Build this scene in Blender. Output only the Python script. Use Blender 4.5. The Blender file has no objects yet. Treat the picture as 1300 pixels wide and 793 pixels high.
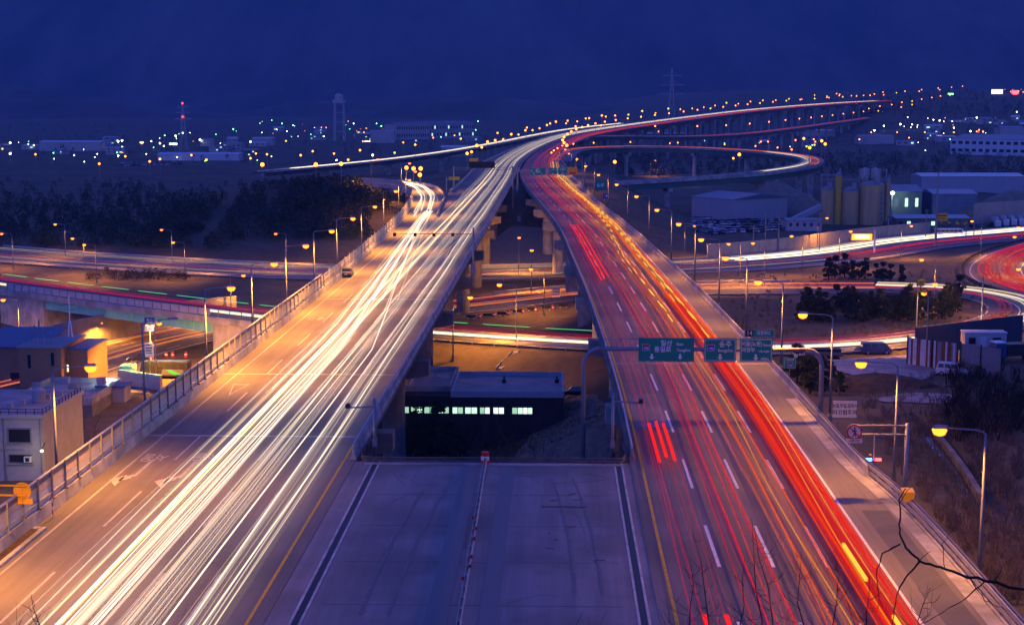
import bpy, bmesh, math, random
import numpy as np
from mathutils import Vector, Matrix

random.seed(7)
rng = np.random.default_rng(7)
SC = bpy.context.scene
COL = SC.collection
R = math.radians

# ------------------------------------------------------------------ camera
F_PX, CX, CY = 1880.0, 650.0, 396.5          # focal length and centre in photograph pixels
CAM_Z = 30.0
PITCH = math.atan(265.5 / F_PX)
YAW = math.atan(58.0 * math.cos(PITCH) / F_PX)
FWD = Vector((-math.sin(YAW) * math.cos(PITCH), math.cos(YAW) * math.cos(PITCH), -math.sin(PITCH)))
RGT = Vector((math.cos(YAW), math.sin(YAW), 0.0))
UPV = RGT.cross(FWD)
CAM = Vector((0.0, 0.0, CAM_Z))
cam_data = bpy.data.cameras.new("camera")
cam = bpy.data.objects.new("camera", cam_data)
COL.objects.link(cam)
cam.matrix_world = Matrix.Translation(CAM) @ Matrix((RGT, UPV, -FWD)).transposed().to_4x4()
cam_data.sensor_width = 36.0
cam_data.lens = 36.0 * F_PX / 1300.0
cam_data.clip_start = 0.5
cam_data.clip_end = 30000.0
SC.camera = cam

# ------------------------------------------------------------------ dusk sky, faint last daylight, exposure
SKY_STRENGTH = 0.1
SKY_TINT = (0.56, 0.90, 4.95, 1.0)
EXPOSURE = 3.0                                # long exposure at dusk
KE = 2.0 ** -EXPOSURE
SUN_EL, SUN_ROT = R(-1.5), R(200)
world = bpy.data.worlds.new("World")
SC.world = world
world.use_nodes = True
wn, wl = world.node_tree.nodes, world.node_tree.links
wn.clear()
sky = wn.new("ShaderNodeTexSky")
sky.sky_type = 'NISHITA'
sky.sun_disc = False
sky.sun_elevation = SUN_EL
sky.sun_rotation = SUN_ROT
mixc = wn.new("ShaderNodeMix"); mixc.data_type = 'RGBA'; mixc.blend_type = 'MULTIPLY'
mixc.inputs[0].default_value = 1.0
mixc.inputs[7].default_value = SKY_TINT
bg = wn.new("ShaderNodeBackground"); bg.inputs[1].default_value = SKY_STRENGTH
wo = wn.new("ShaderNodeOutputWorld")
wl.new(sky.outputs[0], mixc.inputs[6]); wl.new(mixc.outputs[2], bg.inputs[0]); wl.new(bg.outputs[0], wo.inputs[0])
sun_d = bpy.data.lights.new("sun", 'SUN')
sun_d.energy = 0.02
sun_d.angle = R(40)
sun_d.color = (0.45, 0.55, 1.0)
sun = bpy.data.objects.new("sun", sun_d); COL.objects.link(sun)
sun.rotation_euler = (R(55), 0, R(160))
SC.view_settings.view_transform = 'Standard'
SC.view_settings.look = 'None'
SC.view_settings.exposure = EXPOSURE
SC.view_settings.gamma = 1.0
SC.view_settings.use_curve_mapping = False
cy = SC.cycles
cy.use_denoising = True
cy.denoiser = 'OPENIMAGEDENOISE'
cy.denoising_input_passes = 'RGB_ALBEDO_NORMAL'
cy.max_bounces = 5
cy.diffuse_bounces = 2
cy.glossy_bounces = 2
cy.transmission_bounces = 2
cy.volume_bounces = 0
cy.transparent_max_bounces = 110
cy.sample_clamp_indirect = 2.0
cy.caustics_reflective = False
cy.caustics_refractive = False
cy.use_light_tree = True

# ------------------------------------------------------------------ helpers
def W(px, py, d):
    """point seen at photograph pixel (px, py) at camera depth d"""
    return CAM + d * ((px - CX) / F_PX * RGT + (CY - py) / F_PX * UPV + FWD)

def G(px, py, z):
    """point seen at photograph pixel on the level z"""
    r = (px - CX) / F_PX * RGT + (CY - py) / F_PX * UPV + FWD
    return CAM + r * ((z - CAM_Z) / r.z)

def ss(a, b, t):
    t = np.clip((t - a) / (b - a), 0, 1)
    return t * t * (3 - 2 * t)

def lerp(a, b, t):
    return a + (b - a) * t

class MB:
    def __init__(s):
        s.v, s.f, s.mi, s.cur = [], [], [], 0
    def add(s, vs, fs):
        b = len(s.v)
        s.v.extend([tuple(p) for p in vs])
        for f in fs:
            s.f.append(tuple(i + b for i in f)); s.mi.append(s.cur)
        return s
    def box(s, c, d, rz=0.0):
        hx, hy, hz = d[0] / 2, d[1] / 2, d[2] / 2
        ca, sa = math.cos(rz), math.sin(rz)
        vs = []
        for z in (-hz, hz):
            for x, y in ((-hx, -hy), (hx, -hy), (hx, hy), (-hx, hy)):
                vs.append((c[0] + x * ca - y * sa, c[1] + x * sa + y * ca, c[2] + z))
        return s.add(vs, [(3, 2, 1, 0), (4, 5, 6, 7), (0, 1, 5, 4), (1, 2, 6, 5), (2, 3, 7, 6), (3, 0, 4, 7)])
    def beam(s, p, q, w, h, up=(0, 0, 1)):
        p, q = Vector(p), Vector(q)
        t = (q - p).normalized(); u = Vector(up)
        if abs(t.dot(u)) > 0.98: u = Vector((1, 0, 0))
        a = t.cross(u).normalized() * (w / 2); b = a.cross(t).normalized() * (h / 2)
        vs = [p - a - b, p + a - b, p + a + b, p - a + b, q - a - b, q + a - b, q + a + b, q - a + b]
        return s.add(vs, [(3, 2, 1, 0), (4, 5, 6, 7), (0, 1, 5, 4), (1, 2, 6, 5), (2, 3, 7, 6), (3, 0, 4, 7)])
    def tube(s, pts, r, n=8, cap=True):
        pts = [Vector(p) for p in pts]
        rs = r if isinstance(r, (list, tuple)) else [r] * len(pts)
        vs, fs = [], []
        a = None
        for i, p in enumerate(pts):
            t = (pts[min(i + 1, len(pts) - 1)] - pts[max(i - 1, 0)])
            t = t.normalized() if t.length > 1e-9 else Vector((0, 0, 1))
            if a is None:
                u = Vector((0, 0, 1)) if abs(t.z) < 0.95 else Vector((0, 1, 0))
                a = t.cross(u).normalized()
            else:
                a = (a - t * a.dot(t))
                a = a.normalized() if a.length > 1e-6 else t.orthogonal().normalized()
            b = t.cross(a)
            for k in range(n):
                an = 2 * math.pi * k / n + math.pi / n
                vs.append(p + (a * math.cos(an) + b * math.sin(an)) * rs[i])
        for i in range(len(pts) - 1):
            for k in range(n):
                k2 = (k + 1) % n
                fs.append((i * n + k, i * n + k2, (i + 1) * n + k2, (i + 1) * n + k))
        if cap:
            fs.append(tuple(range(n - 1, -1, -1))); m = (len(pts) - 1) * n
            fs.append(tuple(range(m, m + n)))
        return s.add(vs, fs)
    def lathe(s, prof, c, n=16):
        vs, fs = [], []
        for r, z in prof:
            for k in range(n):
                an = 2 * math.pi * k / n
                vs.append((c[0] + r * math.cos(an), c[1] + r * math.sin(an), c[2] + z))
        for i in range(len(prof) - 1):
            for k in range(n):
                k2 = (k + 1) % n
                fs.append((i * n + k, i * n + k2, (i + 1) * n + k2, (i + 1) * n + k))
        fs.append(tuple(range(n - 1, -1, -1))); m = (len(prof) - 1) * n
        fs.append(tuple(range(m, m + n)))
        return s.add(vs, fs)
    def prism(s, poly, z0, z1):
        n = len(poly)
        vs = [(x, y, z0) for x, y in poly] + [(x, y, z1) for x, y in poly]
        fs = [tuple(range(n - 1, -1, -1)), tuple(range(n, 2 * n))]
        fs += [(i, (i + 1) % n, n + (i + 1) % n, n + i) for i in range(n)]
        return s.add(vs, fs)
    def extrude_profile(s, prof, x0, x1):
        """profile in (y,z), extruded along x"""
        n = len(prof)
        vs = [(x0, y, z) for y, z in prof] + [(x1, y, z) for y, z in prof]
        fs = [tuple(range(n)), tuple(range(2 * n - 1, n - 1, -1))]
        fs += [(i, n + i, n + (i + 1) % n, (i + 1) % n) for i in range(n)]
        return s.add(vs, fs)
    def build(s, name, mats, parent=None, smooth=False, origin=None):
        me = bpy.data.meshes.new(name)
        o = Vector(origin) if origin is not None else (parent.location.copy() if parent is not None and parent.get('_w') else Vector((0, 0, 0)))
        if parent is not None and parent.parent is not None and origin is None and parent.parent.get('_w'):
            o = parent.parent.location + parent.location
        me.from_pydata([(v[0] - o.x, v[1] - o.y, v[2] - o.z) for v in s.v], [], s.f)
        if not isinstance(mats, (list, tuple)): mats = [mats]
        for m in mats: me.materials.append(m)
        if len(mats) > 1: me.polygons.foreach_set("material_index", s.mi)
        if smooth: me.polygons.foreach_set("use_smooth", [True] * len(s.f))
        me.update()
        ob = bpy.data.objects.new(name, me)
        COL.objects.link(ob)
        if parent is not None: ob.parent = parent
        elif origin is not None: ob.location = o
        return ob

def tag(o, label=None, cat=None, group=None, kind=None):
    if label: o['label'] = label
    if cat: o['category'] = cat
    if group: o['group'] = group
    if kind: o['kind'] = kind
    return o

def empty(name, loc, label, cat, group=None, rz=0.0, world_coords=True):
    """root of a thing.  world_coords: its parts are modelled in world coordinates (unrotated)"""
    o = bpy.data.objects.new(name, None)
    COL.objects.link(o)
    o.location = loc; o.rotation_euler = (0, 0, rz)
    o.empty_display_size = 0.5
    if world_coords: o['_w'] = 1
    return tag(o, label, cat, group)

def copy_tree(o, parent=None):
    c = o.copy(); COL.objects.link(c)
    if parent is not None: c.parent = parent
    for ch in list(o.children): copy_tree(ch, c)
    return c

WORDS = "first second third fourth fifth sixth seventh eighth ninth tenth eleventh twelfth thirteenth fourteenth fifteenth sixteenth seventeenth eighteenth nineteenth twentieth".split()
def nth(i):
    if i < 20: return WORDS[i]
    tens = {2: "twenty", 3: "thirty", 4: "forty", 5: "fifty", 6: "sixty", 7: "seventy", 8: "eighty"}
    tenth = {2: "twentieth", 3: "thirtieth", 4: "fortieth", 5: "fiftieth", 6: "sixtieth", 7: "seventieth", 8: "eightieth"}
    n = i + 1
    return tenth[n // 10] if n % 10 == 0 else tens[n // 10] + "-" + WORDS[n % 10 - 1]

# ------------------------------------------------------------------ materials
def mat(name, c, rough=0.8, metal=0.0, noise=0.0, scale=1.0, c2=None, stretch=(1, 1, 1), bump=0.0, spec=0.3, detail=5.0, c3=None, scale3=0.05, amt3=0.5):
    m = bpy.data.materials.new(name); m.use_nodes = True
    nt = m.node_tree; n, l = nt.nodes, nt.links
    b = n["Principled BSDF"]
    b.inputs["Roughness"].default_value = rough
    b.inputs["Metallic"].default_value = metal
    b.inputs["Specular IOR Level"].default_value = spec
    c = tuple(c) + (1,)
    if noise <= 0 and c2 is None:
        b.inputs["Base Color"].default_value = c
    else:
        tc = n.new("ShaderNodeTexCoord"); mp = n.new("ShaderNodeMapping")
        mp.inputs["Scale"].default_value = stretch
        nz = n.new("ShaderNodeTexNoise"); nz.inputs["Scale"].default_value = scale; nz.inputs["Detail"].default_value = detail
        nz.inputs["Roughness"].default_value = 0.65
        l.new(tc.outputs["Object"], mp.inputs[0]); l.new(mp.outputs[0], nz.inputs["Vector"])
        rp = n.new("ShaderNodeValToRGB")
        d = tuple(c2) + (1,) if c2 is not None else tuple(max(0, x * (1 - noise)) for x in c[:3]) + (1,)
        u = c if c2 is not None else tuple(min(1, x * (1 + noise)) for x in c[:3]) + (1,)
        rp.color_ramp.elements[0].position = 0.32; rp.color_ramp.elements[0].color = d
        rp.color_ramp.elements[1].position = 0.68; rp.color_ramp.elements[1].color = u
        l.new(nz.outputs["Fac"], rp.inputs[0])
        out = rp.outputs[0]
        if c3 is not None:
            n3 = n.new("ShaderNodeTexNoise"); n3.inputs["Scale"].default_value = scale3; n3.inputs["Detail"].default_value = 4
            l.new(tc.outputs["Object"], n3.inputs["Vector"])
            r3 = n.new("ShaderNodeValToRGB"); r3.color_ramp.elements[0].position = 0.45; r3.color_ramp.elements[1].position = 0.62
            l.new(n3.outputs["Fac"], r3.inputs[0])
            ml = n.new("ShaderNodeMath"); ml.operation = 'MULTIPLY'; ml.inputs[1].default_value = amt3
            l.new(r3.outputs[0], ml.inputs[0])
            mx = n.new("ShaderNodeMix"); mx.data_type = 'RGBA'
            l.new(ml.outputs[0], mx.inputs[0]); l.new(out, mx.inputs[6]); mx.inputs[7].default_value = tuple(c3) + (1,)
            out = mx.outputs[2]
        l.new(out, b.inputs["Base Color"])
        if bump > 0:
            bp = n.new("ShaderNodeBump"); bp.inputs["Strength"].default_value = bump; bp.inputs["Distance"].default_value = 0.05
            l.new(nz.outputs["Fac"], bp.inputs["Height"]); l.new(bp.outputs[0], b.inputs["Normal"])
    return m

def emis(name, c, s, additive=False, sampling='NONE', cover=None):
    m = bpy.data.materials.new(name); m.use_nodes = True
    nt = m.node_tree; n, l = nt.nodes, nt.links
    n.clear()
    e = n.new("ShaderNodeEmission"); e.inputs[0].default_value = tuple(c) + (1,); e.inputs[1].default_value = s * KE
    o = n.new("ShaderNodeOutputMaterial")
    if additive:
        t = n.new("ShaderNodeBsdfTransparent")
        if cover is None:
            a = n.new("ShaderNodeAddShader"); l.new(t.outputs[0], a.inputs[0]); l.new(e.outputs[0], a.inputs[1])
        else:
            a = n.new("ShaderNodeMixShader"); a.inputs[0].default_value = cover; l.new(t.outputs[0], a.inputs[1]); l.new(e.outputs[0], a.inputs[2])
        l.new(a.outputs[0], o.inputs[0])
    else:
        l.new(e.outputs[0], o.inputs[0])
    m.cycles.emission_sampling = sampling
    return m

M = {}
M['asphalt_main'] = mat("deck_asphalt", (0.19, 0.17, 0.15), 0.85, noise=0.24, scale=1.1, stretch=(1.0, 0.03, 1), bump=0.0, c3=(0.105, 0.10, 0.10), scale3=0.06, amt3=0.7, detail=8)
M['slab'] = mat("slab_concrete", (0.225, 0.22, 0.22), 0.85, noise=0.2, scale=0.8, stretch=(1.0, 0.035, 1), c3=(0.12, 0.118, 0.115), scale3=0.13, amt3=0.6, detail=8)
M['asphalt'] = mat("road_asphalt", (0.11, 0.105, 0.105), 0.85, noise=0.2, scale=0.3, c3=(0.07, 0.07, 0.07), scale3=0.06, amt3=0.5)
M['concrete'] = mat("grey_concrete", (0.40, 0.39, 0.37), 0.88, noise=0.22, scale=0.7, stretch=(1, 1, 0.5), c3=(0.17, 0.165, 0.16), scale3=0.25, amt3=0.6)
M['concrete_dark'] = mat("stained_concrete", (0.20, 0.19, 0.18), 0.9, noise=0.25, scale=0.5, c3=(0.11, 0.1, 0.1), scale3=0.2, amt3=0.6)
M['white_paint'] = mat("white_road_paint", (0.72, 0.72, 0.70), 0.7, noise=0.12, scale=2.0)
M['faded_paint'] = mat("faded_road_paint", (0.36, 0.35, 0.33), 0.75, noise=0.25, scale=1.5)
M['yellow_paint'] = mat("yellow_road_paint", (0.62, 0.38, 0.03), 0.7, noise=0.2, scale=2.0)
M['galv'] = mat("galvanised_steel", (0.42, 0.42, 0.43), 0.45, metal=0.5, noise=0.12, scale=3.0)
M['pole'] = mat("grey_pole_paint", (0.24, 0.25, 0.27), 0.5, metal=0.3, noise=0.1, scale=2.0)
M['dark'] = mat("dark_metal", (0.035, 0.035, 0.04), 0.5, metal=0.2)
M['green_steel'] = mat("turquoise_girder_paint", (0.20, 0.60, 0.50), 0.55, noise=0.12, scale=0.6, stretch=(1, 1, 0.3))
M['panel_grey'] = mat("pale_barrier_panel", (0.46, 0.45, 0.47), 0.55, noise=0.08, scale=1.2)
M['rail_purple'] = mat("dark_blue_rail_paint", (0.09, 0.085, 0.16), 0.5, noise=0.1, scale=2)
M['panel_tan'] = mat("tan_barrier_panel", (0.50, 0.40, 0.32), 0.6, noise=0.1, scale=1.5)
M['green_sign'] = mat("green_sign_sheet", (0.010, 0.27, 0.155), 0.5)
M['white_sign'] = mat("white_sign_sheet", (0.80, 0.80, 0.78), 0.5)
M['cream_sign'] = mat("cream_sign_sheet", (0.72, 0.62, 0.46), 0.55)
M['brown_sign'] = mat("brown_sign_sheet", (0.05, 0.025, 0.01), 0.5)
M['blue_sign'] = mat("blue_sign_sheet", (0.012, 0.035, 0.32), 0.5)
M['red_sign'] = mat("red_sign_sheet", (0.55, 0.02, 0.02), 0.5)
M['yellow_sign'] = mat("yellow_sign_paint", (0.75, 0.42, 0.02), 0.5, noise=0.06, scale=2)
M['orange_sign'] = mat("orange_sign_sheet", (0.85, 0.32, 0.02), 0.5)
M['black'] = mat("black_paint", (0.012, 0.012, 0.013), 0.5)
M['grass'] = mat("winter_grass", (0.155, 0.115, 0.068), 0.95, c2=(0.075, 0.058, 0.04), scale=0.3, detail=10, c3=(0.05, 0.048, 0.032), scale3=0.035, amt3=0.65, bump=0.4)
M['hill'] = mat("mountain_woods", (0.12, 0.105, 0.09), 0.95, c2=(0.028, 0.029, 0.024), scale=0.0045, stretch=(1, 0.3, 0.3), detail=10)
M['bark'] = mat("bare_bark", (0.13, 0.10, 0.08), 0.9, noise=0.3, scale=4)
M['bark_dark'] = mat("dark_bark", (0.022, 0.018, 0.016), 0.9)
M['needles'] = mat("pine_needles", (0.066, 0.080, 0.046), 0.9, c2=(0.022, 0.032, 0.018), scale=0.9)
M['lamp_lens'] = emis("sodium_lens", (1.0, 0.22, 0.018), 4.5)
M['lens_white'] = emis("white_lamp_lens", (0.85, 1.0, 0.85), 80.0)
M['lens_green'] = emis("greenish_lamp_lens", (0.5, 1.0, 0.55), 60.0)
M['lens_red'] = emis("red_lamp_lens", (1.0, 0.02, 0.02), 20.0)
M['lens_blue'] = emis("blue_lamp_lens", (0.03, 0.15, 1.0), 20.0)
M['window_lit'] = emis("lit_window", (0.62, 1.0, 0.72), 1.3, sampling='AUTO')
M['window_dark'] = mat("dark_window_glass", (0.02, 0.022, 0.03), 0.15, spec=0.6)
M['glass_house'] = mat("snow_film", (0.55, 0.56, 0.58), 0.5, noise=0.2, scale=0.3)

# ------------------------------------------------------------------ road lines
class Road:
    def __init__(s, pts, step=4.0):
        P = [Vector(p) for p in pts]
        P = [P[0] * 2 - P[1]] + P + [P[-1] * 2 - P[-2]]
        out = []
        for i in range(1, len(P) - 2):
            a, b, c, d = P[i - 1], P[i], P[i + 1], P[i + 2]
            # centripetal-ish: use chord-scaled tangents
            L = (c - b).length
            t1 = ((c - b) / max((c - b).length, 1e-6) + (b - a) / max((b - a).length, 1e-6)) * 0.5
            t2 = ((d - c) / max((d - c).length, 1e-6) + (c - b) / max((c - b).length, 1e-6)) * 0.5
            t1 *= L; t2 *= L
            n = max(2, int(L / step))
            for k in range(n):
                t = k / n
                h00 = 2 * t**3 - 3 * t**2 + 1; h10 = t**3 - 2 * t**2 + t; h01 = -2 * t**3 + 3 * t**2; h11 = t**3 - t**2
                out.append(b * h00 + t1 * h10 + c * h01 + t2 * h11)
        out.append(P[-2])
        s.p = np.array([[v.x, v.y, v.z] for v in out])
        d = np.linalg.norm(np.diff(s.p[:, :2], axis=0), axis=1)
        s.s = np.concatenate([[0], np.cumsum(d)])
        s.len = s.s[-1]
        t = np.gradient(s.p[:, :2], axis=0)
        t /= np.linalg.norm(t, axis=1)[:, None]
        s.n = np.stack([t[:, 1], -t[:, 0]], 1)      # to the right of travel along the line
    def base(s, q):
        q = np.asarray(q, float)
        P = np.stack([np.interp(q, s.s, s.p[:, k]) for k in range(3)], -1)
        N = np.stack([np.interp(q, s.s, s.n[:, k]) for k in range(2)], -1)
        N /= np.linalg.norm(N, axis=-1)[..., None]
        return P, N
    def at(s, q, off=0.0, dz=0.0):
        P, N = s.base(q)
        o = np.asarray(off, float)[..., None]
        P = P.copy()
        P[..., :2] += N * o
        P[..., 2] += dz
        return P
    def pt(s, q, off=0.0, dz=0.0):
        return Vector(s.at(np.array([q]), np.array([off]), dz)[0])
    def head(s, q):
        P, N = s.base(np.array([q]))
        return math.atan2(N[0][1], N[0][0])          # rotation that turns +X to the road's right
    def s_at_y(s, y):
        i = int(np.argmax(s.p[:, 1] >= y))
        return float(np.interp(y, s.p[max(i - 1, 0):i + 1, 1], s.s[max(i - 1, 0):i + 1])) if i > 0 else 0.0
    def samples(s, a, b, near=6.0):
        q = s.s[(s.s > a + 0.5) & (s.s < b - 0.5)]
        return np.concatenate([[a], q, [b]])

def fval(f, q):
    return np.asarray(f(q) if callable(f) else np.full(len(q), float(f)))

def strip(mb, road, a, b, o1, o2, dz, every=1):
    """flat strip between two offsets"""
    q = road.samples(a, b)[::every] if every > 1 else road.samples(a, b)
    A = road.at(q, fval(o1, q), dz); B = road.at(q, fval(o2, q), dz)
    n = len(q)
    mb.add(list(map(tuple, A)) + list(map(tuple, B)), [(i, n + i, n + i + 1, i + 1) for i in range(n - 1)])

def sweep(mb, road, a, b, prof, off=0.0):
    """closed cross section prof [(offset, z)] (counter-clockwise seen along the road) swept along the road"""
    q = road.samples(a, b); o = fval(off, q)
    n, m = len(q), len(prof)
    rings = [road.at(q, o + pr[0], pr[1]) for pr in prof]
    vs = [tuple(rings[k][i]) for i in range(n) for k in range(m)]
    fs = [(i * m + k, (i + 1) * m + k, (i + 1) * m + (k + 1) % m, i * m + (k + 1) % m) for i in range(n - 1) for k in range(m)]
    fs += [tuple(range(m)), tuple(range((n - 1) * m + m - 1, (n - 1) * m - 1, -1))]
    mb.add(vs, fs)

# far shared alignment (the two carriageways run side by side and curve to the right, climbing)
far = [W(660, 214, 690), W(671.5, 199, 838), W(690, 187.5, 950), W(712, 178, 1073), W(740, 170, 1199), W(790, 162, 1340), W(866, 151.5, 1519), W(966, 139.5, 1780), W(1066, 131.5, 2000), W(1120, 128.6, 2120)]
farR = Road(far, 8)
def far_off(o, idx0=0):
    q = np.linspace(0, farR.len, 14)
    return [tuple(v) for v in farR.at(q, np.full(len(q), o))]
LEFT = Road([(-18, 30, 0), (-18, 150, 0), (-18, 300, 0), (-18, 420, 0), (-18.0, 520, 0), (-18.3, 610, 0)] + far_off(-1.8), 5)
RIGHT = Road([(7.1, 30, 0), (7.1, 90, 0), (7.1, 150, 0), (6.4, 190, 0), (5.2, 236, 0), (3.5, 286, 0), (1.2, 350, 0), (-3.8, 431, 0), (-10.5, 530, 0), (-15.0, 630, 0)] + far_off(1.8), 5)
sG = LEFT.s_at_y(122)                 # where the median slab ends
sGR = RIGHT.s_at_y(122)
L_far = LEFT.s_at_y(690); R_far = RIGHT.s_at_y(690)

def left_out(q):      # outer (left) edge offset of the left carriageway
    return np.interp(q, [0, LEFT.s_at_y(420), LEFT.s_at_y(480), LEFT.s_at_y(660), LEFT.s_at_y(800), LEFT.s_at_y(950), LEFT.len], [-19.6, -19.6, -18.6, -19.5, -18.5, -15.5, -13.5])
def right_out(q):     # outer (right) edge offset of the right carriageway
    ys = [30, 90, 150, 190, 236, 286, 350, 431, 558, 662, 760, 860, 1000]
    xs = [18.7, 18.6, 18.3, 18.0, 18.0, 17.6, 17.0, 17.3, 20.8, 20.8, 19.5, 15.5, 13.5]
    return np.interp(q, [RIGHT.s_at_y(y) for y in ys] + [RIGHT.len], xs + [13.5])

# off-ramp joining from the left, behind the pine mound
RAMP = Road([(-33.8, 300, 0.0), (-34.6, 360, 0.0), (-37.5, 420, 0), (-43.5, 490, 0), (-55.0, 545, 0), (-72, 570, -0.3), (-92, 577, -1.5)], 5)
# left fence base line (follows the carriageway, then the ramp)
FENCE = Road([(-37.5, 60, 0), (-37.5, 150, 0), (-37.6, 256, 0), (-38.2, 297, 0), (-39.2, 352, 0), (-42.2, 419, 0), (-48.5, 486, 0), (-60, 534, 0), (-77, 558, -0.3)], 3)
# far branch to the left
BRANCH = Road([W(330, 219, 900), W(380, 214.5, 930), W(433, 209.5, 960), W(500, 202.5, 1000), W(566, 193.5, 1050), W(625, 183.5, 1110), W(680, 172.5, 1190), W(725, 164.8, 1290), W(790, 157.5, 1420)], 10)
# loop ramp on the right
LOOP = Road([W(712, 205, 790), W(719, 197, 865), W(733, 190.5, 925), W(765, 188, 965), W(820, 187, 985), W(880, 188.5, 985), W(945, 192, 950), W(1000, 197, 880), W(1028, 202.5, 810), W(1026, 210, 740), W(995, 216.5, 692), W(940, 223, 668), W(870, 228, 660), W(800, 232.5, 655), W(750, 235, 652), W(690, 238, 655)], 6)
# second ramp to the right, further away
RAMP2 = Road([W(735, 178, 1080), W(752, 174, 1180), W(800, 173.5, 1230), W(860, 174, 1270), W(930, 171.5, 1370), W(1005, 163.5, 1560), W(1060, 156, 1800), W(1110, 149, 2050)], 10)
# road through the valley, far right to far left (two carriageways)
ROAD_A = Road([G(-60, 318, -17), G(60, 328, -17), G(216, 338, -17), G(390, 346, -17), G(560, 348, -17), G(713, 345, -17), G(870, 340, -17), G(1033, 328, -17), G(1166, 309, -17), G(1300, 297, -17), G(1420, 287, -17)], 6)
# road under the overpass, between the decks, into the loop on the right and back over the overpass
ROAD_B = Road([G(-60, 500, -18), G(60, 472, -18), G(180, 438, -18), G(280, 418, -18), G(400, 407, -17.5), G(583, 389, -16.5), G(733, 373, -15.5), G(870, 367.5, -14.5), G(1010, 366, -13.5), G(1110, 366, -13)], 5)
ROAD_C = Road([G(-90, 345, -10.5), G(0, 360, -10.5), G(120, 376, -10.5), G(240, 391, -10.5), G(330, 402, -10.5), G(450, 415, -11), G(620, 428, -11.2), G(750, 436, -11.2), G(900, 441, -11.2), G(1040, 440, -11.2), G(1150, 431, -11.2), G(1245, 416, -11.4), G(1292, 399, -11.8), G(1276, 382, -12.3), G(1205, 370, -12.8), G(1110, 366, -13)], 5)
# red loop at the right edge
ROAD_D = Road([G(1420, 285, -14.5), G(1340, 306, -14.5), G(1283, 324, -14), G(1263, 341, -13.6), G(1275, 357, -13.2), G(1325, 374, -13), G(1400, 392, -13)], 4)

# ------------------------------------------------------------------ terrain height
def H(x, y):
    x = np.asarray(x, float); y = np.asarray(y, float)
    x, y = np.broadcast_arrays(x, y)
    z = np.full(x.shape, -18.0)
    # right-hand bench beside the right carriageway, sloping down away from the camera
    hr = np.interp(y, [0, 105, 140, 200, 262, 330, 420, 480], [-1.6, -2.0, -4.5, -8.5, -11.6, -13, -15.5, -18])
    bank = ss(-13 + 6 * ss(200, 260, y), 17, x)
    z = np.where(x > -60, z + (hr - z) * np.where(y > 118, bank, ss(-60, -40, x)), z)
    z = np.where((x > -60) & (x < 30) & (y <= 145), lerp(z, -1.7, (1 - ss(121, 147 , y)) * ss(-49, -39.5, x)), z)
    # gully and mound relief on the right
    z += np.where(x > 30, -3.2 * np.exp(-((x - (44 - (y - 110) * 0.05)) / 5.0) ** 2) * ss(90, 105, y) * (1 - ss(150, 175, y)), 0)
    z += 1.8 * np.exp(-(((x - 55) / 12) ** 2 + ((y - 176) / 5) ** 2)) 
    z += ss(40, 80, x) * (1 - ss(170, 195, y)) * 3.0
    # embankment of the left carriageway by the overpass
    z = np.maximum(z, -18 + 16.0 * ss(-62, -39, x) * (1 - ss(-14, -4, x)) * ss(205, 232, y) * (1 - ss(262, 276, y)) * np.where(x < -37, 1, 0.0))
    # embankment at the far abutment where the two decks meet
    z = np.maximum(z, -18 + 16.4 * ss(436, 575, y) * (1 - ss(720, 800, y)) * ss(-95, -46, x) * (1 - ss(12, 60, x)))
    # pine mound left of the off-ramp
    z = np.maximum(z, -18 + 16.2 * np.exp(-((x + 98) / 62) ** 2 - ((y - 560) / 85) ** 2))
    z += 5.0 * np.exp(-((x + 260) / 160) ** 2 - ((y - 640) / 120) ** 2)
    # near hillside under the camera
    z = np.maximum(z, 26.0 - 0.43 * y - np.maximum(0, np.abs(x) - 60) * 0.25)
    # far right rise carrying the lit road
    z += 62 * ss(120, 620, x + (y - 1400) * 0.1) * ss(1500, 2500, y)
    z += 14 * ss(2300, 3400, y)
    # small bumps
    z += 0.35 * np.sin(x * 0.21 + 1.3 * np.sin(y * 0.11)) * np.sin(y * 0.17 + x * 0.05) * ss(0, 30, np.abs(x) - 20)
    return z

CORR = [(ROAD_A, 17.0, 0.35, None), (ROAD_B, 13.0, 0.35, None), (ROAD_C, 9.0, 0.35, (-400, -72, -38)), (ROAD_D, 9.0, 0.3, None)]
def HT(x, y):
    x = np.atleast_1d(np.asarray(x, float)); y = np.atleast_1d(np.asarray(y, float))
    sh = x.shape
    x, y = x.ravel(), y.ravel()
    z = H(x, y)
    for road, hw, drop, cut in CORR:
        P = road.p[::2]
        if cut is not None:
            P = P[(P[:, 0] > cut[2]) | (P[:, 0] < -165)]
        lo, hi = P[:, :2].min(0) - hw - 20, P[:, :2].max(0) + hw + 20
        I = np.nonzero((x > lo[0]) & (x < hi[0]) & (y > lo[1]) & (y < hi[1]))[0]
        for j in range(0, len(I), 4000):
            ii = I[j:j + 4000]
            d = np.hypot(x[ii][:, None] - P[None, :, 0], y[ii][:, None] - P[None, :, 1])
            k = d.argmin(1); dm = d[np.arange(len(ii)), k]
            w = 1 - ss(hw + 1.5, hw + 13, dm)
            z[ii] = z[ii] * (1 - w) + (P[k, 2] - drop) * w
    return z.reshape(sh)

def hz(x, y):
    return float(HT(np.array([x]), np.array([y]))[0])

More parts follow.
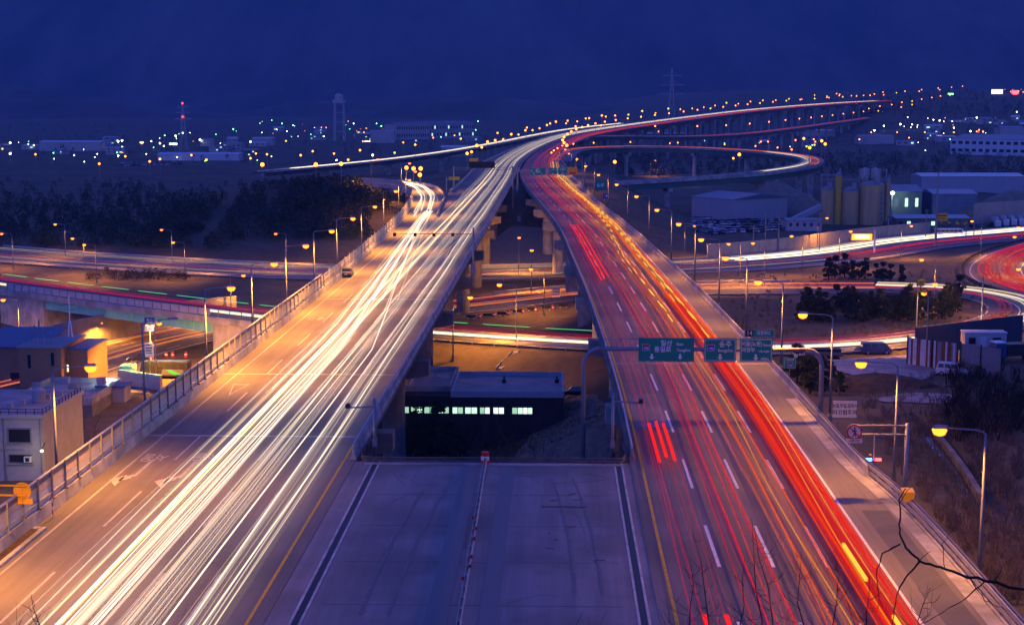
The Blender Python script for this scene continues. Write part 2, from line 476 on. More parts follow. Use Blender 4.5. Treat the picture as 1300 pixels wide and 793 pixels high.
def on_ground(px, py, lift=0.0, d0=60.0, d1=4200.0):
    """ground point whose top (lift metres above the ground) is seen at the pixel"""
    r = (px - CX) / F_PX * RGT + (CY - py) / F_PX * UPV + FWD
    ds = np.geomspace(d0, d1, 700)
    P = np.array(CAM)[None] + ds[:, None] * np.array(r)[None]
    g = HT(P[:, 0], P[:, 1]) + lift
    k = np.argmax(P[:, 2] <= g)
    if P[k, 2] > g[k]: k = len(ds) - 1
    a, b = float(ds[max(k - 1, 0)]), float(ds[k])
    for _ in range(20):
        m = (a + b) / 2; p = CAM + m * r
        if p.z <= hz(p.x, p.y) + lift: b = m
        else: a = m
    p = CAM + b * r
    return Vector((p.x, p.y, hz(p.x, p.y)))

# ------------------------------------------------------------------ ground sheet
def axis(segs):
    out = []
    for a, b, st in segs:
        out += list(np.arange(a, b, st))
    return np.array(out + [segs[-1][1]])
xs = axis([(-2600, -700, 60), (-700, -220, 12), (-220, 280, 3.5), (280, 700, 12), (700, 3000, 60)])
ys = axis([(-60, 60, 8), (60, 620, 3.5), (620, 1200, 10), (1200, 4000, 40)])
X, Y = np.meshgrid(xs, ys)
Z = HT(X, Y)
nx, ny = len(xs), len(ys)
GRX, GRY, GRZ = xs.copy(), ys.copy(), Z.copy()
_HT_exact = HT
def HT(x, y):
    """height of the finished ground sheet (bilinear)"""
    x = np.asarray(x, float); y = np.asarray(y, float)
    i = np.clip(np.searchsorted(GRX, x) - 1, 0, len(GRX) - 2); j = np.clip(np.searchsorted(GRY, y) - 1, 0, len(GRY) - 2)
    u = np.clip((x - GRX[i]) / (GRX[i + 1] - GRX[i]), 0, 1); v = np.clip((y - GRY[j]) / (GRY[j + 1] - GRY[j]), 0, 1)
    return (GRZ[j, i] * (1 - u) + GRZ[j, i + 1] * u) * (1 - v) + (GRZ[j + 1, i] * (1 - u) + GRZ[j + 1, i + 1] * u) * v
me = bpy.data.meshes.new("ground")
idx = np.arange(nx * ny).reshape(ny, nx)
q = np.stack([idx[:-1, :-1], idx[:-1, 1:], idx[1:, 1:], idx[1:, :-1]], -1).reshape(-1, 4)
me.from_pydata(np.stack([X, Y, Z], -1).reshape(-1, 3).tolist(), [], q.tolist())
me.materials.append(M['grass']); me.polygons.foreach_set("use_smooth", [True] * len(q))
ground = bpy.data.objects.new("ground", me); COL.objects.link(ground); tag(ground, kind='structure')

# ------------------------------------------------------------------ mountain that fills the background
def hnoise(x, y, seed):
    r = np.random.default_rng(seed); v = np.zeros_like(x); a = 1.0; f = 1 / 2400.0
    for o in range(7):
        for k in range(3):
            th, ph = r.uniform(0, 6.28, 2)
            v += a * np.sin((x * np.cos(th) + y * np.sin(th)) * f * 6.28 + ph + 1.5 * np.sin((x * np.sin(th) - y * np.cos(th)) * f * 3.1))
        a *= 0.52; f *= 2.03
    return v
def mountain(name, xr, yr, nxs, nys, fn, m):
    xs_ = np.linspace(*xr, nxs); ys_ = np.linspace(*yr, nys)
    X_, Y_ = np.meshgrid(xs_, ys_)
    Z_ = fn(X_, Y_)
    i_ = np.arange(nxs * nys).reshape(nys, nxs)
    q_ = np.stack([i_[:-1, :-1], i_[:-1, 1:], i_[1:, 1:], i_[1:, :-1]], -1).reshape(-1, 4)
    me_ = bpy.data.meshes.new(name)
    me_.from_pydata(np.stack([X_, Y_, Z_], -1).reshape(-1, 3).tolist(), [], q_.tolist())
    me_.materials.append(m); me_.polygons.foreach_set("use_smooth", [True] * len(q_))
    ob = bpy.data.objects.new(name, me_); COL.objects.link(ob); return tag(ob, kind='structure')
def fm(x, y):
    rise = ss(3700, 6300, y)
    ridge = 860 + 0.03 * x + 60 * hnoise(x, y * 0.4, 3) 
    gully = np.abs(np.sin(x / 210.0 + 1.6 * np.sin(x / 530.0) + 0.9 * np.sin(y / 420.0))) * 55 + np.abs(np.sin(x / 83.0 + y / 300.0)) * 18
    return -30 + ridge * rise + 16 * hnoise(x, y, 5) * ss(3700, 4600, y) * (1 - 0.5 * rise) - gully * ss(3750, 4500, y)
# rock faces on the upper mountain: pale granite where the slope noise is high
hm = M['hill']; nt = hm.node_tree
b = nt.nodes["Principled BSDF"]; old = b.inputs["Base Color"].links[0].from_socket
tc = nt.nodes.new("ShaderNodeTexCoord"); nz = nt.nodes.new("ShaderNodeTexNoise"); nz.inputs["Scale"].default_value = 0.0045; nz.inputs["Detail"].default_value = 9; nz.inputs["Roughness"].default_value = 0.7
nt.links.new(tc.outputs["Object"], nz.inputs["Vector"])
rp = nt.nodes.new("ShaderNodeValToRGB"); rp.color_ramp.elements[0].position = 0.66; rp.color_ramp.elements[1].position = 0.74
nt.links.new(nz.outputs["Fac"], rp.inputs[0])
mx = nt.nodes.new("ShaderNodeMix"); mx.data_type = 'RGBA'; mx.inputs[7].default_value = (0.26, 0.24, 0.22, 1)
nt.links.new(rp.outputs[0], mx.inputs[0]); nt.links.new(old, mx.inputs[6]); nt.links.new(mx.outputs[2], b.inputs["Base Color"])
mountain("mountain", (-4200, 4200), (3700, 7600), 420, 120, fm, hm)
def ff(x, y):
    return -22 + ss(2900, 3650, y) * (1 - ss(3700, 4300, y)) * (45 + 0.035 * np.maximum(x, -900) + 26 * hnoise(x, y, 11)) 
mountain("foothill", (-2600, 2900), (2850, 4300), 170, 40, ff, hm)

# haze of the valley air
hzb = MB(); hzb.box((0, 3750, 450), (9200, 8300, 1100))
hm_ = bpy.data.materials.new("valley_haze"); hm_.use_nodes = True
nt = hm_.node_tree; nt.nodes.clear()
pv = nt.nodes.new("ShaderNodeVolumePrincipled"); pv.inputs["Color"].default_value = (0.26, 0.55, 1.0, 1)
pv.inputs["Density"].default_value = 0.000095
pv.inputs["Anisotropy"].default_value = 0.0
om = nt.nodes.new("ShaderNodeOutputMaterial"); nt.links.new(pv.outputs[0], om.inputs["Volume"])
haze = hzb.build("haze", hm_); tag(haze, kind='stuff')

# ------------------------------------------------------------------ main decks
def deck(name, road, a, b, o1, o2, m, thick=0.45):
    mb = MB(); strip(mb, road, a, b, o1, o2, 0.0)
    q = road.samples(a, b)
    for o, flip in ((o1, 0), (o2, 1)):
        A = road.at(q, fval(o, q), 0.0); Bv = road.at(q, fval(o, q), -thick); n = len(q)
        fs = [(i, i + 1, n + i + 1, n + i) for i in range(n - 1)]
        mb.add(list(map(tuple, A)) + list(map(tuple, Bv)), fs if flip else [f[::-1] for f in fs])
    A = road.at(q, fval(o1, q), -thick); Bv = road.at(q, fval(o2, q), -thick); n = len(q)
    mb.add(list(map(tuple, A)) + list(map(tuple, Bv)), [(i, i + 1, n + i + 1, n + i) for i in range(n - 1)])
    o = mb.build(name, m); return tag(o, kind='structure')

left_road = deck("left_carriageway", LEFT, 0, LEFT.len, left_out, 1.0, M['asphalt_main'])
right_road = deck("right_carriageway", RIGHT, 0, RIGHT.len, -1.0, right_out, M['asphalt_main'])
# median slab between the carriageways up to the gap
mb = MB(); mb.box((-5.0, 76.5, -0.40), (23.96, 91, 0.77))
slab = tag(mb.build("median_slab", M['slab']), kind='structure')
mb = MB()
for x0 in (-15.2, 5.2):
    mb.box((x0, 76.5, -0.009), (0.36, 90.9, 0.03))
o = mb.build("drain_joint", M['black'], slab)
mb = MB()
for x0, w in ((-15.5, 0.16), (-14.9, 0.16), (4.9, 0.16), (5.5, 0.16)):
    mb.box((x0, 76.5, -0.006), (w, 90.9, 0.03))
mb.build("joint_edge", mat("pale_joint_mortar", (0.45, 0.44, 0.42), 0.85, noise=0.35, scale=0.6), slab)
mb = MB()
for x0, w in ((-7.05, 1.35), (-4.0, 1.15)):
    mb.box((x0, 76.5, -0.011), (w, 90.8, 0.012 + 0.02))
mb.build("dark_resurfacing_strip", mat("smooth_concrete_strip", (0.155, 0.165, 0.175), 0.7, noise=0.1, scale=0.5, stretch=(1, 0.1, 1)), slab)
mb = MB()
for k in range(9):
    cx_, cy_ = rng.uniform(-1.5, 3.5), rng.uniform(95, 112)
    mb.box((cx_, cy_, -0.008), (rng.uniform(0.1, 0.9), rng.uniform(0.08, 0.25), 0.03), rng.uniform(-0.3, 0.8))
mb.box((0.6, 108.2, -0.006), (3.4, 0.35, 0.03), -0.03)
mb.build("tar_stain", mat("tar_patch", (0.06, 0.06, 0.06), 0.7), slab)

tm_ = mat("worn_dark_mark", (0.165, 0.16, 0.16), 0.8, noise=0.25, scale=2.0)
mb = MB(); r_ = np.random.default_rng(12)
for k in range(15):
    x_, y_ = float(r_.uniform(-13.5, 3.8)), float(r_.uniform(84, 119)); a_ = float(r_.uniform(-.6, .6)) + (1.57 if k % 3 else 0); pts = []
    for j in range(9):
        pts.append((x_, y_)); a_ += float(r_.uniform(-.5, .5)); x_ += .55 * math.cos(a_); y_ += .9 * math.sin(a_)
    w = .028
    for p_, q_ in zip(pts, pts[1:]):
        if -14.3 < min(p_[0], q_[0]) and max(p_[0], q_[0]) < 4.4 and q_[1] < 120.5: mb.beam((p_[0], p_[1], -.012), (q_[0], q_[1], -.012), w * 2, .02)
mb.build("surface_crack", tm_, slab)
mb = MB()
for x_, y0_, y1_, bend in ((-11.6, 84, 113, 1.2), (-9.9, 84, 113, 1.2), (1.2, 88, 117, -1.6), (2.9, 88, 117, -1.6), (-6.2, 97, 119, .5)):
    n_ = 16; L_ = []
    for j in range(n_ + 1):
        t = j / n_; L_.append((x_ + bend * t * t, lerp(y0_, y1_, t)))
    vs = [(x - .11, y, -.0135 + .02) for x, y in L_] + [(x + .11, y, -.0135 + .02) for x, y in L_]
    mb.add(vs, [(i, n_ + 1 + i, n_ + 2 + i, i + 1) for i in range(n_)])
mb.build("tyre_mark", tm_, slab)
mb = MB()
for y_ in (86, 94.5, 103, 111.5):
    mb.box((-5.0, y_, -.0125), (18.2, .05, .03))
mb.build("contraction_joint", tm_, slab)

# girders and edge fascias
def girder(road, a, b, o1, o2, z1, z2, m, name, parent):
    mb = MB()
    q = road.samples(a, b); c1 = fval(o1, q); c2 = fval(o2, q); n = len(q)
    A = road.at(q, c1 + 1.6, z1); B_ = road.at(q, c1 + 2.4, z2); C_ = road.at(q, c2 - 2.4, z2); D_ = road.at(q, c2 - 1.6, z1)
    vs = [tuple(r[i]) for i in range(n) for r in (A, B_, C_, D_)]
    fs = [(i * 4 + k, (i + 1) * 4 + k, (i + 1) * 4 + (k + 1) % 4, i * 4 + (k + 1) % 4) for i in range(n - 1) for k in range(4)]
    mb.add(vs, fs + [(3, 2, 1, 0), tuple((n - 1) * 4 + k for k in range(4))])
    return mb.build(name, m, parent)
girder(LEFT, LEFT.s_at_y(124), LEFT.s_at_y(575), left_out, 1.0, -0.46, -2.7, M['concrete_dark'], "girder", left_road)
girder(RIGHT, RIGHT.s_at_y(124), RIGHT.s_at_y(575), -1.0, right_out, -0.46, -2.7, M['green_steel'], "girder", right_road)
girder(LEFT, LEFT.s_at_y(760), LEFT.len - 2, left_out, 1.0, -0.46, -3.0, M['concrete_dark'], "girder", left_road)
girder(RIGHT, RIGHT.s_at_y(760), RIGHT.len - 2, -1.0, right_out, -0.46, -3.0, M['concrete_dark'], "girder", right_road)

def pier(road, s, o1, o2, parent, zt=-2.75, colr=1.5):
    o1 = float(fval(o1, np.array([s]))[0]); o2 = float(fval(o2, np.array([s]))[0])
    zb = road.pt(s, (o1 + o2) / 2).z
    h = road.head(s)
    mb = MB()
    c = road.pt(s, (o1 + o2) / 2)
    w = (o2 - o1)
    # hammerhead: tapered cap, its ends just outside the girder
    n = Vector((math.cos(h), math.sin(h), 0)); t = Vector((-math.sin(h), math.cos(h), 0))
    prof = [(-w / 2 - 0.6, zt), (-w / 2 - 0.6, zt - 1.9), (-w * 0.22, zt - 3.0), (w * 0.22, zt - 3.0), (w / 2 + 0.6, zt - 1.9), (w / 2 + 0.6, zt)]
    vs = [tuple(c + n * a + t * e + Vector((0, 0, z))) for e in (-1.1, 1.1) for a, z in prof]
    mb.add(vs, [(5, 4, 3, 2, 1, 0), tuple(range(6, 12))] + [(i, (i + 1) % 6, 6 + (i + 1) % 6, 6 + i) for i in range(6)])
    for f in (-0.30, 0.30):
        p = c + n * (w * f)
        g = hz(p.x, p.y)
        if g < zb + zt - 3.2:
            mb.tube([(p.x, p.y, g - 0.5), (p.x, p.y, zb + zt - 2.6)], colr, 14)
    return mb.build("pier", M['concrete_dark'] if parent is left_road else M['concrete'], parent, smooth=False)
for y in (146, 188, 232, 278, 330, 385, 432, 480):
    pier(LEFT, LEFT.s_at_y(y), left_out, 1.0, left_road)
for y in (160, 205, 250, 300, 355, 410, 460, 510):
    pier(RIGHT, RIGHT.s_at_y(y), -1.0, right_out, right_road)
s = LEFT.s_at_y(820)
while s < LEFT.len - 20:
    pier(LEFT, s, left_out, 1.0, left_road, -3.05, 1.3); s += 55
s = RIGHT.s_at_y(800)
while s < RIGHT.len - 20:
    pier(RIGHT, s, -1.0, right_out, right_road, -3.05, 1.3); s += 52

# paint
def dashes(mb, road, a, b, off, dash=9.6, gap=10.4, w=0.17, dz=0.006, ph=0.0):
    s = a + ph
    while s + dash < b:
        strip(mb, road, s, s + dash, lambda q: fval(off, q) - w / 2, lambda q: fval(off, q) + w / 2, dz)
        s += dash + gap
LANES_L = [-3.6, -7.2, -10.8, -14.4]
LANES_R = [3.6, 7.15, 10.7]
mb = MB()
r_edge = lambda q: np.interp(q, [0, RIGHT.s_at_y(190), RIGHT.s_at_y(286), RIGHT.s_at_y(431), RIGHT.s_at_y(560), RIGHT.s_at_y(700), RIGHT.s_at_y(860), RIGHT.len], [14.2, 14.3, 14.6, 14.6, 15.6, 12.6, 12.2, 12.2])
for off, w in ((r_edge, 0.22),):
    strip(mb, RIGHT, 0, RIGHT.len, lambda q: fval(off, q) - w / 2, lambda q: fval(off, q) + w / 2, 0.007)
yR = RIGHT.s_at_y(94)
for off in LANES_R:
    dashes(mb, RIGHT, yR % 20, RIGHT.s_at_y(1500), off, ph=0.0, w=0.24)
mb.build("lane_marking", M['white_paint'], right_road)
mb = MB(); strip(mb, RIGHT, 0, RIGHT.s_at_y(1500), -0.11, 0.11, 0.007); mb.build("yellow_line", M['yellow_paint'], right_road)
mb = MB()
strip(mb, LEFT, 0, LEFT.s_at_y(430), -17.85, -17.65, 0.007)
for off in LANES_L:
    dashes(mb, LEFT, 12, LEFT.s_at_y(1500), off, ph=0.0, w=0.2)
mb.build("lane_marking", M['faded_paint'], left_road)
mb = MB(); strip(mb, LEFT, 0, LEFT.s_at_y(1500), -0.1, 0.1, 0.007); mb.build("yellow_line", M['yellow_paint'], left_road)
# transverse deck joints
mb = MB()
for y in (131, 162, 226):
    s = LEFT.s_at_y(y); strip(mb, LEFT, s, s + 0.45, left_out, 0.5, 0.010)
mb.build("deck_joint", M['concrete'], left_road)
mb = MB()
for y in (170, 262, 345):
    s = RIGHT.s_at_y(y); strip(mb, RIGHT, s, s + 0.45, -0.6, lambda q: right_out(q) - 0.4, 0.010)
mb.build("deck_joint", M['concrete'], right_road)
# paler/darker paving fields of the right carriageway
mb = MB(); s = RIGHT.s_at_y(136); strip(mb, RIGHT, s, RIGHT.s_at_y(152), 0.3, 3.5, 0.003); mb.build("concrete_patch", M['slab'], right_road)
mb = MB()
strip(mb, RIGHT, 0, RIGHT.s_at_y(108), 15.6, 17.6, 0.003)
mb.build("dark_patch", M['asphalt'], right_road)

def flat_text(body, size, m, parent=None, loc=(0, 0, 0), rx=None, mw=None, name="lettering", sx=1.0, bold=0.0, align='CENTER'):
    cu = bpy.data.curves.new(name, 'FONT'); cu.body = body; cu.size = size; cu.align_x = align; cu.align_y = 'CENTER'
    cu.offset = bold
    tmp = bpy.data.objects.new("tmp_text", cu); COL.objects.link(tmp)
    dg = bpy.context.evaluated_depsgraph_get(); dg.update()
    me = bpy.data.meshes.new_from_object(tmp.evaluated_get(dg))
    bpy.data.objects.remove(tmp)
    me.name = name
    xs = [v.co.x for v in me.vertices]
    if sx != 1.0:
        for v in me.vertices: v.co.x *= sx
    if mw is not None: me.transform(mw)
    me.materials.clear(); me.materials.append(m)
    ob = bpy.data.objects.new(name, me); COL.objects.link(ob)
    if parent is not None: ob.parent = parent
    ob.location = loc
    return ob

# arrows, triangle and words on the left carriageway (they read towards the oncoming drivers)
def arrow_pts(kind):
    if kind == 'left':
        return [[(-0.15, 0), (0.15, 0), (0.15, 3.0), (-0.15, 3.0)], [(0.15, 2.6), (0.15, 3.3), (0.9, 3.9), (0.9, 3.2)], [(0.7, 2.7), (0.7, 4.6), (1.7, 3.6)]]
    return []
mb = MB()
def put(poly, x, y, rot=math.pi, z=0.009, k=1.0, ky=1.0):
    pts = []
    for a, b_ in poly:
        a *= k; b_ *= ky
        pts.append((x + a * math.cos(rot) - b_ * math.sin(rot), y + a * math.sin(rot) + b_ * math.cos(rot), z))
    mb.add(pts, [tuple(range(len(pts)))])
for px, py in ((180, 596), (236, 598)):
    g = G(px, py, 0)
    for pl in arrow_pts('left'): put(pl, g.x, g.y + 3.5, math.pi, k=1.0, ky=1.9)
g = G(299, 494, 0)
tri = [(-0.9, 0), (0.9, 0), (0, 6.5)]
for i in range(3):
    a, b_ = Vector(tri[i]), Vector(tri[(i + 1) % 3]); c = Vector((0, 2.2))
    put([tuple(a), tuple(b_), tuple(b_.lerp(c, 0.22)), tuple(a.lerp(c, 0.22))], g.x, g.y + 3.0, math.pi)
mb.build("road_arrow", M['faded_paint'], left_road)
for px, py, t in ((197, 580, "서울"), (262, 579, "서울"), (402, 404, "출구")):
    g = G(px, py, 0)
    mw = Matrix.Translation((g.x, g.y, 0.0095)) @ Matrix.Rotation(math.pi, 4, 'Z') @ Matrix.Diagonal((1, 2.3, 1, 1))
    flat_text(t, 1.25, M['faded_paint'], left_road, mw=mw, name="road_lettering", bold=0.02)

# off-ramp, branch, loop, second ramp
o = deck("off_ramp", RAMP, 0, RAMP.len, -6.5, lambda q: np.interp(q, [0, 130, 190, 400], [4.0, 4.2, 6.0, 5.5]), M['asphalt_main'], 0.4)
o.location.z = -0.012
branch = deck("branch_road", BRANCH, 0, BRANCH.len, -6, 6, M['asphalt'], 0.5)
girder(BRANCH, 0, BRANCH.len, -6, 6, -0.5, -2.5, M['concrete_dark'], "girder", branch)
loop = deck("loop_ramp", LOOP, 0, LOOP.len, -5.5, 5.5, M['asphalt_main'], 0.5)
girder(LOOP, 0, LOOP.len, -6.4, 6.4, -0.51, -3.0, mat("dull_green_girder", (0.09, 0.17, 0.155), .6), "girder", loop)
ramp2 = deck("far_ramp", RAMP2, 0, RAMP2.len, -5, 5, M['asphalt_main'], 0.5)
girder(RAMP2, 0, RAMP2.len, -5.5, 5.5, -0.51, -2.8, M['concrete_dark'], "girder", ramp2)
for road, par, st in ((LOOP, loop, 48), (RAMP2, ramp2, 50), (BRANCH, branch, 60)):
    s = 60
    while s < road.len - 20:
        c = road.pt(s); g = hz(c.x, c.y)
        if c.z - 3.0 > g + 1:
            mb = MB(); h = road.head(s)
            mb.box((c.x, c.y, c.z - 3.9), (9, 2.0, 1.7), h)
            mb.tube([(c.x, c.y, g - 0.5), (c.x, c.y, c.z - 4.6)], 1.3, 12)
            mb.build("pier", M['concrete'], par)
        s += st
# valley roads
ra = deck("valley_road", ROAD_A, 0, ROAD_A.len, -15, 15, M['asphalt'], 0.4)
rb = deck("underpass_road", ROAD_B, 0, ROAD_B.len, -10, 10, M['asphalt'], 0.4)
rc = deck("overpass_road", ROAD_C, 0, ROAD_C.len, -6.5, 6.5, M['asphalt'], 0.6)
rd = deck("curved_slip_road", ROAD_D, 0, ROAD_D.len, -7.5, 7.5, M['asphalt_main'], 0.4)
for road, par, offs in ((ROAD_A, ra, (-14.2, -1.6, 1.6, 14.2)), (ROAD_B, rb, (-9.2, 9.2)), (ROAD_C, rc, (-6, 0.2, 6)), (ROAD_D, rd, (-6.6, 6.2)), (LOOP, loop, (-4.9, 4.9)), (RAMP, bpy.data.objects["off_ramp"], (-4.8, 3.0))):
    mb = MB()
    for of in offs: strip(mb, road, 0, road.len, of - 0.13, of + 0.13, 0.01)
    mb.build("edge_line", M['white_paint'], par)
mb = MB()
for of in (-3.6, 3.6, -7.2, 7.2): dashes(mb, ROAD_B, 0, ROAD_B.len, of, 5, 8)
for of in (-5.5, -9.5, 5.5, 9.5): dashes(mb, ROAD_A, 0, ROAD_A.len, of, 6, 9)
for of in (-2.2, 2.2): dashes(mb, ROAD_D, 0, ROAD_D.len, of, 5, 7, w=0.3)
mb.build("lane_marking", M['white_paint'], rb)

# ------------------------------------------------------------------ barriers, fences, guard rails
def newrail(name, road, a, b, off, label, cat="guard rail", group=None, h=0.8, post=4.0, beams=(0.45, 0.75), side=1, m=None, bh=0.30, zoff=0.0, maxposts=95, two=False):
    """steel beam guard rail: posts and w-beams"""
    m = m or M['galv']
    P0 = road.pt(a, float(fval(off, np.array([a]))[0]))
    root = empty(name, P0, label, cat, group)
    for z in beams:
        mb = MB()
        for sd in ((-1, 1) if two else (side,)):
            x = 0.10 * sd
            prof = [(x, z - bh / 2), (x + 0.05 * sd, z - bh / 4), (x, z), (x + 0.05 * sd, z + bh / 4), (x, z + bh / 2), (x - 0.03, z + bh / 2), (x - 0.03, z - bh / 2)]
            if sd < 0: prof = prof[::-1]
            sweep(mb, road, a, b, [(p, q + zoff) for p, q in prof], off)
        mb.build("rail", m, root)
    n = min(maxposts, max(2, int((b - a) / post)))
    pm = MB(); pm.box((0, 0, h / 2 - 0.15 + zoff / 2), (0.12, 0.12, h + 0.3 + abs(zoff)))
    first = None
    for i in range(n):
        s = a + 0.3 + (b - a - 0.6) * i / (n - 1)
        p = road.pt(s, float(fval(off, np.array([s]))[0]))
        if first is None:
            first = pm.build("post", m, None); first.parent = root; o = first
        else:
            o = first.copy(); COL.objects.link(o)
        o.location = p - P0; o.rotation_euler = (0, 0, road.head(s))
    return root

JERSEY = [(-0.28, 0), (0.28, 0), (0.28, 0.08), (0.13, 0.33), (0.08, 0.95), (-0.08, 0.95), (-0.13, 0.33), (-0.28, 0.08)]
WALLP = [(-0.2, -0.5), (0.2, -0.5), (0.2, 1.0), (-0.2, 1.0)]
def parapet(name, road, a, b, off, label, prof=JERSEY, m=None, cat="concrete barrier", group="concrete parapets of the elevated roads", rail=False):
    mb = MB(); sweep(mb, road, a, b, prof, off)
    p = road.pt(a, float(fval(off, np.array([a]))[0]))
    if not rail:
        return tag(mb.build(name, m or M['concrete'], None, origin=p), label, cat, group)
    root = empty(name, p, label, cat, group)
    mb.build("wall", m or M['concrete'], root)
    mb = MB(); sweep(mb, road, a, b, [(-0.07, 1.18), (0.07, 1.18), (0.07, 1.32), (-0.07, 1.32)], off); mb.build("hand_rail", rail, root)
    mb = MB(); mb.box((0, 0, 1.1), (0.08, 0.08, 0.32)); f = None
    n = min(90, int((b - a) / 3.5))
    for i in range(n):
        s = a + 0.3 + (b - a - 0.6) * i / (n - 1)
        q = road.pt(s, float(fval(off, np.array([s]))[0]))
        if f is None: f = mb.build("rail_post", rail, None); f.parent = root; o = f
        else: o = f.copy(); COL.objects.link(o)
        o.location = q - p; o.rotation_euler = (0, 0, road.head(s))
    return root

# outer sides of the decks
parapet("concrete_barrier", LEFT, sG + 0.5, LEFT.s_at_y(680), 0.75, "pale concrete parapet with steel hand rail, inner edge of the white-trail carriageway", rail=M['galv'])
parapet("concrete_barrier", RIGHT, sGR + 1.0, RIGHT.s_at_y(640), -0.75, "dark concrete parapet with pale hand rail, inner edge of the red-trail carriageway", m=M['concrete_dark'], rail=M['panel_grey'])
parapet("concrete_barrier", RIGHT, RIGHT.s_at_y(118), RIGHT.s_at_y(640), lambda q: right_out(q) - 0.45, "long pale concrete parapet along the outer edge of the red-trail carriageway")
parapet("concrete_barrier", LEFT, LEFT.s_at_y(500), LEFT.len - 3, lambda q: left_out(q) + 0.4, "outer concrete parapet of the far white-trail carriageway, starting at the slip road nose")
parapet("concrete_barrier", RIGHT, RIGHT.s_at_y(690), RIGHT.len - 3, lambda q: right_out(q) - 0.4, "outer concrete parapet of the far red-trail carriageway above tall piers")
parapet("concrete_barrier", LEFT, LEFT.s_at_y(660), LEFT.len - 3, 1.6, "concrete median barrier between the white and red trails on the far bend")
parapet("concrete_barrier", RAMP, 92, RAMP.len - 5, lambda q: np.interp(q, [0, 130, 190, 400], [4.0, 4.2, 6.0, 5.5]) - 0.2, "concrete parapet round the inside of the curved slip road on the left")
lw = parapet("concrete_barrier", LOOP, 25, LOOP.len - 20, -5.6, "low yellow-striped parapet round the outer side of the loop ramp", prof=[(-0.2, -0.3), (0.2, -0.3), (0.2, 1.0), (-0.2, 1.0)], m=None)
parapet("concrete_barrier", LOOP, 45, LOOP.len - 20, 5.6, "concrete parapet round the inner side of the loop ramp", prof=[(-0.2, -0.3), (0.2, -0.3), (0.2, 1.0), (-0.2, 1.0)])
for of, w_ in ((-6.2, "left"), (6.2, "right")):
    parapet("concrete_barrier", BRANCH, 5, BRANCH.len - 120, of, "parapet on the %s side of the road branching off to the far left" % w_)
for of, w_ in ((-5.1, "outer"), (5.1, "inner")):
    parapet("concrete_barrier", RAMP2, 10, RAMP2.len - 5, of, "parapet on the %s side of the far reddish ramp below the main viaduct" % w_)
# yellow block pattern on the near part of the loop parapet
mb = MB(); s = 30
while s < 330:
    sweep(mb, LOOP, s, s + 2.2, [(0.205, 0.25), (0.24, 0.25), (0.24, 0.95), (0.205, 0.95)], -5.6); s += 3.6
o = mb.build("yellow_block", M['yellow_sign'], None); o.parent = lw; o.location = -lw.location

# guard rails at the gap and on the median slab
p0, p1 = Vector((-16.2, 121.2, 0)), Vector((5.7, 121.2, 0))
GAPR = Road([(-16.35, 128.5, 0), (-16.3, 122.0, 0), (-16.1, 121.65, 0), (-15.7, 121.6, 0), (-5, 121.6, 0), (5.0, 121.6, 0), (5.4, 121.65, 0), (5.6, 122.0, 0), (5.65, 127, 0)], 1)
newrail("guard_rail", GAPR, 0, GAPR.len, 0, "brownish steel guard rail closing the far end of the median slab above the gap", h=0.55, beams=(0.22, 0.46), post=2.0, bh=0.17, m=mat('weathered_rail', (0.16, 0.13, 0.12), .6, metal=.3, noise=.25, scale=1.5))
mb = MB(); mb.box((-5.2, 121.0, 0.06), (21.8, 0.35, 0.13)); tag(mb.build("kerb", M['concrete']), kind='structure')
MEDR = Road([(-5.15, 42, 0), (-5.9, 120.6, 0)], 2)
mr = newrail("guard_rail", MEDR, 0, MEDR.len, 0, "thin double-sided guard rail with reflectors running down the middle of the median slab", h=0.75, beams=(0.6,), post=2.0, two=True, m=M['galv'])
mb = MB()
for y in (97, 99.5, 102, 93, 91, 88.5): mb.box((-5.15 - .75 * (y - 42) / 78.6 + (0.16 if int(y) % 2 else -0.16), y, 0.85), (0.16, 0.1, 0.22))
mb.build("reflector", M['red_sign'], mr)
# right-hand striped guard rail near the camera, swinging outwards behind the parapet
RGR = Road([(26.4, 72, 0), (26.4, 86, 0), (26.35, 102, 0), (26.0, 112, 0), (25.2, 122, 0), (25.0, 134, 0), (24.8, 150, 0)], 2)
g = newrail("guard_rail", RGR, 0, RGR.len, 0, "double guard rail with dark and pale beams along the near right verge", h=0.95, beams=(0.40,), post=2.5, side=-1)
mb = MB(); sweep(mb, RGR, 0, RGR.len, [(-0.12, 0.70), (-0.05, 0.70), (-0.05, 1.0), (-0.12, 1.0)], 0.0); mb.build("rail", M['galv'], g)
mb = MB(); sweep(mb, RGR, 0, RGR.len, [(0.02, 0.60), (0.16, 0.60), (0.16, 1.06), (0.02, 1.06)], 0.0); mb.build("dark_rail", M['rail_purple'], g)
mb = MB(); q = np.linspace(0, RGR.len, 30)
strip(mb, RGR, 0, RGR.len, -1.3, -0.25, 0.03); sweep(mb, RGR, 0, RGR.len, [(-0.35, -0.6), (-0.15, -0.6), (-0.15, 0.12), (-0.35, 0.12)], 0.0)
tag(mb.build("kerb", M['concrete']), kind='structure')

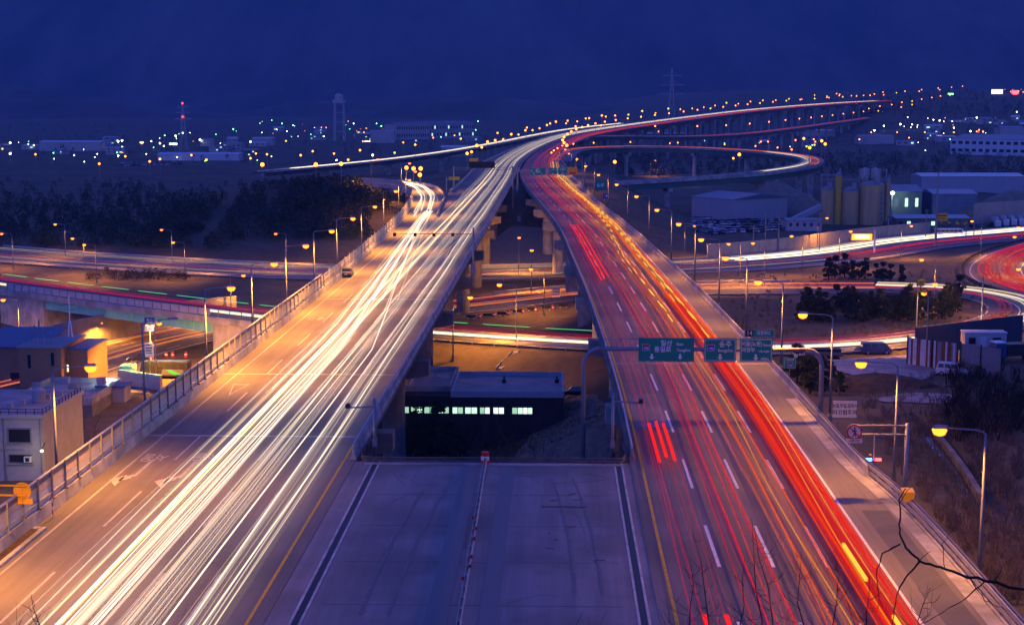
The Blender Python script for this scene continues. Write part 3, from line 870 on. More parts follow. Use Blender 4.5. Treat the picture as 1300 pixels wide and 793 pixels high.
# the panelled fence on the left edge
fl = FENCE.len - 6
root = empty("panelled_fence", FENCE.pt(0), "long panelled fence on a concrete parapet along the white-trail carriageway", "fence")
mb = MB(); sweep(mb, FENCE, 0, fl, [(-0.25, -0.6), (0.25, -0.6), (0.25, 0.1), (0.16, 0.95), (-0.16, 0.95), (-0.25, 0.1)], 0.0); mb.build("parapet", M['concrete'], root)
sN = FENCE.s_at_y(232)
mb = MB(); sweep(mb, FENCE, 0, sN, [(-0.03, 1.05), (0.03, 1.05), (0.03, 2.02), (-0.03, 2.02)], 0.0); mb.build("panel", M['panel_grey'], root)
mb = MB(); sweep(mb, FENCE, 0, sN, [(-0.03, 2.05), (0.03, 2.05), (0.03, 2.58), (-0.03, 2.58)], 0.0); mb.build("upper_panel", M['panel_tan'], root)
mb = MB(); sweep(mb, FENCE, 0, FENCE.s_at_y(205), [(-0.05, 2.60), (0.05, 2.60), (0.05, 2.98), (-0.05, 2.98)], 0.0); mb.build("dark_panel", M['rail_purple'], root)
mb = MB(); sweep(mb, FENCE, 0, sN, [(-0.09, 3.0), (0.09, 3.0), (0.09, 3.1), (-0.09, 3.1)], 0.0)
sweep(mb, FENCE, 0, sN, [(0.04, 1.40), (0.12, 1.40), (0.12, 1.50), (0.04, 1.50)], 0.0); mb.build("top_rail", M['galv'], root)
mb = MB(); sweep(mb, FENCE, sN, fl, [(-0.03, 1.02), (0.03, 1.02), (0.03, 2.7), (-0.03, 2.7)], 0.0); mb.build("far_panel", mat("pale_sound_panel", (0.40, 0.37, 0.36), 0.6, noise=0.1, scale=1.0), root)
mb = MB()
for z in (1.9, 2.7): sweep(mb, FENCE, sN, fl, [(0.035, z), (0.10, z), (0.10, z + 0.08), (0.035, z + 0.08)], 0.0)
mb.build("top_rail", M['galv'], root)
pm = MB(); pm.box((0.10, 0, 2.05), (0.14, 0.12, 2.2)); pm.box((0.18, 0, 1.0), (0.3, 0.22, 0.14))
first = None; s = 1.0; cnt = 0
while s < fl - 1 and cnt < 98:
    p = FENCE.pt(s) - root.location
    if first is None: first = pm.build("post", M['pole'], None); first.parent = root; o = first
    else: o = first.copy(); COL.objects.link(o)
    o.location = p; o.rotation_euler = (0, 0, FENCE.head(s))
    s += 3.0 if s < sN else 6.2; cnt += 1
# raised planting strip by the fence, bottom left
mb = MB(); mb.box((-36.35, 88, 0.10), (0.35, 26, 0.24)); mb.box((-36.75, 100.9, 0.10), (0.6, 0.3, 0.24))
pl = tag(mb.build("kerb", M['concrete']), kind='structure')
mb = MB(); mb.box((-36.9, 88, 0.06), (0.72, 25.6, 0.14)); tag(mb.build("planting_soil", mat("brown_soil", (0.07, 0.045, 0.025), 0.95, noise=0.4, scale=2.0)), kind='structure')

# guard rails of the valley roads
newrail("guard_rail", ROAD_A, 5, ROAD_A.len - 5, -15.6, "guard rail on the far side of the valley road", post=9)
newrail("guard_rail", ROAD_A, 5, ROAD_A.len - 5, 15.6, "guard rail on the near side of the valley road", post=9)
newrail("guard_rail", ROAD_A, 60, ROAD_A.len - 5, 0, "median guard rail between the two directions of the valley road", post=9, two=True)
sC0 = 0.0
for s in ROAD_C.s:
    if ROAD_C.pt(s).x > -52: sC0 = float(s); break
newrail("guard_rail", ROAD_C, sC0, ROAD_C.len - 80, 6.9, "guard rail on the near side of the road running under both decks", post=4)
newrail("guard_rail", ROAD_C, sC0, ROAD_C.len - 80, 0, "low median guard rail of the road running under both decks", post=5, two=True)
newrail("guard_rail", ROAD_B, 150, ROAD_B.len - 20, -10.4, "guard rail on the far side of the orange-lit road between the decks", post=5)
newrail("guard_rail", ROAD_D, 20, ROAD_D.len - 20, 8.2, "dark chequered guard rail round the red curved slip road on the right", post=3, m=M['dark'])

# ------------------------------------------------------------------ overpass on the left (turquoise girder)
def c_s(px):
    """s on ROAD_C nearest to a photograph column (left part)"""
    best, bs = 1e9, 0
    for s in np.linspace(0, sC0 + 10, 400):
        p = ROAD_C.pt(s, 6.5) - CAM
        x = CX + F_PX * p.dot(RGT) / p.dot(FWD)
        if abs(x - px) < best: best, bs = abs(x - px), s
    return bs
s1, s2 = c_s(54), c_s(268)
ov = empty("overpass_bridge", ROAD_C.pt(s1, 0, -0.6), "short overpass with turquoise steel girder on concrete abutments over the orange-lit road", "bridge")
for of in (5.6, -5.6):
    mb = MB(); sweep(mb, ROAD_C, s1 - 0.5, s2 + 0.5, [(-0.2, -2.9), (0.2, -2.9), (0.2, -0.85), (-0.2, -0.85)], of)
    for k in range(6):
        s = s1 + (s2 - s1) * (k + 0.3) / 6
        sweep(mb, ROAD_C, s, s + 0.12, [(-0.32, -2.88), (0.32, -2.88), (0.32, -0.87), (-0.32, -0.87)], of)
    mb.build("girder", M['green_steel'], ov)
mb = MB(); sweep(mb, ROAD_C, s1 - 20, s2 + 30, [(-7.0, -0.84), (7.0, -0.84), (7.0, -0.62), (-7.0, -0.62)], 0); mb.build("deck_slab", M['concrete_dark'], ov)
for a, b in ((s1 - 16, s1), (s2, s2 + 24)):
    mb = MB(); sweep(mb, ROAD_C, a, b, [(-6.3, -9.5), (6.3, -9.5), (6.3, -0.86), (-6.3, -0.86)], 0); mb.build("abutment", M['concrete'], ov)
mb = MB(); sweep(mb, ROAD_C, s1 + 0.1, s2, [(-0.25, -0.84), (0.25, -0.84), (0.25, 0.35), (-0.25, 0.35)], 6.9); mb.build("edge_beam", M['concrete'], ov)
mb = MB(); sweep(mb, ROAD_C, s1 - 40, s1 + 0.0, [(-0.25, -0.84), (0.25, -0.84), (0.25, 0.35), (-0.25, 0.35)], 6.9); mb.build("edge_beam", M['concrete'], ov)
mb = MB(); sweep(mb, ROAD_C, s2 + 0.02, s2 + 26, [(-0.25, -0.84), (0.25, -0.84), (0.25, 0.35), (-0.25, 0.35)], 6.9); mb.build("edge_beam", M['concrete'], ov)
mb = MB(); sweep(mb, ROAD_C, s1 - 12, s2, [(-0.03, 0.55), (0.03, 0.55), (0.03, 1.75), (-0.03, 1.75)], 6.9); mb.build("screen_panel", M['panel_grey'], ov)
mb = MB(); sweep(mb, ROAD_C, s1 - 40, s2 + 26, [(-0.06, 1.76), (0.06, 1.76), (0.06, 1.88), (-0.06, 1.88)], 6.9); mb.build("hand_rail", M['galv'], ov)
pm = MB(); pm.box((0.12, 0, 1.1), (0.12, 0.12, 1.5)); first = None
for k in range(34):
    s = s1 - 12 + (s2 - s1 + 36) * k / 33
    if first is None: first = pm.build("post", M['pole'], None); first.parent = ov; o = first
    else: o = first.copy(); COL.objects.link(o)
    o.location = ROAD_C.pt(s, 6.9) - ov.location; o.rotation_euler = (0, 0, ROAD_C.head(s))
# rear concrete wall behind the orange-lit road
# ------------------------------------------------------------------ street lamps
def lamp_proto(kind):
    root = empty("street_lamp", (0, 0, 0), "proto", "street lamp", world_coords=False)
    H_ = 10.2
    mb = MB(); mb.lathe([(0.26, -0.6), (0.26, 0.35), (0.16, 0.38), (0.16, 0.6)], (0, 0, 0), 10); mb.build("base", M['pole'], root)
    mb = MB(); mb.tube([(0, 0, 0.5), (0, 0, 5), (0, 0, H_ - 0.15)], [0.13, 0.105, 0.075], 10); mb.build("pole", M['pole'], root, smooth=True)
    mb = MB(); mb.tube([(0, 0, H_ - 0.3), (0.15, 0, H_ - 0.05), (0.6, 0, H_ + 0.08), (2.6, 0, H_ + 0.25)], [0.07, 0.065, 0.055, 0.045], 8); mb.build("arm", M['pole'], root, smooth=True)
    mb = MB(); mb.add([(2.4, -0.16, H_ + 0.20), (3.35, -0.2, H_ + 0.22), (3.35, 0.2, H_ + 0.22), (2.4, 0.16, H_ + 0.20), (2.45, -0.12, H_ + 0.38), (3.25, -0.13, H_ + 0.42), (3.25, 0.13, H_ + 0.42), (2.45, 0.12, H_ + 0.38)],
           [(3, 2, 1, 0), (4, 5, 6, 7), (0, 1, 5, 4), (1, 2, 6, 5), (2, 3, 7, 6), (3, 0, 4, 7)])
    hd = mb.build("lamp_head", M['pole'], root)
    if kind == 'off':
        mb = MB(); mb.box((2.95, 0, H_ + 0.17), (0.6, 0.3, 0.09)); mb.build("lens", M['white_sign'], hd, origin=(0, 0, 0)); return root
    mb = MB(); mb.lathe([(0.05, -0.40), (0.34, -0.30), (0.48, 0.0), (0.40, 0.06), (0.1, 0.08)], (2.95, 0, H_ + 0.11), 12)
    mb.build("lens", M['lamp_lens'] if kind == 'sodium' else M['lens_white'], hd, origin=(0, 0, 0), smooth=True)
    ld = bpy.data.lights.new("lamp_light", 'SPOT'); ld.energy = (LAMP_W if kind == 'sodium' else 2200) * KE; ld.spot_size = R(168); ld.spot_blend = 0.5
    ld.color = (1.0, 0.36, 0.035) if kind == 'sodium' else (0.8, 1.0, 0.85)
    ld.shadow_soft_size = 0.25
    lo = bpy.data.objects.new("lamp_light", ld); COL.objects.link(lo); lo.parent = root; lo.location = (2.95, 0, H_ - 0.45); lo.rotation_euler = (0, -R(14), 0)
    return root
LAMP_W = 22000.0
protos = {k: lamp_proto(k) for k in ('sodium', 'off')}
LDATA = {}
LPOW = {'left': 29000.0, 'left_near': 15500.0, 'right': 7500.0, 'valley': 12000.0, 'strong': 60000.0, 'slope': 26000.0}
for _k, _p in LPOW.items():
    _d = [c for c in protos['sodium'].children if c.type == 'LIGHT'][0].data.copy(); _d.energy = _p * KE; LDATA[_k] = _d
    if _k in ('left', 'left_near'): _d.spot_size = R(150); _d.spot_blend = 0.5
used = set()
def lamp(kind, loc, rz, label, group=None, scale=1.0):
    o = protos[kind]
    if kind in used: o = copy_tree(o)
    used.add(kind)
    key = ('left_near' if loc.y < 120 else 'left') if group and 'left' in group else 'right' if group and 'right' in group else 'valley'
    for c in o.children:
        if c.type == 'LIGHT': c.data = LDATA[key]; c.rotation_euler = (0, -R(14 if key == 'valley' else 3), 0)
    o.location = loc; o.rotation_euler = (0, 0, rz); o.scale = (scale, scale, scale)
    tag(o, label, None, group)
    if 'group' in o and group is None: del o['group']
    return o

# row on the left edge (arms reach over the carriageway)
k = 0
for y in (62, 87, 112, 137, 162, 187, 211, 236, 262, 300):  # nearest two stand out of view, assumed from the lit road
    p = FENCE.pt(FENCE.s_at_y(y), -1.6) if y > 61 else Vector((-39.1, y, 0))
    p.z = -0.6
    kind = 'off' if y == 137 else 'sodium'
    lamp(kind, p, 0.05, ("unlit street lamp on the left fence, its arm next to a blue road sign" if kind == 'off' else "sodium street lamp behind the left panelled fence, %s from the camera" % nth(k)), "street lamps along the left fence", 1.0 if y < 280 else 0.95)
    k += 1
for s in (FENCE.s_at_y(345), FENCE.s_at_y(395), FENCE.s_at_y(445), FENCE.s_at_y(505), FENCE.len - 16):
    p = FENCE.pt(s, -1.6); p.z -= 0.6
    lamp('sodium', p, FENCE.head(s), "sodium street lamp behind the left panelled fence, %s from the camera" % nth(k), "street lamps along the left fence"); k += 1
# row on the right edge
k = 0
for y in (66, 92, 116, 143, 171, 198, 225, 254, 288, 330, 378, 430, 490, 552, 612, 668):
    s = RIGHT.s_at_y(y)
    p = RIGHT.pt(s, float(right_out(np.array([s]))[0]) + 1.3); p.z = -0.8 if y > 150 else -0.6
    lamp('sodium', p, RIGHT.head(s) + math.pi + 0.06, "sodium street lamp on the outer right parapet, %s of that row from the camera" % nth(k), "street lamps along the right parapet")
    k += 1
# lamps of the roads below: (head pixel, arm direction)
low = [((70, 285), 180), ((92, 303), 200), ((107, 311), 180), ((205, 292), 180), ((220, 308), 180), ((350, 297), 180), ((309, 350), 0), ((202, 411), 90), ((4, 381), 180),
       ((659, 302), 90), ((675, 318), 90), ((634, 362), 180), ((597, 378), 0), ((674, 342), 180), ((882, 287), 0), ((925, 310), 180), ((956, 309), 180), ((1005, 300), 180),
       ((1050, 277), 0), ((1080, 294), 0), ((1157, 287), 0), ((1234, 281), 180), ((1288, 301), 180), ((1170, 330), 180), ((1173, 373), 90), ((1187, 361), 0), ((1293, 342), 180), ((832, 204), 0), ((1293, 289), 180), ((2, 297), 180)]
for i, ((px, py), a) in enumerate(low):
    g = on_ground(px, py, 10.2)
    r = R(a); c = Vector((math.cos(r), math.sin(r), 0)) * 2.95
    p = g - c; p.z = hz(p.x, p.y)
    # keep the head where it is seen
    lamp('sodium', Vector((p.x, p.y, g.z)), r, "", "street lamps of the valley roads")
    o = [o for o in bpy.data.objects if o.get('group') == "street lamps of the valley roads" and o.get('label', '') in ("", "proto")]
LOWLAB = ["on the far road left of the forest, tallest of three", "on the far left road, middle of three in a cluster", "on the far left road, right of the cluster of three", "in front of the dark forest, left of a pair", "in front of the dark forest, right of a pair",
          "beside the far road just left of the big pair over the fence", "low behind the left fence near the overpass end", "under the overpass beside the blue direction sign", "at the left picture edge below the overpass abutment",
          "between the two decks on the paved slope, left of a pair", "between the two decks on the paved slope, right of a pair", "between the decks beside the orange-lit road with a green plate", "between the decks close to the left deck's pier", "between the decks on the far side of the orange-lit road",
          "by the car yard wall beside the right parapet", "right of the right parapet next to the pale wall", "on the wall side of the valley road, left part", "on the valley road verge below the small office",
          "in front of the concrete silos", "above the orange message board", "right of the bus on the valley road", "on the valley road near the right picture edge", "on the near verge of the valley road at the right edge", "on the grass near the slip road, short one", "among the pines on the right, nearer one of two", "among the pines on the right, farther one of two",
          "inside the red slip road bend at the right edge", "below the loop ramp by a parked car yard", "far right on the upper valley road", "at the left picture edge on the far road"]
rows = [o for o in bpy.data.objects if o.get('group') == "street lamps of the valley roads"]
for r_ in (rows[9], rows[10]):
    for c in r_.children:
        if c.type == 'LIGHT': c.data = LDATA['slope']; c.rotation_euler = (0, -R(38), 0)
for c in list(rows[7].children) + list(rows[8].children):
    if c.type == 'LIGHT': c.data = LDATA['strong']
for o, l in zip(rows, LOWLAB): o['label'] = "sodium street lamp " + l

# far lamps: small, one mesh each (pole and glowing head)
def far_mesh(name, lens, r=0.72, h=10.0):
    mb = MB(); mb.cur = 0; mb.box((0, 0, h / 2 - 0.5), (0.22, 0.22, h)); mb.box((0, 0, h - 0.1), (0.6, 0.5, 0.22))
    mb.cur = 1; mb.lathe([(0.1, -r), (r * 0.8, -r * 0.6), (r, 0), (r * 0.8, r * 0.6), (0.1, r)], (0, 0, h), 8)
    o = mb.build(name, [M['pole'], lens]); me_ = o.data; bpy.data.objects.remove(o); return me_
FL = {'o': emis("far_sodium_lens", (1.0, 0.22, 0.018), 9, sampling='AUTO'), 'w': emis("far_white_lens", (0.95, 0.98, 0.75), 18, sampling='AUTO'), 'g': emis("far_green_lens", (0.16, 1.0, 0.28), 18, sampling='AUTO'), 'r': emis("far_red_lens", (1.0, 0.03, 0.03), 30)}
FM = {k: far_mesh("far_lamp", v) for k, v in FL.items()}
FMS = {k: far_mesh("far_small_lamp", v, 0.8, 6.0) for k, v in FL.items()}
def far_lamp(loc, key, label, group, small=False, sc=1.0, name="street_lamp"):
    if group and "town" in group: name = "town_lamp"
    elif group and "parapet" in group: name = "parapet_lamp"
    o = bpy.data.objects.new(name, (FMS if small else FM)[key]); COL.objects.link(o)
    o.location = loc; o.scale = (sc, sc, sc)
    return tag(o, label, "lamp", group)

s = LEFT.s_at_y(640); k = 0
while s < LEFT.len:
    of = float(left_out(np.array([s]))[0]) - 0.8
    far_lamp(LEFT.pt(s, of), 'o', "sodium lamp on the far white-trail viaduct's outer side, %s along the bend" % nth(k), "lamps on the outer side of the far viaduct", sc=random.uniform(.75, 1.1)); k += 1; s += 42
s = RIGHT.s_at_y(740); k = 0
while s < RIGHT.len:
    of = float(right_out(np.array([s]))[0]) + 0.7
    far_lamp(RIGHT.pt(s, of), 'o', "sodium lamp on the far red-trail viaduct's inner side, %s along the bend" % nth(k), "lamps on the inner side of the far viaduct", sc=0.95); k += 1; s += 48
s = 30; k = 0
while s < BRANCH.len - 60:
    far_lamp(BRANCH.pt(s, 6.9), 'o', "sodium lamp beside the road branching off to the far left, %s from its left end" % nth(k), "lamps along the branch road", sc=0.9); k += 1; s += 55
for s, k in zip(np.linspace(32, 330, 11), range(11)):
    far_lamp(LOOP.pt(s, -6.3), 'o', "small parapet lamp on the loop ramp's yellow barrier, %s from the exit" % nth(k), "parapet lamps of the loop ramp", small=True, sc=0.55)
for s, k in zip(np.linspace(380, LOOP.len - 30, 6), range(6)):
    far_lamp(LOOP.pt(s, -6.6), 'o', "sodium lamp round the outer bend of the loop ramp, %s after the parapet lamps" % nth(k), "lamps round the loop bend")
s = 60; k = 0
while s < RAMP2.len:
    far_lamp(RAMP2.pt(s, -5.8), 'o', "sodium lamp along the far reddish ramp, %s from its near end" % nth(k), "lamps along the far ramp", sc=0.9); k += 1; s += 70
# rising road on the far right hillside
hill = [(1066, 120), (1110, 119.5), (1121, 117), (1138, 118), (1149, 116), (1167, 116), (1170, 114), (1191, 112), (1193, 114), (1208, 111), (1222, 109.5), (1234, 108.5), (1243, 107.5), (1249, 106.5), (1257, 104.5), (1276, 107), (1286, 106), (1292, 105), (1297, 103), (1103, 138), (1117, 135), (1132, 133), (1145, 130), (1158, 128.5), (1170, 126), (1183, 124), (1194, 122), (1206, 121), (1144, 136), (1158, 133), (1115, 141), (1283, 116.5), (1293, 116), (1299, 117), (1034, 121), (1050, 122.5), (1062, 119)]
for k, (px, py) in enumerate(sorted(hill)):
    p = on_ground(px, py, 10.0)
    far_lamp(p, 'o', "sodium lamp on the far right hillside road, %s from its left end" % nth(k), "lamps on the far right hillside")
# lamps of the town in the distance
town_o = [(45, 196), (3, 189), (126, 208), (159, 198.5), (190, 205), (203, 202), (243, 197), (262, 203), (318, 201), (325, 195), (339, 196), (333, 209), (397, 192), (401, 209), (424, 195), (433, 208), (501, 194), (512, 181), (550, 175), (577, 172), (516, 213), (525, 214), (534, 214), (533, 222), (442, 203), (465, 163), (455, 168), (442, 154), (462, 168), (408, 162), (414, 162), (363, 179), (180, 182),
          (986, 206), (993, 196), (1010, 178), (966, 180), (975, 180), (910, 170), (1033, 177), (1035, 180), (1034, 184), (1024, 186), (1091, 177), (1139, 168), (1174, 168), (1211, 168), (1248, 167), (1283, 165), (1292, 172), (1243, 165), (1240, 167), (1210, 181), (853, 165), (850, 182), (836, 167), (931, 201), (890, 168), (1154, 175), (1106, 168), (1005, 190)]
for k, (px, py) in enumerate(sorted(town_o)):
    p = on_ground(px, py, 10.0)
    far_lamp(p, 'o', "orange lamp in the distant valley town, %s of these from the left" % nth(k), "orange lamps of the distant town", sc=1.0)
town_w = [(36, 182), (43, 183), (77, 182), (109, 177), (120, 181), (150, 181), (155, 180), (155, 187), (192, 178), (203, 182), (208, 184), (223, 174), (225, 195), (254, 179), (150, 196), (318, 180), (364, 165), (411, 172), (449, 157), (13, 183), (94, 194), (13, 195), (490, 204), (473, 197), (427, 200), (515, 170), (519, 169), (241, 166),
          (1122, 160), (1143, 159), (1158, 158), (1193, 153), (1209, 151), (1185, 151), (1240, 149.5), (1291, 141), (1293, 153), (1277, 162), (1298, 164), (1175, 187), (1110, 167), (1198, 166), (1232, 168), (1248, 166), (1211, 161), (811, 173), (816, 172), (836, 172), (883, 224), (1165, 156)]  # includes a car's bright light by the loop ramp, built as a pole lamp
town_g = [(227, 168), (296, 164), (300, 164), (330, 155), (345, 152), (348, 161), (372, 159), (395, 171), (444, 162), (436, 172), (472, 166), (478, 157), (490, 163), (484, 161), (604, 164), (596, 169), (560, 172), (567, 154), (607, 154), (232, 170), (274, 168), (209, 171), (839, 176), (358, 157), (352, 163)]
for key, lst, nm in (('w', town_w, 'white'), ('g', town_g, 'greenish')):
    for k, (px, py) in enumerate(sorted(lst)):
        p = on_ground(px, py, 6.0)
        far_lamp(p, key, "%s lamp in the distant valley town, %s of these from the left" % (nm, nth(k)), "%s lamps of the distant town" % nm, small=True, sc=random.choice((.5, .65, .8, 1.0, 1.2)))

xr_ = np.random.default_rng(404); ex = []
for (x0_, x1_, y0_, y1_, n_) in ((0, 350, 172, 200, 26), (330, 400, 152, 172, 10), (430, 610, 152, 172, 22), (1100, 1300, 146, 180, 24), (860, 1060, 160, 185, 14)):
    for i in range(n_): ex.append((float(xr_.uniform(x0_, x1_)), float(xr_.uniform(y0_, y1_)), 'wgow'[int(xr_.integers(0, 4))]))
for key, nm in (('w', 'white'), ('g', 'greenish'), ('o', 'orange')):
    for k, (px, py, q_) in enumerate(sorted(e for e in ex if e[2] == key)):
        far_lamp(on_ground(px, py, 6.0), key, "tiny dim %s lamp of the distant town, %s of the tiny ones from the left" % (nm, nth(k)), "tiny %s lamps of the distant town" % nm, small=True, sc=float(xr_.uniform(.3, .55)))

# ------------------------------------------------------------------ light trails of the traffic
TR = {}
def tmat(key, c, s, cover=None):
    if key not in TR: TR[key] = emis("trail_" + key, c, s, additive=True, sampling='NONE', cover=cover)
    return TR[key]
WHITE = (1.0, 0.80, 0.55); WARM = (1.0, 0.62, 0.28); COOL = (0.75, 0.85, 1.0); YEL = (1.0, 0.55, 0.05)
RED = (1.0, 0.012, 0.008); ORG = (1.0, 0.10, 0.006); MAG = (1.0, 0.03, 0.13)
tmat('white_bright', WHITE, 0.70); tmat('white', WHITE, 0.32); tmat('white_dim', WHITE, 0.13); tmat('white_band', WHITE, 0.022); tmat('warm', WARM, 0.32); tmat('cool', COOL, 0.5); tmat('yellow', YEL, 0.8)
tmat('red', RED, 1.0, .42); tmat('red_dim', RED, 0.65, .22); tmat('red_band', RED, 0.8, .22); tmat('orange', ORG, 0.95, .42); tmat('magenta', MAG, 0.55, .2); tmat('red_bright', RED, 1.4, .6); tmat('yellow_dash', YEL, 1.5, .7); tmat('amber', (1.0, .40, .03), 1.0, .4); tmat('green', (0.15, 1.0, 0.35), 0.5); tmat('soft_orange', (1, .25, .04), .34); tmat('red_white', (1, 0.45, 0.3), 0.8)
def trail(road, a, b, off, z, r, key, label, group, wob=0.25, flat=None, dash=None):
    """one streak of light: a thin square tube hanging at lamp height over the road"""
    ph1, ph2 = random.uniform(0, 6.28), random.uniform(0, 6.28)
    l1, l2 = random.uniform(120, 260), random.uniform(60, 110)
    mb = MB(); meshes = []
    w, h = (r, r) if flat is None else (flat, r)
    segs = [(a, b)]
    if dash:
        segs = []; s = a
        while s < b: segs.append((s, min(b, s + dash[0]))); s += dash[0] + dash[1]
    for (sa, sb) in segs:
        q = road.samples(sa, sb)
        o = fval(off, q) + wob * (np.sin(q / l1 * 6.28 + ph1) * 0.7 + np.sin(q / l2 * 6.28 + ph2) * 0.3)
        rings = [road.at(q, o + dx, z + dz) for dx, dz in ((-w, -h), (w, -h), (w, h), (-w, h))]
        n = len(q)
        vs = [tuple(rings[k][i]) for i in range(n) for k in range(4)]
        fs = [(i * 4 + k, (i + 1) * 4 + k, (i + 1) * 4 + (k + 1) % 4, i * 4 + (k + 1) % 4) for i in range(n - 1) for k in range(4)]
        mb.add(vs, fs)
        if dash: meshes.append(mb); mb = MB()
    og = road.pt(a, float(fval(off, np.array([a]))[0]), z)
    if dash:
        root = empty("light_trail", og, label, "light trail", group)
        for m_ in meshes[:98]: m_.build("dash", TR[key], root)
        return root
    o = mb.build("light_trail", TR[key], None, origin=og)
    return tag(o, label, "light trail", group)

Lend = LEFT.len - 2
def lane_change(s0, s1, o0, o1):
    return lambda q: o0 + (o1 - o0) * ss(s0, s1, q)
lanes = [(-2.1, 10, "beside the yellow line"), (-5.6, 10, "in the second lane from the yellow line"), (-9.2, 11, "in the third lane from the yellow line"), (-11.9, 2, "in the outermost busy lane towards the fence")]
for lo, n, wh in lanes:
    for i in range(n):
        o0 = lo + random.uniform(-0.45, 0.45)
        a = 0.0
        b = Lend if random.random() < 0.75 else random.uniform(500, 1100)
        key = random.choices(['white_bright', 'white', 'white_dim', 'warm', 'cool'], [2.5, 6, 8, 2.5, 1.2])[0]
        if lo < -12: key = random.choice(['white_dim', 'cool', 'white'])
        f = lane_change(0, 1, o0, o0)
        if random.random() < 0.28 and lo > -12:
            sc_ = random.uniform(180, 420); f = lane_change(sc_, sc_ + random.uniform(90, 160), o0, o0 + random.choice((-3.5, 3.5)) if -9 < o0 < -3 else o0 - 3.4 * (1 if o0 > -4 else -1))
        for sd in ((-0.68, 0.68) if random.random() < 0.8 else (0.0,)):
            trail(LEFT, a, b, (lambda q, f=f, sd=sd: f(q) + sd), random.uniform(0.55, 0.95), random.choice([0.010, 0.014, 0.02, 0.03]), key,
                  "white headlight streak %s of the left carriageway" % wh, "headlight streaks %s" % wh, wob=0.22)
    for i in range(3 if lo > -12 else 1):
        trail(LEFT, 0, Lend, lo + random.uniform(-0.9, 0.9), 0.6, 0.05, 'white_band', "soft pale band of light %s" % wh, "broad pale bands %s" % wh, wob=0.2, flat=random.uniform(0.25, 0.5))
trail(LEFT, 0, 700, -9.9, 1.0, 0.05, 'yellow', "single yellow streak among the white ones in the third lane", None, wob=0.2)
trail(LEFT, 130, 520, -8.4, 1.0, 0.045, 'yellow', "short yellow streak between the second and third lanes of white light", None, wob=0.3)
# white streaks from the off-ramp merging in
def merge(i):
    a = RAMP.len - 8
    return a
for i in range(10):
    o0 = random.uniform(-2.6, 2.4)
    trail(RAMP, 95 + random.uniform(-10, 20), RAMP.len - 14, o0, random.uniform(0.6, 0.9), random.choice([0.05, 0.08]), random.choice(['white_bright', 'white', 'white_bright']), "white headlight streak curving round the slip road on the left", "headlight streaks round the slip road", wob=0.2)
def ramp_join(o_end, o_start, s_join):
    # on the left carriageway: from the ramp side inwards to a lane while coming towards the camera
    return lambda q: np.interp(q, [0, s_join - 190, s_join, s_join + 90, 900], [o_end, o_end, o_start, o_start - 2.2, o_start - 20])
for i in range(9):
    oe = random.choice([-10.2, -9.2, -8.8, -5.6]) + random.uniform(-0.8, 0.8)
    sj = random.uniform(330, 372)
    for sd in (-0.65, 0.65):
        trail(LEFT, random.choice([0, 0, 120, 190]), LEFT.s_at_y(405), (lambda q, oe=oe, sj=sj, sd=sd: ramp_join(oe, -16.6, sj)(q) + sd), 0.75, random.choice([0.04, 0.06]), random.choice(['white_bright', 'white', 'white', 'warm']), "white headlight streak swinging from the slip road into the left carriageway", "headlight streaks merging from the slip road", wob=0.1)
# red side
Rend = RIGHT.len - 2
rl = [(8.9 - 7.1, 4, ['magenta', 'red_dim', 'magenta'], "beside the yellow line"), (12.5 - 7.1, 6, ['red', 'red_dim', 'magenta', 'red_dim'], "in the second lane from the yellow line"),
      (16.1 - 7.1, 6, ['red', 'orange', 'red', 'red_dim'], "in the third lane from the yellow line"), (19.5 - 7.1, 9, ['red', 'orange', 'red', 'orange', 'red_dim'], "in the crowded outer lane")]
for lo, n, keys, wh in rl:
    for i in range(n):
        o0 = lo + random.uniform(-0.5, 0.5)
        b = Rend if random.random() < 0.7 else random.uniform(420, 900)
        f = lane_change(0, 1, o0, o0)
        key = random.choice(keys)
        if lo > 8 and random.random() < 0.25: f = lane_change(180, 330, o0, o0 - 3.5)
        for sd in (-0.7, 0.7):
            trail(RIGHT, 0, b, (lambda q, f=f, sd=sd: f(q) + sd), random.uniform(0.7, 1.0), random.choice([0.018, 0.026, 0.04]), key, "%s tail-light streak %s, right carriageway" % ({'magenta': 'faint pink', 'red_dim': 'faint red', 'red': 'red', 'orange': 'orange-red'}[key], wh), "%s tail-light streaks %s" % ({'magenta': 'faint pink', 'red_dim': 'faint red', 'red': 'red', 'orange': 'orange-red'}[key], wh), wob=0.25)
for o0, w in ((12.6, 0.75), (12.1, 0.5), (13.2, 0.4), (11.9, 0.9)):
    trail(RIGHT, 0, RIGHT.s_at_y(230), o0, 0.8, 0.04, 'red_band', "broad solid red band of tail lights in the outer lane", "broad red bands in the outer lane", wob=0.12, flat=w)
for o0 in (9.6, 13.0, 12.2, 8.3):
    trail(RIGHT, 0, 620, o0, 1.0, 0.028, 'amber' if o0 != 8.3 else 'orange', "thin amber streak between the red ones of the outer lanes", "amber streaks in the outer lanes", wob=0.5)
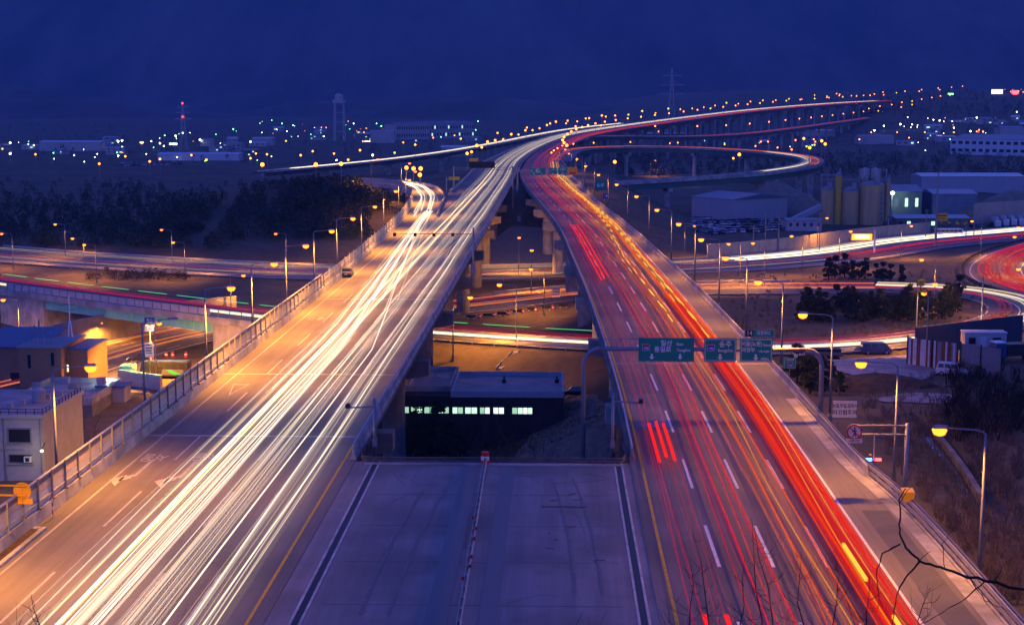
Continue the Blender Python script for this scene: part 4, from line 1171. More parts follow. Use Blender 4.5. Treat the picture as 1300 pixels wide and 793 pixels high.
# blinking indicators: broken yellow streaks heading for the exit
for i in range(10):
    o0 = random.choice([9.2, 12.3, 12.8, 5.6, 8.8]) + random.uniform(-0.9, 0.9); oe = random.uniform(13.5, 17)
    trail(RIGHT, random.uniform(140, 330), RIGHT.s_at_y(760), (lambda q, o0=o0, oe=oe: np.interp(q, [0, 250, 520, 760], [o0, o0, oe, oe - 1.5])), 0.9, random.choice([0.04, 0.055]), 'yellow_dash', "broken yellow indicator streak heading for the exit on the right", "indicator streaks towards the exit", wob=0.2, dash=(random.uniform(5, 9), random.uniform(6, 10)))
for i in range(6):
    o0 = random.choice([12.0, 12.8, 9.2]) + random.uniform(-0.8, 0.8); oe = random.uniform(13.2, 17)
    trail(RIGHT, 150, RIGHT.s_at_y(800), (lambda q, o0=o0, oe=oe: np.interp(q, [0, 250, 520, 760], [o0, o0, oe, oe - 1.0])), 0.9, 0.04, random.choice(['orange', 'red', 'amber']), "orange tail-light streak heading for the exit on the right", "orange streaks towards the exit", wob=0.2)
for s0, s1, o0 in ((88.5, 96.0, 12.0), (72, 82, 12.2)):
    trail(RIGHT, s0 - 30, s1 - 30, o0, 1.0, 0.10, 'yellow_dash', "short amber blink in the outer lane close to the camera", "amber blinks close to the camera", wob=0, flat=0.09)
for px, py0, py1 in ((829, 537, 586), (838, 535, 580), (848, 537, 584), (897, 780, 800), (925, 780, 800)):
    a = G(px, py1, 0.8); b_ = G(px, py0, 0.8)
    s0, s1 = RIGHT.s_at_y(a.y), RIGHT.s_at_y(b_.y)
    of = (a.x + b_.x) / 2 - 7.1
    trail(RIGHT, s0, s1, of, 0.8, 0.06, 'red_bright', "short bright red brake-light dash in the inner lanes", "brake-light dashes in the inner lanes", wob=0, flat=0.13)
for i in range(3):
    o0 = 1.9 + i * 0.75 - 0.6
    trail(RIGHT, 215 + i * 3, 330, o0 + 1.2, 0.8, 0.06, 'red_bright', "red brake-light streak far along the inner lane", "brake-light streaks far along the inner lane", wob=0.05, flat=0.1)
# other roads
for road, a, b, offs, keys, label, grp in (
    (BRANCH, 30, BRANCH.len, (-2.6, -1.9, -1.2, 1.6), ['white_bright'], "white streak on the road branching off to the far left", "streaks on the branch road"),
    (LOOP, 0, LOOP.len - 175, (-3.4, -2.6, -1.8, -0.8), ['soft_orange', 'soft_orange', 'orange'], "orange streak on the outer half of the loop ramp", "orange streaks on the loop ramp"),
    (LOOP, 330, LOOP.len - 110, (0.8, 1.8, 2.6, 3.4), ['white_bright', 'white'], "white streak on the inner half of the loop ramp", "white streaks on the loop ramp"),
    (RAMP2, 0, RAMP2.len, (-2, 0, 2), ['red_dim', 'orange'], "reddish streak on the far ramp below the viaduct", "streaks on the far ramp"),
    (ROAD_A, 270, ROAD_A.len, (-12.5, -11, -10, -8, -7, -5.5, -4.2, -3), ['white_bright', 'white', 'white_bright'], "white streak on the far lanes of the valley road", "white streaks on the valley road"),
    (ROAD_A, 300, ROAD_A.len, (4, 5.5, 7.5, 9.5, 11), ['red', 'magenta', 'red_dim', 'magenta'], "red streak on the near lanes of the valley road", "red streaks on the valley road"),
    (ROAD_A, 0, 300, (-10, -6, 5, 9), ['magenta', 'white_dim', 'red_dim'], "dull pink streak on the far left part of the valley road", "dull streaks on the valley road's left part"),
    (ROAD_B, 0, ROAD_B.len, (-6.5, -5, -3, 1.5, 3.3, 5.2), ['red_dim', 'soft_orange', 'soft_orange', 'magenta'], "dull orange streak on the road passing under the overpass", "streaks on the road under the overpass"),
    (ROAD_C, 0, ROAD_C.len, (1.6, 2.4, 3.2, 4.4, 5.2), ['white', 'white', 'warm', 'white_bright'], "whitish streak on the near lane of the overpass road", "white streaks on the overpass road"),
    (ROAD_C, 0, ROAD_C.len, (-1.4, -2.6, -3.6), ['red_dim', 'magenta', 'red_dim'], "dull red streak on the far lane of the overpass road", "red streaks on the overpass road"),
    (ROAD_D, 0, ROAD_D.len, (-4.5, -3.2, -1.2, 0.5, 2.2, 4, -5), ['red', 'orange', 'red', 'red_dim'], "red streak round the curved slip road at the right edge", "red streaks round the slip road"),
):
    for of in offs:
        trail(road, a, b, of + random.uniform(-0.3, 0.3), random.uniform(0.6, 0.95), random.choice([0.07, 0.1, 0.12]), random.choice(keys), label, grp, wob=0.15)
for k, (a_, b_, o_) in enumerate(((0, 1.0, -2.2), (20, .93, -1.0), (70, .97, 1.4), (170, .98, 2.3), (200, .95, 0.6))):
    trail(BRANCH, a_, BRANCH.len * b_, o_, .8, .04, random.choice(['white', 'white_dim', 'white_dim']), "thin fading white streak on the road branching off to the far left", "streaks on the branch road", wob=.2)
trail(ROAD_C, 0, ROAD_C.len - 150, -0.6, 2.2, 0.035, 'green', "broken green streak above the median of the overpass road", None, wob=0.05, dash=(9, 3))
trail(ROAD_D, 0, ROAD_D.len, -3.0, 0.7, 0.05, 'red_band', "broad red wash round the curved slip road at the right edge", "broad red washes round the slip road", wob=0.1, flat=1.1)
trail(ROAD_D, 0, ROAD_D.len, 2.0, 0.7, 0.05, 'red_band', "broad red wash round the curved slip road at the right edge", "broad red washes round the slip road", wob=0.1, flat=1.1)

# ------------------------------------------------------------------ signs
ROTX = Matrix.Rotation(math.pi / 2, 4, 'X')
TXT = {'w': mat("white_lettering", (0.82, 0.80, 0.74), 0.5), 'k': mat("black_lettering", (0.02, 0.02, 0.02), 0.6), 'c': mat("cream_lettering", (0.86, 0.74, 0.50), 0.5), 'r': M['red_sign'], 'b': M['blue_sign']}
def rect(px0, py0, px1, py1, d):
    a, b = W(px0, py0, d), W(px1, py1, d)
    y = (a.y + b.y) / 2
    return a.x, b.x, b.z, a.z, y         # x0 x1 z0 z1 y
def sign(name, box_, m, label, cat="road sign", group=None, border=None, thick=0.08, els=(), radius=0.0):
    x0, x1, z0, z1, y = box_
    w, h = x1 - x0, z1 - z0
    root = empty(name, ((x0 + x1) / 2, y, z0), label, cat, group)
    mb = MB(); mb.box(((x0 + x1) / 2, y, (z0 + z1) / 2), (w, thick, h)); mb.build("panel", m, root)
    yf = y - thick / 2 - 0.004
    if border:
        t = min(w, h) * 0.035; e = t * 0.9
        mb = MB()
        for (a, b, c, dd) in ((x0 + e, x1 - e, z0 + e, z0 + e + t), (x0 + e, x1 - e, z1 - e - t, z1 - e), (x0 + e, x0 + e + t, z0 + e + t, z1 - e - t), (x1 - e - t, x1 - e, z0 + e + t, z1 - e - t)):
            mb.add([(a, yf, c), (b, yf, c), (b, yf, dd), (a, yf, dd)], [(0, 1, 2, 3)])
        mb.build("border", border, root)
    for el in els:
        k = el[0]
        if k == 't':
            _, s, u, v, fs, c = el[:6]
            sx = el[6] if len(el) > 6 else 1.0
            o = flat_text(s, h * fs, TXT[c], root, mw=Matrix.Translation((x0 + u * w - root.location.x, yf - 0.004 - root.location.y, z0 + (1 - v) * h - root.location.z)) @ ROTX, sx=sx, bold=h * fs * 0.022)
        elif k == 'arrow':
            _, u, v, fs, c = el
            cx_, cz = x0 + u * w, z0 + (1 - v) * h; s = h * fs
            mb = MB()
            mb.add([(cx_ - 0.18 * s, yf - 0.004, cz + 0.5 * s), (cx_ - 0.18 * s, yf - 0.004, cz - 0.02 * s), (cx_ + 0.18 * s, yf - 0.004, cz - 0.02 * s), (cx_ + 0.18 * s, yf - 0.004, cz + 0.5 * s)], [(0, 1, 2, 3)])
            mb.add([(cx_ - 0.45 * s, yf - 0.004, cz - 0.02 * s), (cx_, yf - 0.004, cz - 0.5 * s), (cx_ + 0.45 * s, yf - 0.004, cz - 0.02 * s)], [(0, 1, 2)])
            mb.build("arrow", TXT[c], root)
        elif k == 'shield':
            _, u, v, fs = el
            cx_, cz = x0 + u * w, z0 + (1 - v) * h; s = h * fs
            pts = [(-0.62, 0.5), (0.62, 0.5), (0.62, 0.2), (0.55, -0.1), (0.68, -0.35), (0.4, -0.55), (-0.4, -0.55), (-0.68, -0.35), (-0.55, -0.1), (-0.62, 0.2)]
            sh = MB(); sh.add([(cx_ + a * s * 1.1, yf - 0.003, cz + b * s * 1.1) for a, b in pts], [tuple(range(9, -1, -1))]); o = sh.build("route_shield", TXT['w'], root)
            sh = MB(); sh.add([(cx_ + a * s, yf - 0.006, cz + b * s) for a, b in pts], [tuple(range(9, -1, -1))]); sh.build("shield_face", M['blue_sign'], o, origin=root.location)
            sh = MB(); sh.add([(cx_ + a * s, yf - 0.009, cz + b * s) for a, b in [(-0.62, 0.5), (0.62, 0.5), (0.62, 0.22), (-0.62, 0.22)]], [(3, 2, 1, 0)]); sh.build("shield_band", M['red_sign'], o, origin=root.location)
            flat_text("100", s * 0.62, TXT['w'], o, mw=Matrix.Translation((cx_ - root.location.x, yf - 0.012 - root.location.y, cz - 0.18 * s - root.location.z)) @ ROTX, bold=s * 0.015)
        elif k == 'bar':
            _, u0, v0, u1, v1, c = el
            mb = MB(); a, b, c0, c1 = x0 + u0 * w, x0 + u1 * w, z0 + (1 - v1) * h, z0 + (1 - v0) * h
            mb.add([(a, yf - 0.003, c0), (b, yf - 0.003, c0), (b, yf - 0.003, c1), (a, yf - 0.003, c1)], [(0, 1, 2, 3)]); mb.build("stripe", c, root)
    return root
GS, WS = M['green_sign'], M['white_sign']
cream_b = mat("cream_sign_border", (0.70, 0.62, 0.42), 0.5)
D = 143.0
gr = empty("sign_gantry", W(1043, 520, D), "grey steel gantry with curved ends carrying three large green signs over the red trails", "sign gantry")
zb = W(860, 443, D).z; yb = W(860, 443, D).y
xl, xr = W(741, 443, D).x, W(1043, 443, D).x
gl = hz(xl, yb)
for x, sg, zbot in ((xl, 1, gl), (xr, -1, -1.0)):
    mb = MB()
    arc = [(x, yb, zbot - 0.4), (x, yb, zb - 1.6)] + [(x + sg * 1.6 * (1 - math.cos(a)), yb, zb - 1.6 + 1.6 * math.sin(a)) for a in np.linspace(0.2, math.pi / 2, 7)]
    mb.tube(arc, 0.23, 12); mb.build("post", M['pole'], gr, smooth=True)
    mb = MB(); mb.box((x, yb, zbot + 0.2), (0.9, 0.9, 0.5)); mb.build("footing", M['concrete'], gr)
mb = MB(); mb.tube([(xl + 1.6, yb, zb), (xr - 1.6, yb, zb)], 0.2, 12); mb.build("beam", M['pole'], gr, smooth=True)
mb = MB(); mb.beam((xl + 2.0, yb - 0.1, zb + 1.0), (xr - 4.6, yb - 0.1, zb + 1.0), 0.07, 0.07); mb.build("walkway_rail", M['pole'], gr)
for i in range(14):
    x = xl + 2.0 + (xr - xl - 6.6) * i / 13
    mb = MB(); mb.beam((x, yb - 0.1, zb + 0.1), (x, yb - 0.1, zb + 0.97), 0.05, 0.05); mb.build("walkway_post", M['pole'], gr)
sh = 0.27
def front(b): return (b[0], b[1], b[2], b[3], yb - sh)
sign("direction_sign", front(rect(810.5, 428, 880.7, 458.4, D)), GS, "widest green gantry sign, Ilsan and Tongiro in two lines over two arrows", border=GS, group="green signs of the near gantry",
     els=[('shield', 0.135, 0.40, 0.24), ('t', "일산", 0.50, 0.23, 0.27, 'w'), ('t', "Ilsan", 0.745, 0.26, 0.17, 'w'), ('t', "통일로", 0.435, 0.50, 0.26, 'w'), ('t', "Tongilro", 0.81, 0.52, 0.17, 'w'), ('arrow', 0.24, 0.80, 0.25, 'w'), ('arrow', 0.75, 0.80, 0.25, 'w')])
sign("direction_sign", front(rect(893.4, 428, 934, 458.4, D)), GS, "square green gantry sign for Songchu with a route shield and one arrow", border=cream_b, group="green signs of the near gantry",
     els=[('shield', 0.21, 0.40, 0.24), ('t', "송추", 0.66, 0.26, 0.29, 'c'), ('t', "Songchu", 0.66, 0.52, 0.19, 'c'), ('arrow', 0.50, 0.80, 0.26, 'c')])
sign("direction_sign", front(rect(938.7, 428, 979.7, 458.4, D)), GS, "green gantry sign for Seoul and Uijeongbu, 400m, at the right end", border=cream_b, group="green signs of the near gantry",
     els=[('t', "서울(노원)", 0.36, 0.24, 0.24, 'c', 0.84), ('t', "Seoul", 0.83, 0.28, 0.165, 'c', 0.9), ('t', "의정부", 0.26, 0.50, 0.22, 'c', 0.9), ('t', "Uijeongbu", 0.74, 0.54, 0.13, 'c', 0.85), ('arrow', 0.49, 0.81, 0.27, 'c'), ('t', "400m", 0.77, 0.87, 0.15, 'c')])
tb = sign("exit_number_sign", front(rect(944, 416.4, 981.2, 426.2, D)), GS, "small exit plate reading 14 on brown, standing above the Seoul sign", border=cream_b,
     els=[('bar', 0.03, 0.06, 0.30, 0.94, M['brown_sign']), ('t', "14", 0.165, 0.5, 0.78, 'c'), ('t', "의정부IC", 0.65, 0.5, 0.62, 'c', 0.82)])
for u in (0.25, 0.55, 0.8):
    b_ = front(rect(944, 416.4, 981.2, 426.2, D)); x = lerp(b_[0], b_[1], u)
    mb = MB(); mb.box((x, b_[4] + 0.02, b_[2] - 0.08), (0.07, 0.05, 0.24)); mb.build("bracket", M['pole'], tb)

# far gantries, side by side over both carriageways
D2 = 515.0
g2 = empty("sign_gantry", W(657, 235, D2), "far steel gantry over the red trails with green signs and an orange panel", "sign gantry")
z2 = W(700, 217, D2).z; y2 = W(700, 217, D2).y
for px in (657, 741):
    p = W(px, 217, D2); mb = MB(); mb.tube([(p.x, y2, -0.5 if px < 700 else hz(p.x, y2) - 0.3), (p.x, y2, z2 + 0.4)], 0.3, 10); mb.build("post", M['pole'], g2)
mb = MB()
for dz in (-0.35, 0.45): mb.beam((W(657, 217, D2).x, y2, z2 + dz), (W(741, 217, D2).x, y2, z2 + dz), 0.14, 0.14)
for i in range(17):
    xa = lerp(W(657, 217, D2).x, W(741, 217, D2).x, i / 17); xb = lerp(W(657, 217, D2).x, W(741, 217, D2).x, (i + 1) / 17)
    mb.beam((xa, y2, z2 + (-0.35 if i % 2 else 0.45)), (xb, y2, z2 + (0.45 if i % 2 else -0.35)), 0.08, 0.08)
mb.build("truss", M['pole'], g2)
def f2(b): return (b[0], b[1], b[2], b[3], y2 - 0.3)
sign("direction_sign", f2(rect(672.3, 213.2, 692.3, 222, D2)), GS, "wide green sign on the far gantry, leftmost of its panels", border=GS, els=[('shield', 0.14, 0.4, 0.24), ('t', "일산", 0.5, 0.28, 0.3, 'w'), ('t', "통일로", 0.55, 0.58, 0.28, 'w'), ('arrow', 0.25, 0.83, 0.24, 'w'), ('arrow', 0.75, 0.83, 0.24, 'w')])
sign("direction_sign", f2(rect(696, 213, 707.3, 221.5, D2)), GS, "narrow green sign on the far gantry, second of its panels", border=cream_b, els=[('shield', 0.22, 0.4, 0.24), ('t', "송추", 0.65, 0.3, 0.3, 'c'), ('arrow', 0.5, 0.78, 0.28, 'c')])
sign("direction_sign", f2(rect(708.5, 212.8, 720.3, 221.7, D2)), GS, "green sign on the far gantry left of the orange panel, small plate above", border=cream_b, els=[('t', "의정부", 0.5, 0.3, 0.3, 'c'), ('arrow', 0.5, 0.75, 0.3, 'c')])
sign("exit_number_sign", f2(rect(712.5, 209.7, 720.8, 212.7, D2)), GS, "tiny exit plate above the far gantry's third green sign", border=cream_b, els=[('t', "14", 0.2, 0.5, 0.8, 'c')])
sign("warning_sign", f2(rect(721, 212, 733, 222, D2)), M['orange_sign'], "orange panel with a red strip at the far gantry's right end", els=[('bar', 0.1, 0.68, 0.9, 0.9, M['red_sign']), ('bar', 0.1, 0.2, 0.9, 0.32, M['yellow_sign'])])
g3 = empty("sign_gantry", W(655, 235, D2 + 6), "far gantry over the white trails carrying a dark message board seen from behind", "sign gantry")
y3 = W(620, 215, D2 + 6).y; z3 = W(620, 214, D2 + 6).z
for px in (576, 651):
    p = W(px, 217, D2 + 6); mb = MB(); mb.tube([(p.x, y3, min(-0.5, hz(p.x, y3)) - 0.3), (p.x, y3, z3 + 0.8)], 0.3, 10); mb.build("post", M['pole'], g3)
mb = MB()
for dz in (-0.4, 0.4): mb.beam((W(576, 217, D2 + 6).x, y3, z3 + dz), (W(651, 217, D2 + 6).x, y3, z3 + dz), 0.14, 0.14)
for i in range(16):
    xa = lerp(W(576, 217, D2 + 6).x, W(651, 217, D2 + 6).x, i / 16); xb = lerp(W(576, 217, D2 + 6).x, W(651, 217, D2 + 6).x, (i + 1) / 16)
    mb.beam((xa, y3, z3 + (-0.4 if i % 2 else 0.4)), (xb, y3, z3 + (0.4 if i % 2 else -0.4)), 0.08, 0.08)
mb.build("truss", M['pole'], g3)
b_ = rect(596, 205.3, 628.3, 213.4, D2 + 6); sign("message_board", (b_[0], b_[1], b_[2], b_[3], y3), M['black'], "black back of a wide message board above the far white trails", cat="message board", thick=0.7)
b_ = rect(596, 201, 607.3, 205.2, D2 + 6); sign("amber_sign", (b_[0], b_[1], b_[2], b_[3], y3), M['yellow_sign'], "small amber panel above the dark message board", thick=0.15)
g4 = empty("cantilever_sign", W(567, 252, 490), "yellow-backed cantilever sign on a single pole at the slip road nose", "road sign")
p = W(567, 252, 490); zt = W(567, 227, 490).z
mb = MB(); mb.tube([(p.x, p.y, hz(p.x, p.y) - 0.4), (p.x, p.y, zt + 0.6)], 0.2, 10); mb.build("pole", M['pole'], g4)
mb = MB(); mb.beam((p.x, p.y, zt), (p.x + 4.5, p.y, zt), 0.15, 0.15); mb.beam((p.x, p.y, zt + 0.5), (p.x + 4.5, p.y, zt + 0.5), 0.1, 0.1); mb.build("arm", M['pole'], g4)
mb = MB(); mb.box((p.x + 2.6, p.y - 0.12, zt + 0.2), (3.6, 0.1, 1.1)); mb.build("panel", M['yellow_sign'], g4)
# thin gantry with four detector boxes over the white trails
D3 = 264.0
dg_ = empty("detector_gantry", W(601, 330, D3), "thin mast arm over the white trails holding four black detector boxes", "gantry")
zp = W(575, 297, D3).z; yp = W(575, 297, D3).y; xp = W(601, 300, D3).x
mb = MB(); mb.tube([(xp, yp, -0.4), (xp, yp, zp + 1.2)], [0.2, 0.14], 10); mb.build("pole", M['pole'], dg_, smooth=True)
mb = MB(); mb.box((xp, yp, 0.6), (0.7, 0.6, 1.6)); mb.build("cabinet", M['pole'], dg_)
mb = MB(); mb.tube([(xp, yp, zp), (W(495, 297, D3).x, yp, zp)], [0.07, 0.04], 8); mb.build("arm", M['pole'], dg_)
for px in (501, 527, 551, 575):
    x = W(px, 297, D3).x; mb = MB(); mb.box((x, yp - 0.25, zp - 0.15), (0.5, 0.5, 0.5)); mb.box((x, yp - 0.25, zp + 0.16), (0.6, 0.6, 0.06)); mb.build("detector_box", M['black'], dg_)

# cameras on poles beside the median gap
def camera_pole(px, pyt, ax, label):
    x = W(px, pyt, 124).x; y = 125.2; zt = W(px, pyt, 124).z
    r_ = empty("camera_pole", (x, y, -0.3), label, "camera pole")
    mb = MB(); mb.tube([(x, y, -0.6), (x, y, zt)], [0.17, 0.14], 10); mb.build("pole", M['pole'], r_, smooth=True)
    mb = MB(); mb.tube([(x, y, zt - 0.75), (x + ax, y, zt - 0.85)], 0.07, 8); mb.build("arm", M['pole'], r_)
    mb = MB(); mb.box((x + ax, y - 0.1, zt - 0.65), (0.34, 0.7, 0.34)); mb.box((x + ax, y - 0.5, zt - 0.65), (0.2, 0.12, 0.2)); mb.build("camera_box", M['dark'], r_)
    mb = MB(); mb.box((x, y - 0.2, 0.9), (0.4, 0.3, 0.7)); mb.build("cabinet", M['pole'], r_)
camera_pole(468, 517, -2.3, "traffic camera pole left of the median gap, its arm reaching over the white trails")
camera_pole(780, 508, 2.4, "traffic camera pole right of the median gap, its arm reaching over the red trails")

# no-walking sign on its double arm frame
D4 = 116.0
fr = empty("cantilever_sign_support", W(1147, 640, D4), "grey cantilever frame with two arms holding a round red-ringed sign beside the right verge", "sign frame")
px_, zt, y4 = W(1147.5, 536, D4).x, W(1147, 536, D4).z, W(1147, 536, D4).y - 1.2
zl = W(1147, 547.5, D4).z; xa = W(1081, 540, D4).x
mb = MB(); mb.tube([(px_, y4, hz(px_, y4) - 0.5), (px_, y4, zt + 0.2)], 0.17, 10); mb.build("post", M['pole'], fr, smooth=True)
for z in (zt, zl):
    mb = MB(); mb.tube([(px_, y4, z), (xa, y4, z)], 0.08, 8); mb.build("arm", M['pole'], fr)
mb = MB(); mb.beam((W(1130, 540, D4).x, y4, zl), (W(1130, 540, D4).x, y4, zt), 0.06, 0.06); mb.build("strut", M['pole'], fr)
def disc(mb, cx_, y, cz, r0, r1, n=28):
    a = [(cx_ + r0 * math.cos(t), y, cz + r0 * math.sin(t)) for t in np.linspace(0, 2 * math.pi, n, endpoint=False)]
    b = [(cx_ + r1 * math.cos(t), y, cz + r1 * math.sin(t)) for t in np.linspace(0, 2 * math.pi, n, endpoint=False)]
    if r0 <= 0: mb.add(b, [tuple(range(n))])
    else: mb.add(a + b, [(i, (i + 1) % n, n + (i + 1) % n, n + i) for i in range(n)])
c = W(1081, 544, D4); yc = y4 - 0.16; rr = 0.62
ns = empty("no_walking_sign", (c.x, yc, c.z), "round white sign with red ring, crossed-out walking figure and a small plate below", "road sign")
mb = MB()
n = 28
for y_ in (yc, yc + 0.06): pass
mb.add([(c.x + rr * math.cos(t), yc + e, c.z + rr * math.sin(t)) for e in (0, 0.06) for t in np.linspace(0, 2 * math.pi, n, endpoint=False)], [tuple(range(n)), tuple(range(2 * n - 1, n - 1, -1))] + [(i, n + i, n + (i + 1) % n, (i + 1) % n) for i in range(n)])
mb.build("disc", M['cream_sign'], ns)
mb = MB(); disc(mb, c.x, yc - 0.004, c.z, rr * 0.78, rr * 0.99)
mb.build("ring", M['red_sign'], ns)
mb = MB()
def stroke(mb, a, b, w, y):
    a, b = Vector((a[0], 0, a[1])), Vector((b[0], 0, b[1])); t = (b - a).normalized(); nn = Vector((-t.z, 0, t.x)) * w / 2
    mb.add([(c.x + q.x, y, c.z + q.z) for q in (a - nn, b - nn, b + nn, a + nn)], [(0, 1, 2, 3)])
disc_ = [(c.x + 0.02 + 0.075 * math.cos(t), yc - 0.006, c.z + 0.30 + 0.075 * math.sin(t)) for t in np.linspace(0, 6.28, 12, endpoint=False)]
mb.add(disc_, [tuple(range(12))])
for a, b, w in (((0.0, 0.2), (0.02, -0.06), 0.15), ((0.02, -0.06), (-0.13, -0.4), 0.08), ((0.02, -0.06), (0.14, -0.38), 0.08), ((0.0, 0.17), (-0.2, 0.0), 0.06), ((0.0, 0.17), (0.2, 0.04), 0.06)): stroke(mb, a, b, w, yc - 0.006)
mb.build("walking_figure", TXT['k'], ns)
mb = MB(); stroke(mb, (-0.38, 0.36), (0.38, -0.36), 0.09, yc - 0.009); mb.build("slash", M['red_sign'], ns)
b_ = rect(1071, 552.8, 1091, 558.2, D4); sg_ = sign("section_plate", (b_[0], b_[1], b_[2], b_[3], yc + 0.03), M['cream_sign'], "small cream plate hanging under the round no-walking sign", els=[('t', "교량구간", 0.5, 0.5, 0.72, 'k')])
mb = MB(); mb.box(((b_[0] + b_[1]) / 2, yc + 0.09, b_[3] + 0.3), (0.06, 0.04, 0.75)); mb.build("hanger", M['pole'], sg_)
# slippery-road board
D5 = 138.0
b_ = rect(1057.5, 508.4, 1087.6, 530, D5)
sb = sign("warning_board", b_, M['cream_sign'], "cream board with two lines of black Korean lettering on two posts beside the right parapet", border=M['cream_sign'], els=[('t', "눈길,빗길,결빙시", 0.5, 0.30, 0.27, 'k', 0.80), ('t', "미끄럼주의", 0.5, 0.70, 0.32, 'k')])
for u in (0.22, 0.78):
    x = lerp(b_[0], b_[1], u); mb = MB(); mb.tube([(x, b_[4] + 0.1, hz(x, b_[4]) - 0.4), (x, b_[4] + 0.1, b_[3] - 0.1)], 0.06, 8); mb.build("post", M['pole'], sb)
# green route plate on the fourth lamp's pole
b_ = rect(995.5, 454, 1010, 467.5, 170.3)
rp_ = sign("route_plate", b_, GS, "small green route plate with a shield on a short post below the right lamps", border=cream_b, els=[('shield', 0.5, 0.62, 0.4), ('t', "고속도로", 0.5, 0.2, 0.22, 'c')])
x = (b_[0] + b_[1]) / 2; mb = MB(); mb.tube([(x, b_[4] + 0.1, hz(x, b_[4]) - 0.4), (x, b_[4] + 0.1, b_[3] - 0.05)], 0.06, 8); mb.build("post", M['pole'], rp_)
# small plates along the right lamps
for px0, py0, px1, py1, d, m, lab, t in ((755.5, 229, 769, 242, 545, GS, "green distance sign among the far right lamps", "송추"), (765.5, 245.5, 774.5, 252.5, 500, M['blue_sign'], "small blue sign below the green distance sign", "P"), (742, 232, 756, 240.5, 590, M['white_sign'], "white and red warning panel beyond the green distance sign", "")):
    b_ = rect(px0, py0, px1, py1, d); o = sign("verge_sign", b_, m, lab, els=[('t', t, 0.5, 0.5, 0.4, 'w')] if t else [('bar', 0.1, 0.15, 0.55, 0.7, M['orange_sign']), ('bar', 0.02, 0.8, 0.98, 0.98, M['blue_sign'])])
    for u in (0.25, 0.75):
        x = lerp(b_[0], b_[1], u); mb = MB(); mb.tube([(x, b_[4] + 0.12, hz(x, b_[4]) - 0.4), (x, b_[4] + 0.12, b_[3] - 0.1)], 0.09, 6); mb.build("post", M['pole'], o)
# yellow warning disc seen from behind, bottom left
D6 = 103.0
yw = empty("yellow_sign_frame", W(-20, 640, D6), "yellow double arm with the back of a round sign and plate, over the left fence", "sign frame")
c = W(28, 623, D6); 
ya = c.y
for py in (615.5, 628.3):
    p = W(34, py, D6); q_ = W(-45, py - 1.0, D6); mb = MB(); mb.tube([(p.x, ya - 0.15, p.z), (q_.x, ya - 0.15, q_.z)], 0.075, 10); mb.build("arm", M['yellow_sign'], yw)
mb = MB(); mb.tube([(W(-45, 615, D6).x, ya - 0.15, hz(W(-45, 615, D6).x, ya) - 0.5), (W(-45, 615, D6).x, ya - 0.15, W(-45, 612, D6).z + 0.4)], 0.16, 10); mb.build("post", M['yellow_sign'], yw)
mb = MB(); n = 28
mb.add([(c.x + 0.62 * math.cos(t), ya + e, c.z + 0.62 * math.sin(t)) for e in (0, 0.06) for t in np.linspace(0, 2 * math.pi, n, endpoint=False)], [tuple(range(n)), tuple(range(2 * n - 1, n - 1, -1))] + [(i, n + i, n + (i + 1) % n, (i + 1) % n) for i in range(n)])
mb.build("sign_disc", M['yellow_sign'], yw)
mb = MB(); b_ = rect(18.5, 633, 41, 640, D6); mb.box(((b_[0] + b_[1]) / 2, ya + 0.03, (b_[2] + b_[3]) / 2), (b_[1] - b_[0], 0.06, b_[3] - b_[2])); mb.build("plate", M['yellow_sign'], yw)
mb = MB(); mb.beam((c.x, ya - 0.07, b_[2] + 0.1), (c.x, ya - 0.07, c.z + 0.5), 0.12, 0.08); mb.build("bracket", M['yellow_sign'], yw)
p = FENCE.pt(FENCE.s_at_y(104), 0.75); dl = empty("delineator_post", (p.x, p.y, 0), "slim red and white banded post on the parapet under the yellow sign", "delineator")
for k in range(6):
    mb = MB(); mb.tube([(p.x, p.y, 0.0 + k * 0.3), (p.x, p.y, 0.3 + k * 0.3)], 0.05, 8); mb.build("band", M['red_sign'] if k % 2 else M['white_sign'], dl)
# yellow box on the right guard rail, small plates and warning light
c = W(1148.5, 658, 110.0); c = Vector((26.05, c.y, 0))
yb_ = empty("grit_box", (c.x, c.y, 0.9), "yellow box with a sloping lid on the right guard rail", "box")
mb = MB(); mb.add([(c.x - .36, c.y - .35, 0.85), (c.x + .36, c.y - .35, 0.85), (c.x + .36, c.y + .35, 0.85), (c.x - .36, c.y + .35, 0.85), (c.x - .42, c.y - .4, 1.5), (c.x + .42, c.y - .4, 1.5), (c.x + .42, c.y + .4, 1.62), (c.x - .42, c.y + .4, 1.62)], [(3, 2, 1, 0), (4, 5, 6, 7), (0, 1, 5, 4), (1, 2, 6, 5), (2, 3, 7, 6), (3, 0, 4, 7)]); mb.build("body", M['yellow_sign'], yb_)
mb = MB(); mb.add([(c.x - .46, c.y - .45, 1.505), (c.x + .46, c.y - .45, 1.505), (c.x + .46, c.y + .45, 1.64), (c.x - .46, c.y + .45, 1.64), (c.x - .42, c.y - .4, 1.6), (c.x + .42, c.y - .4, 1.6), (c.x + .42, c.y + .4, 1.74), (c.x - .42, c.y + .4, 1.74)], [(3, 2, 1, 0), (4, 5, 6, 7), (0, 1, 5, 4), (1, 2, 6, 5), (2, 3, 7, 6), (3, 0, 4, 7)]); mb.build("lid", M['yellow_sign'], yb_)
b_ = rect(1127.5, 611, 1135.5, 618.5, 118); o = sign("verge_plate", b_, M['cream_sign'], "tiny cream plate low behind the right guard rail", els=[('t', "13.7", 0.5, 0.5, 0.5, 'k')])
x = (b_[0] + b_[1]) / 2; mb = MB(); mb.tube([(x, b_[4] + 0.08, hz(x, b_[4]) - 0.3), (x, b_[4] + 0.08, b_[3])], 0.05, 8); mb.build("post", M['pole'], o)
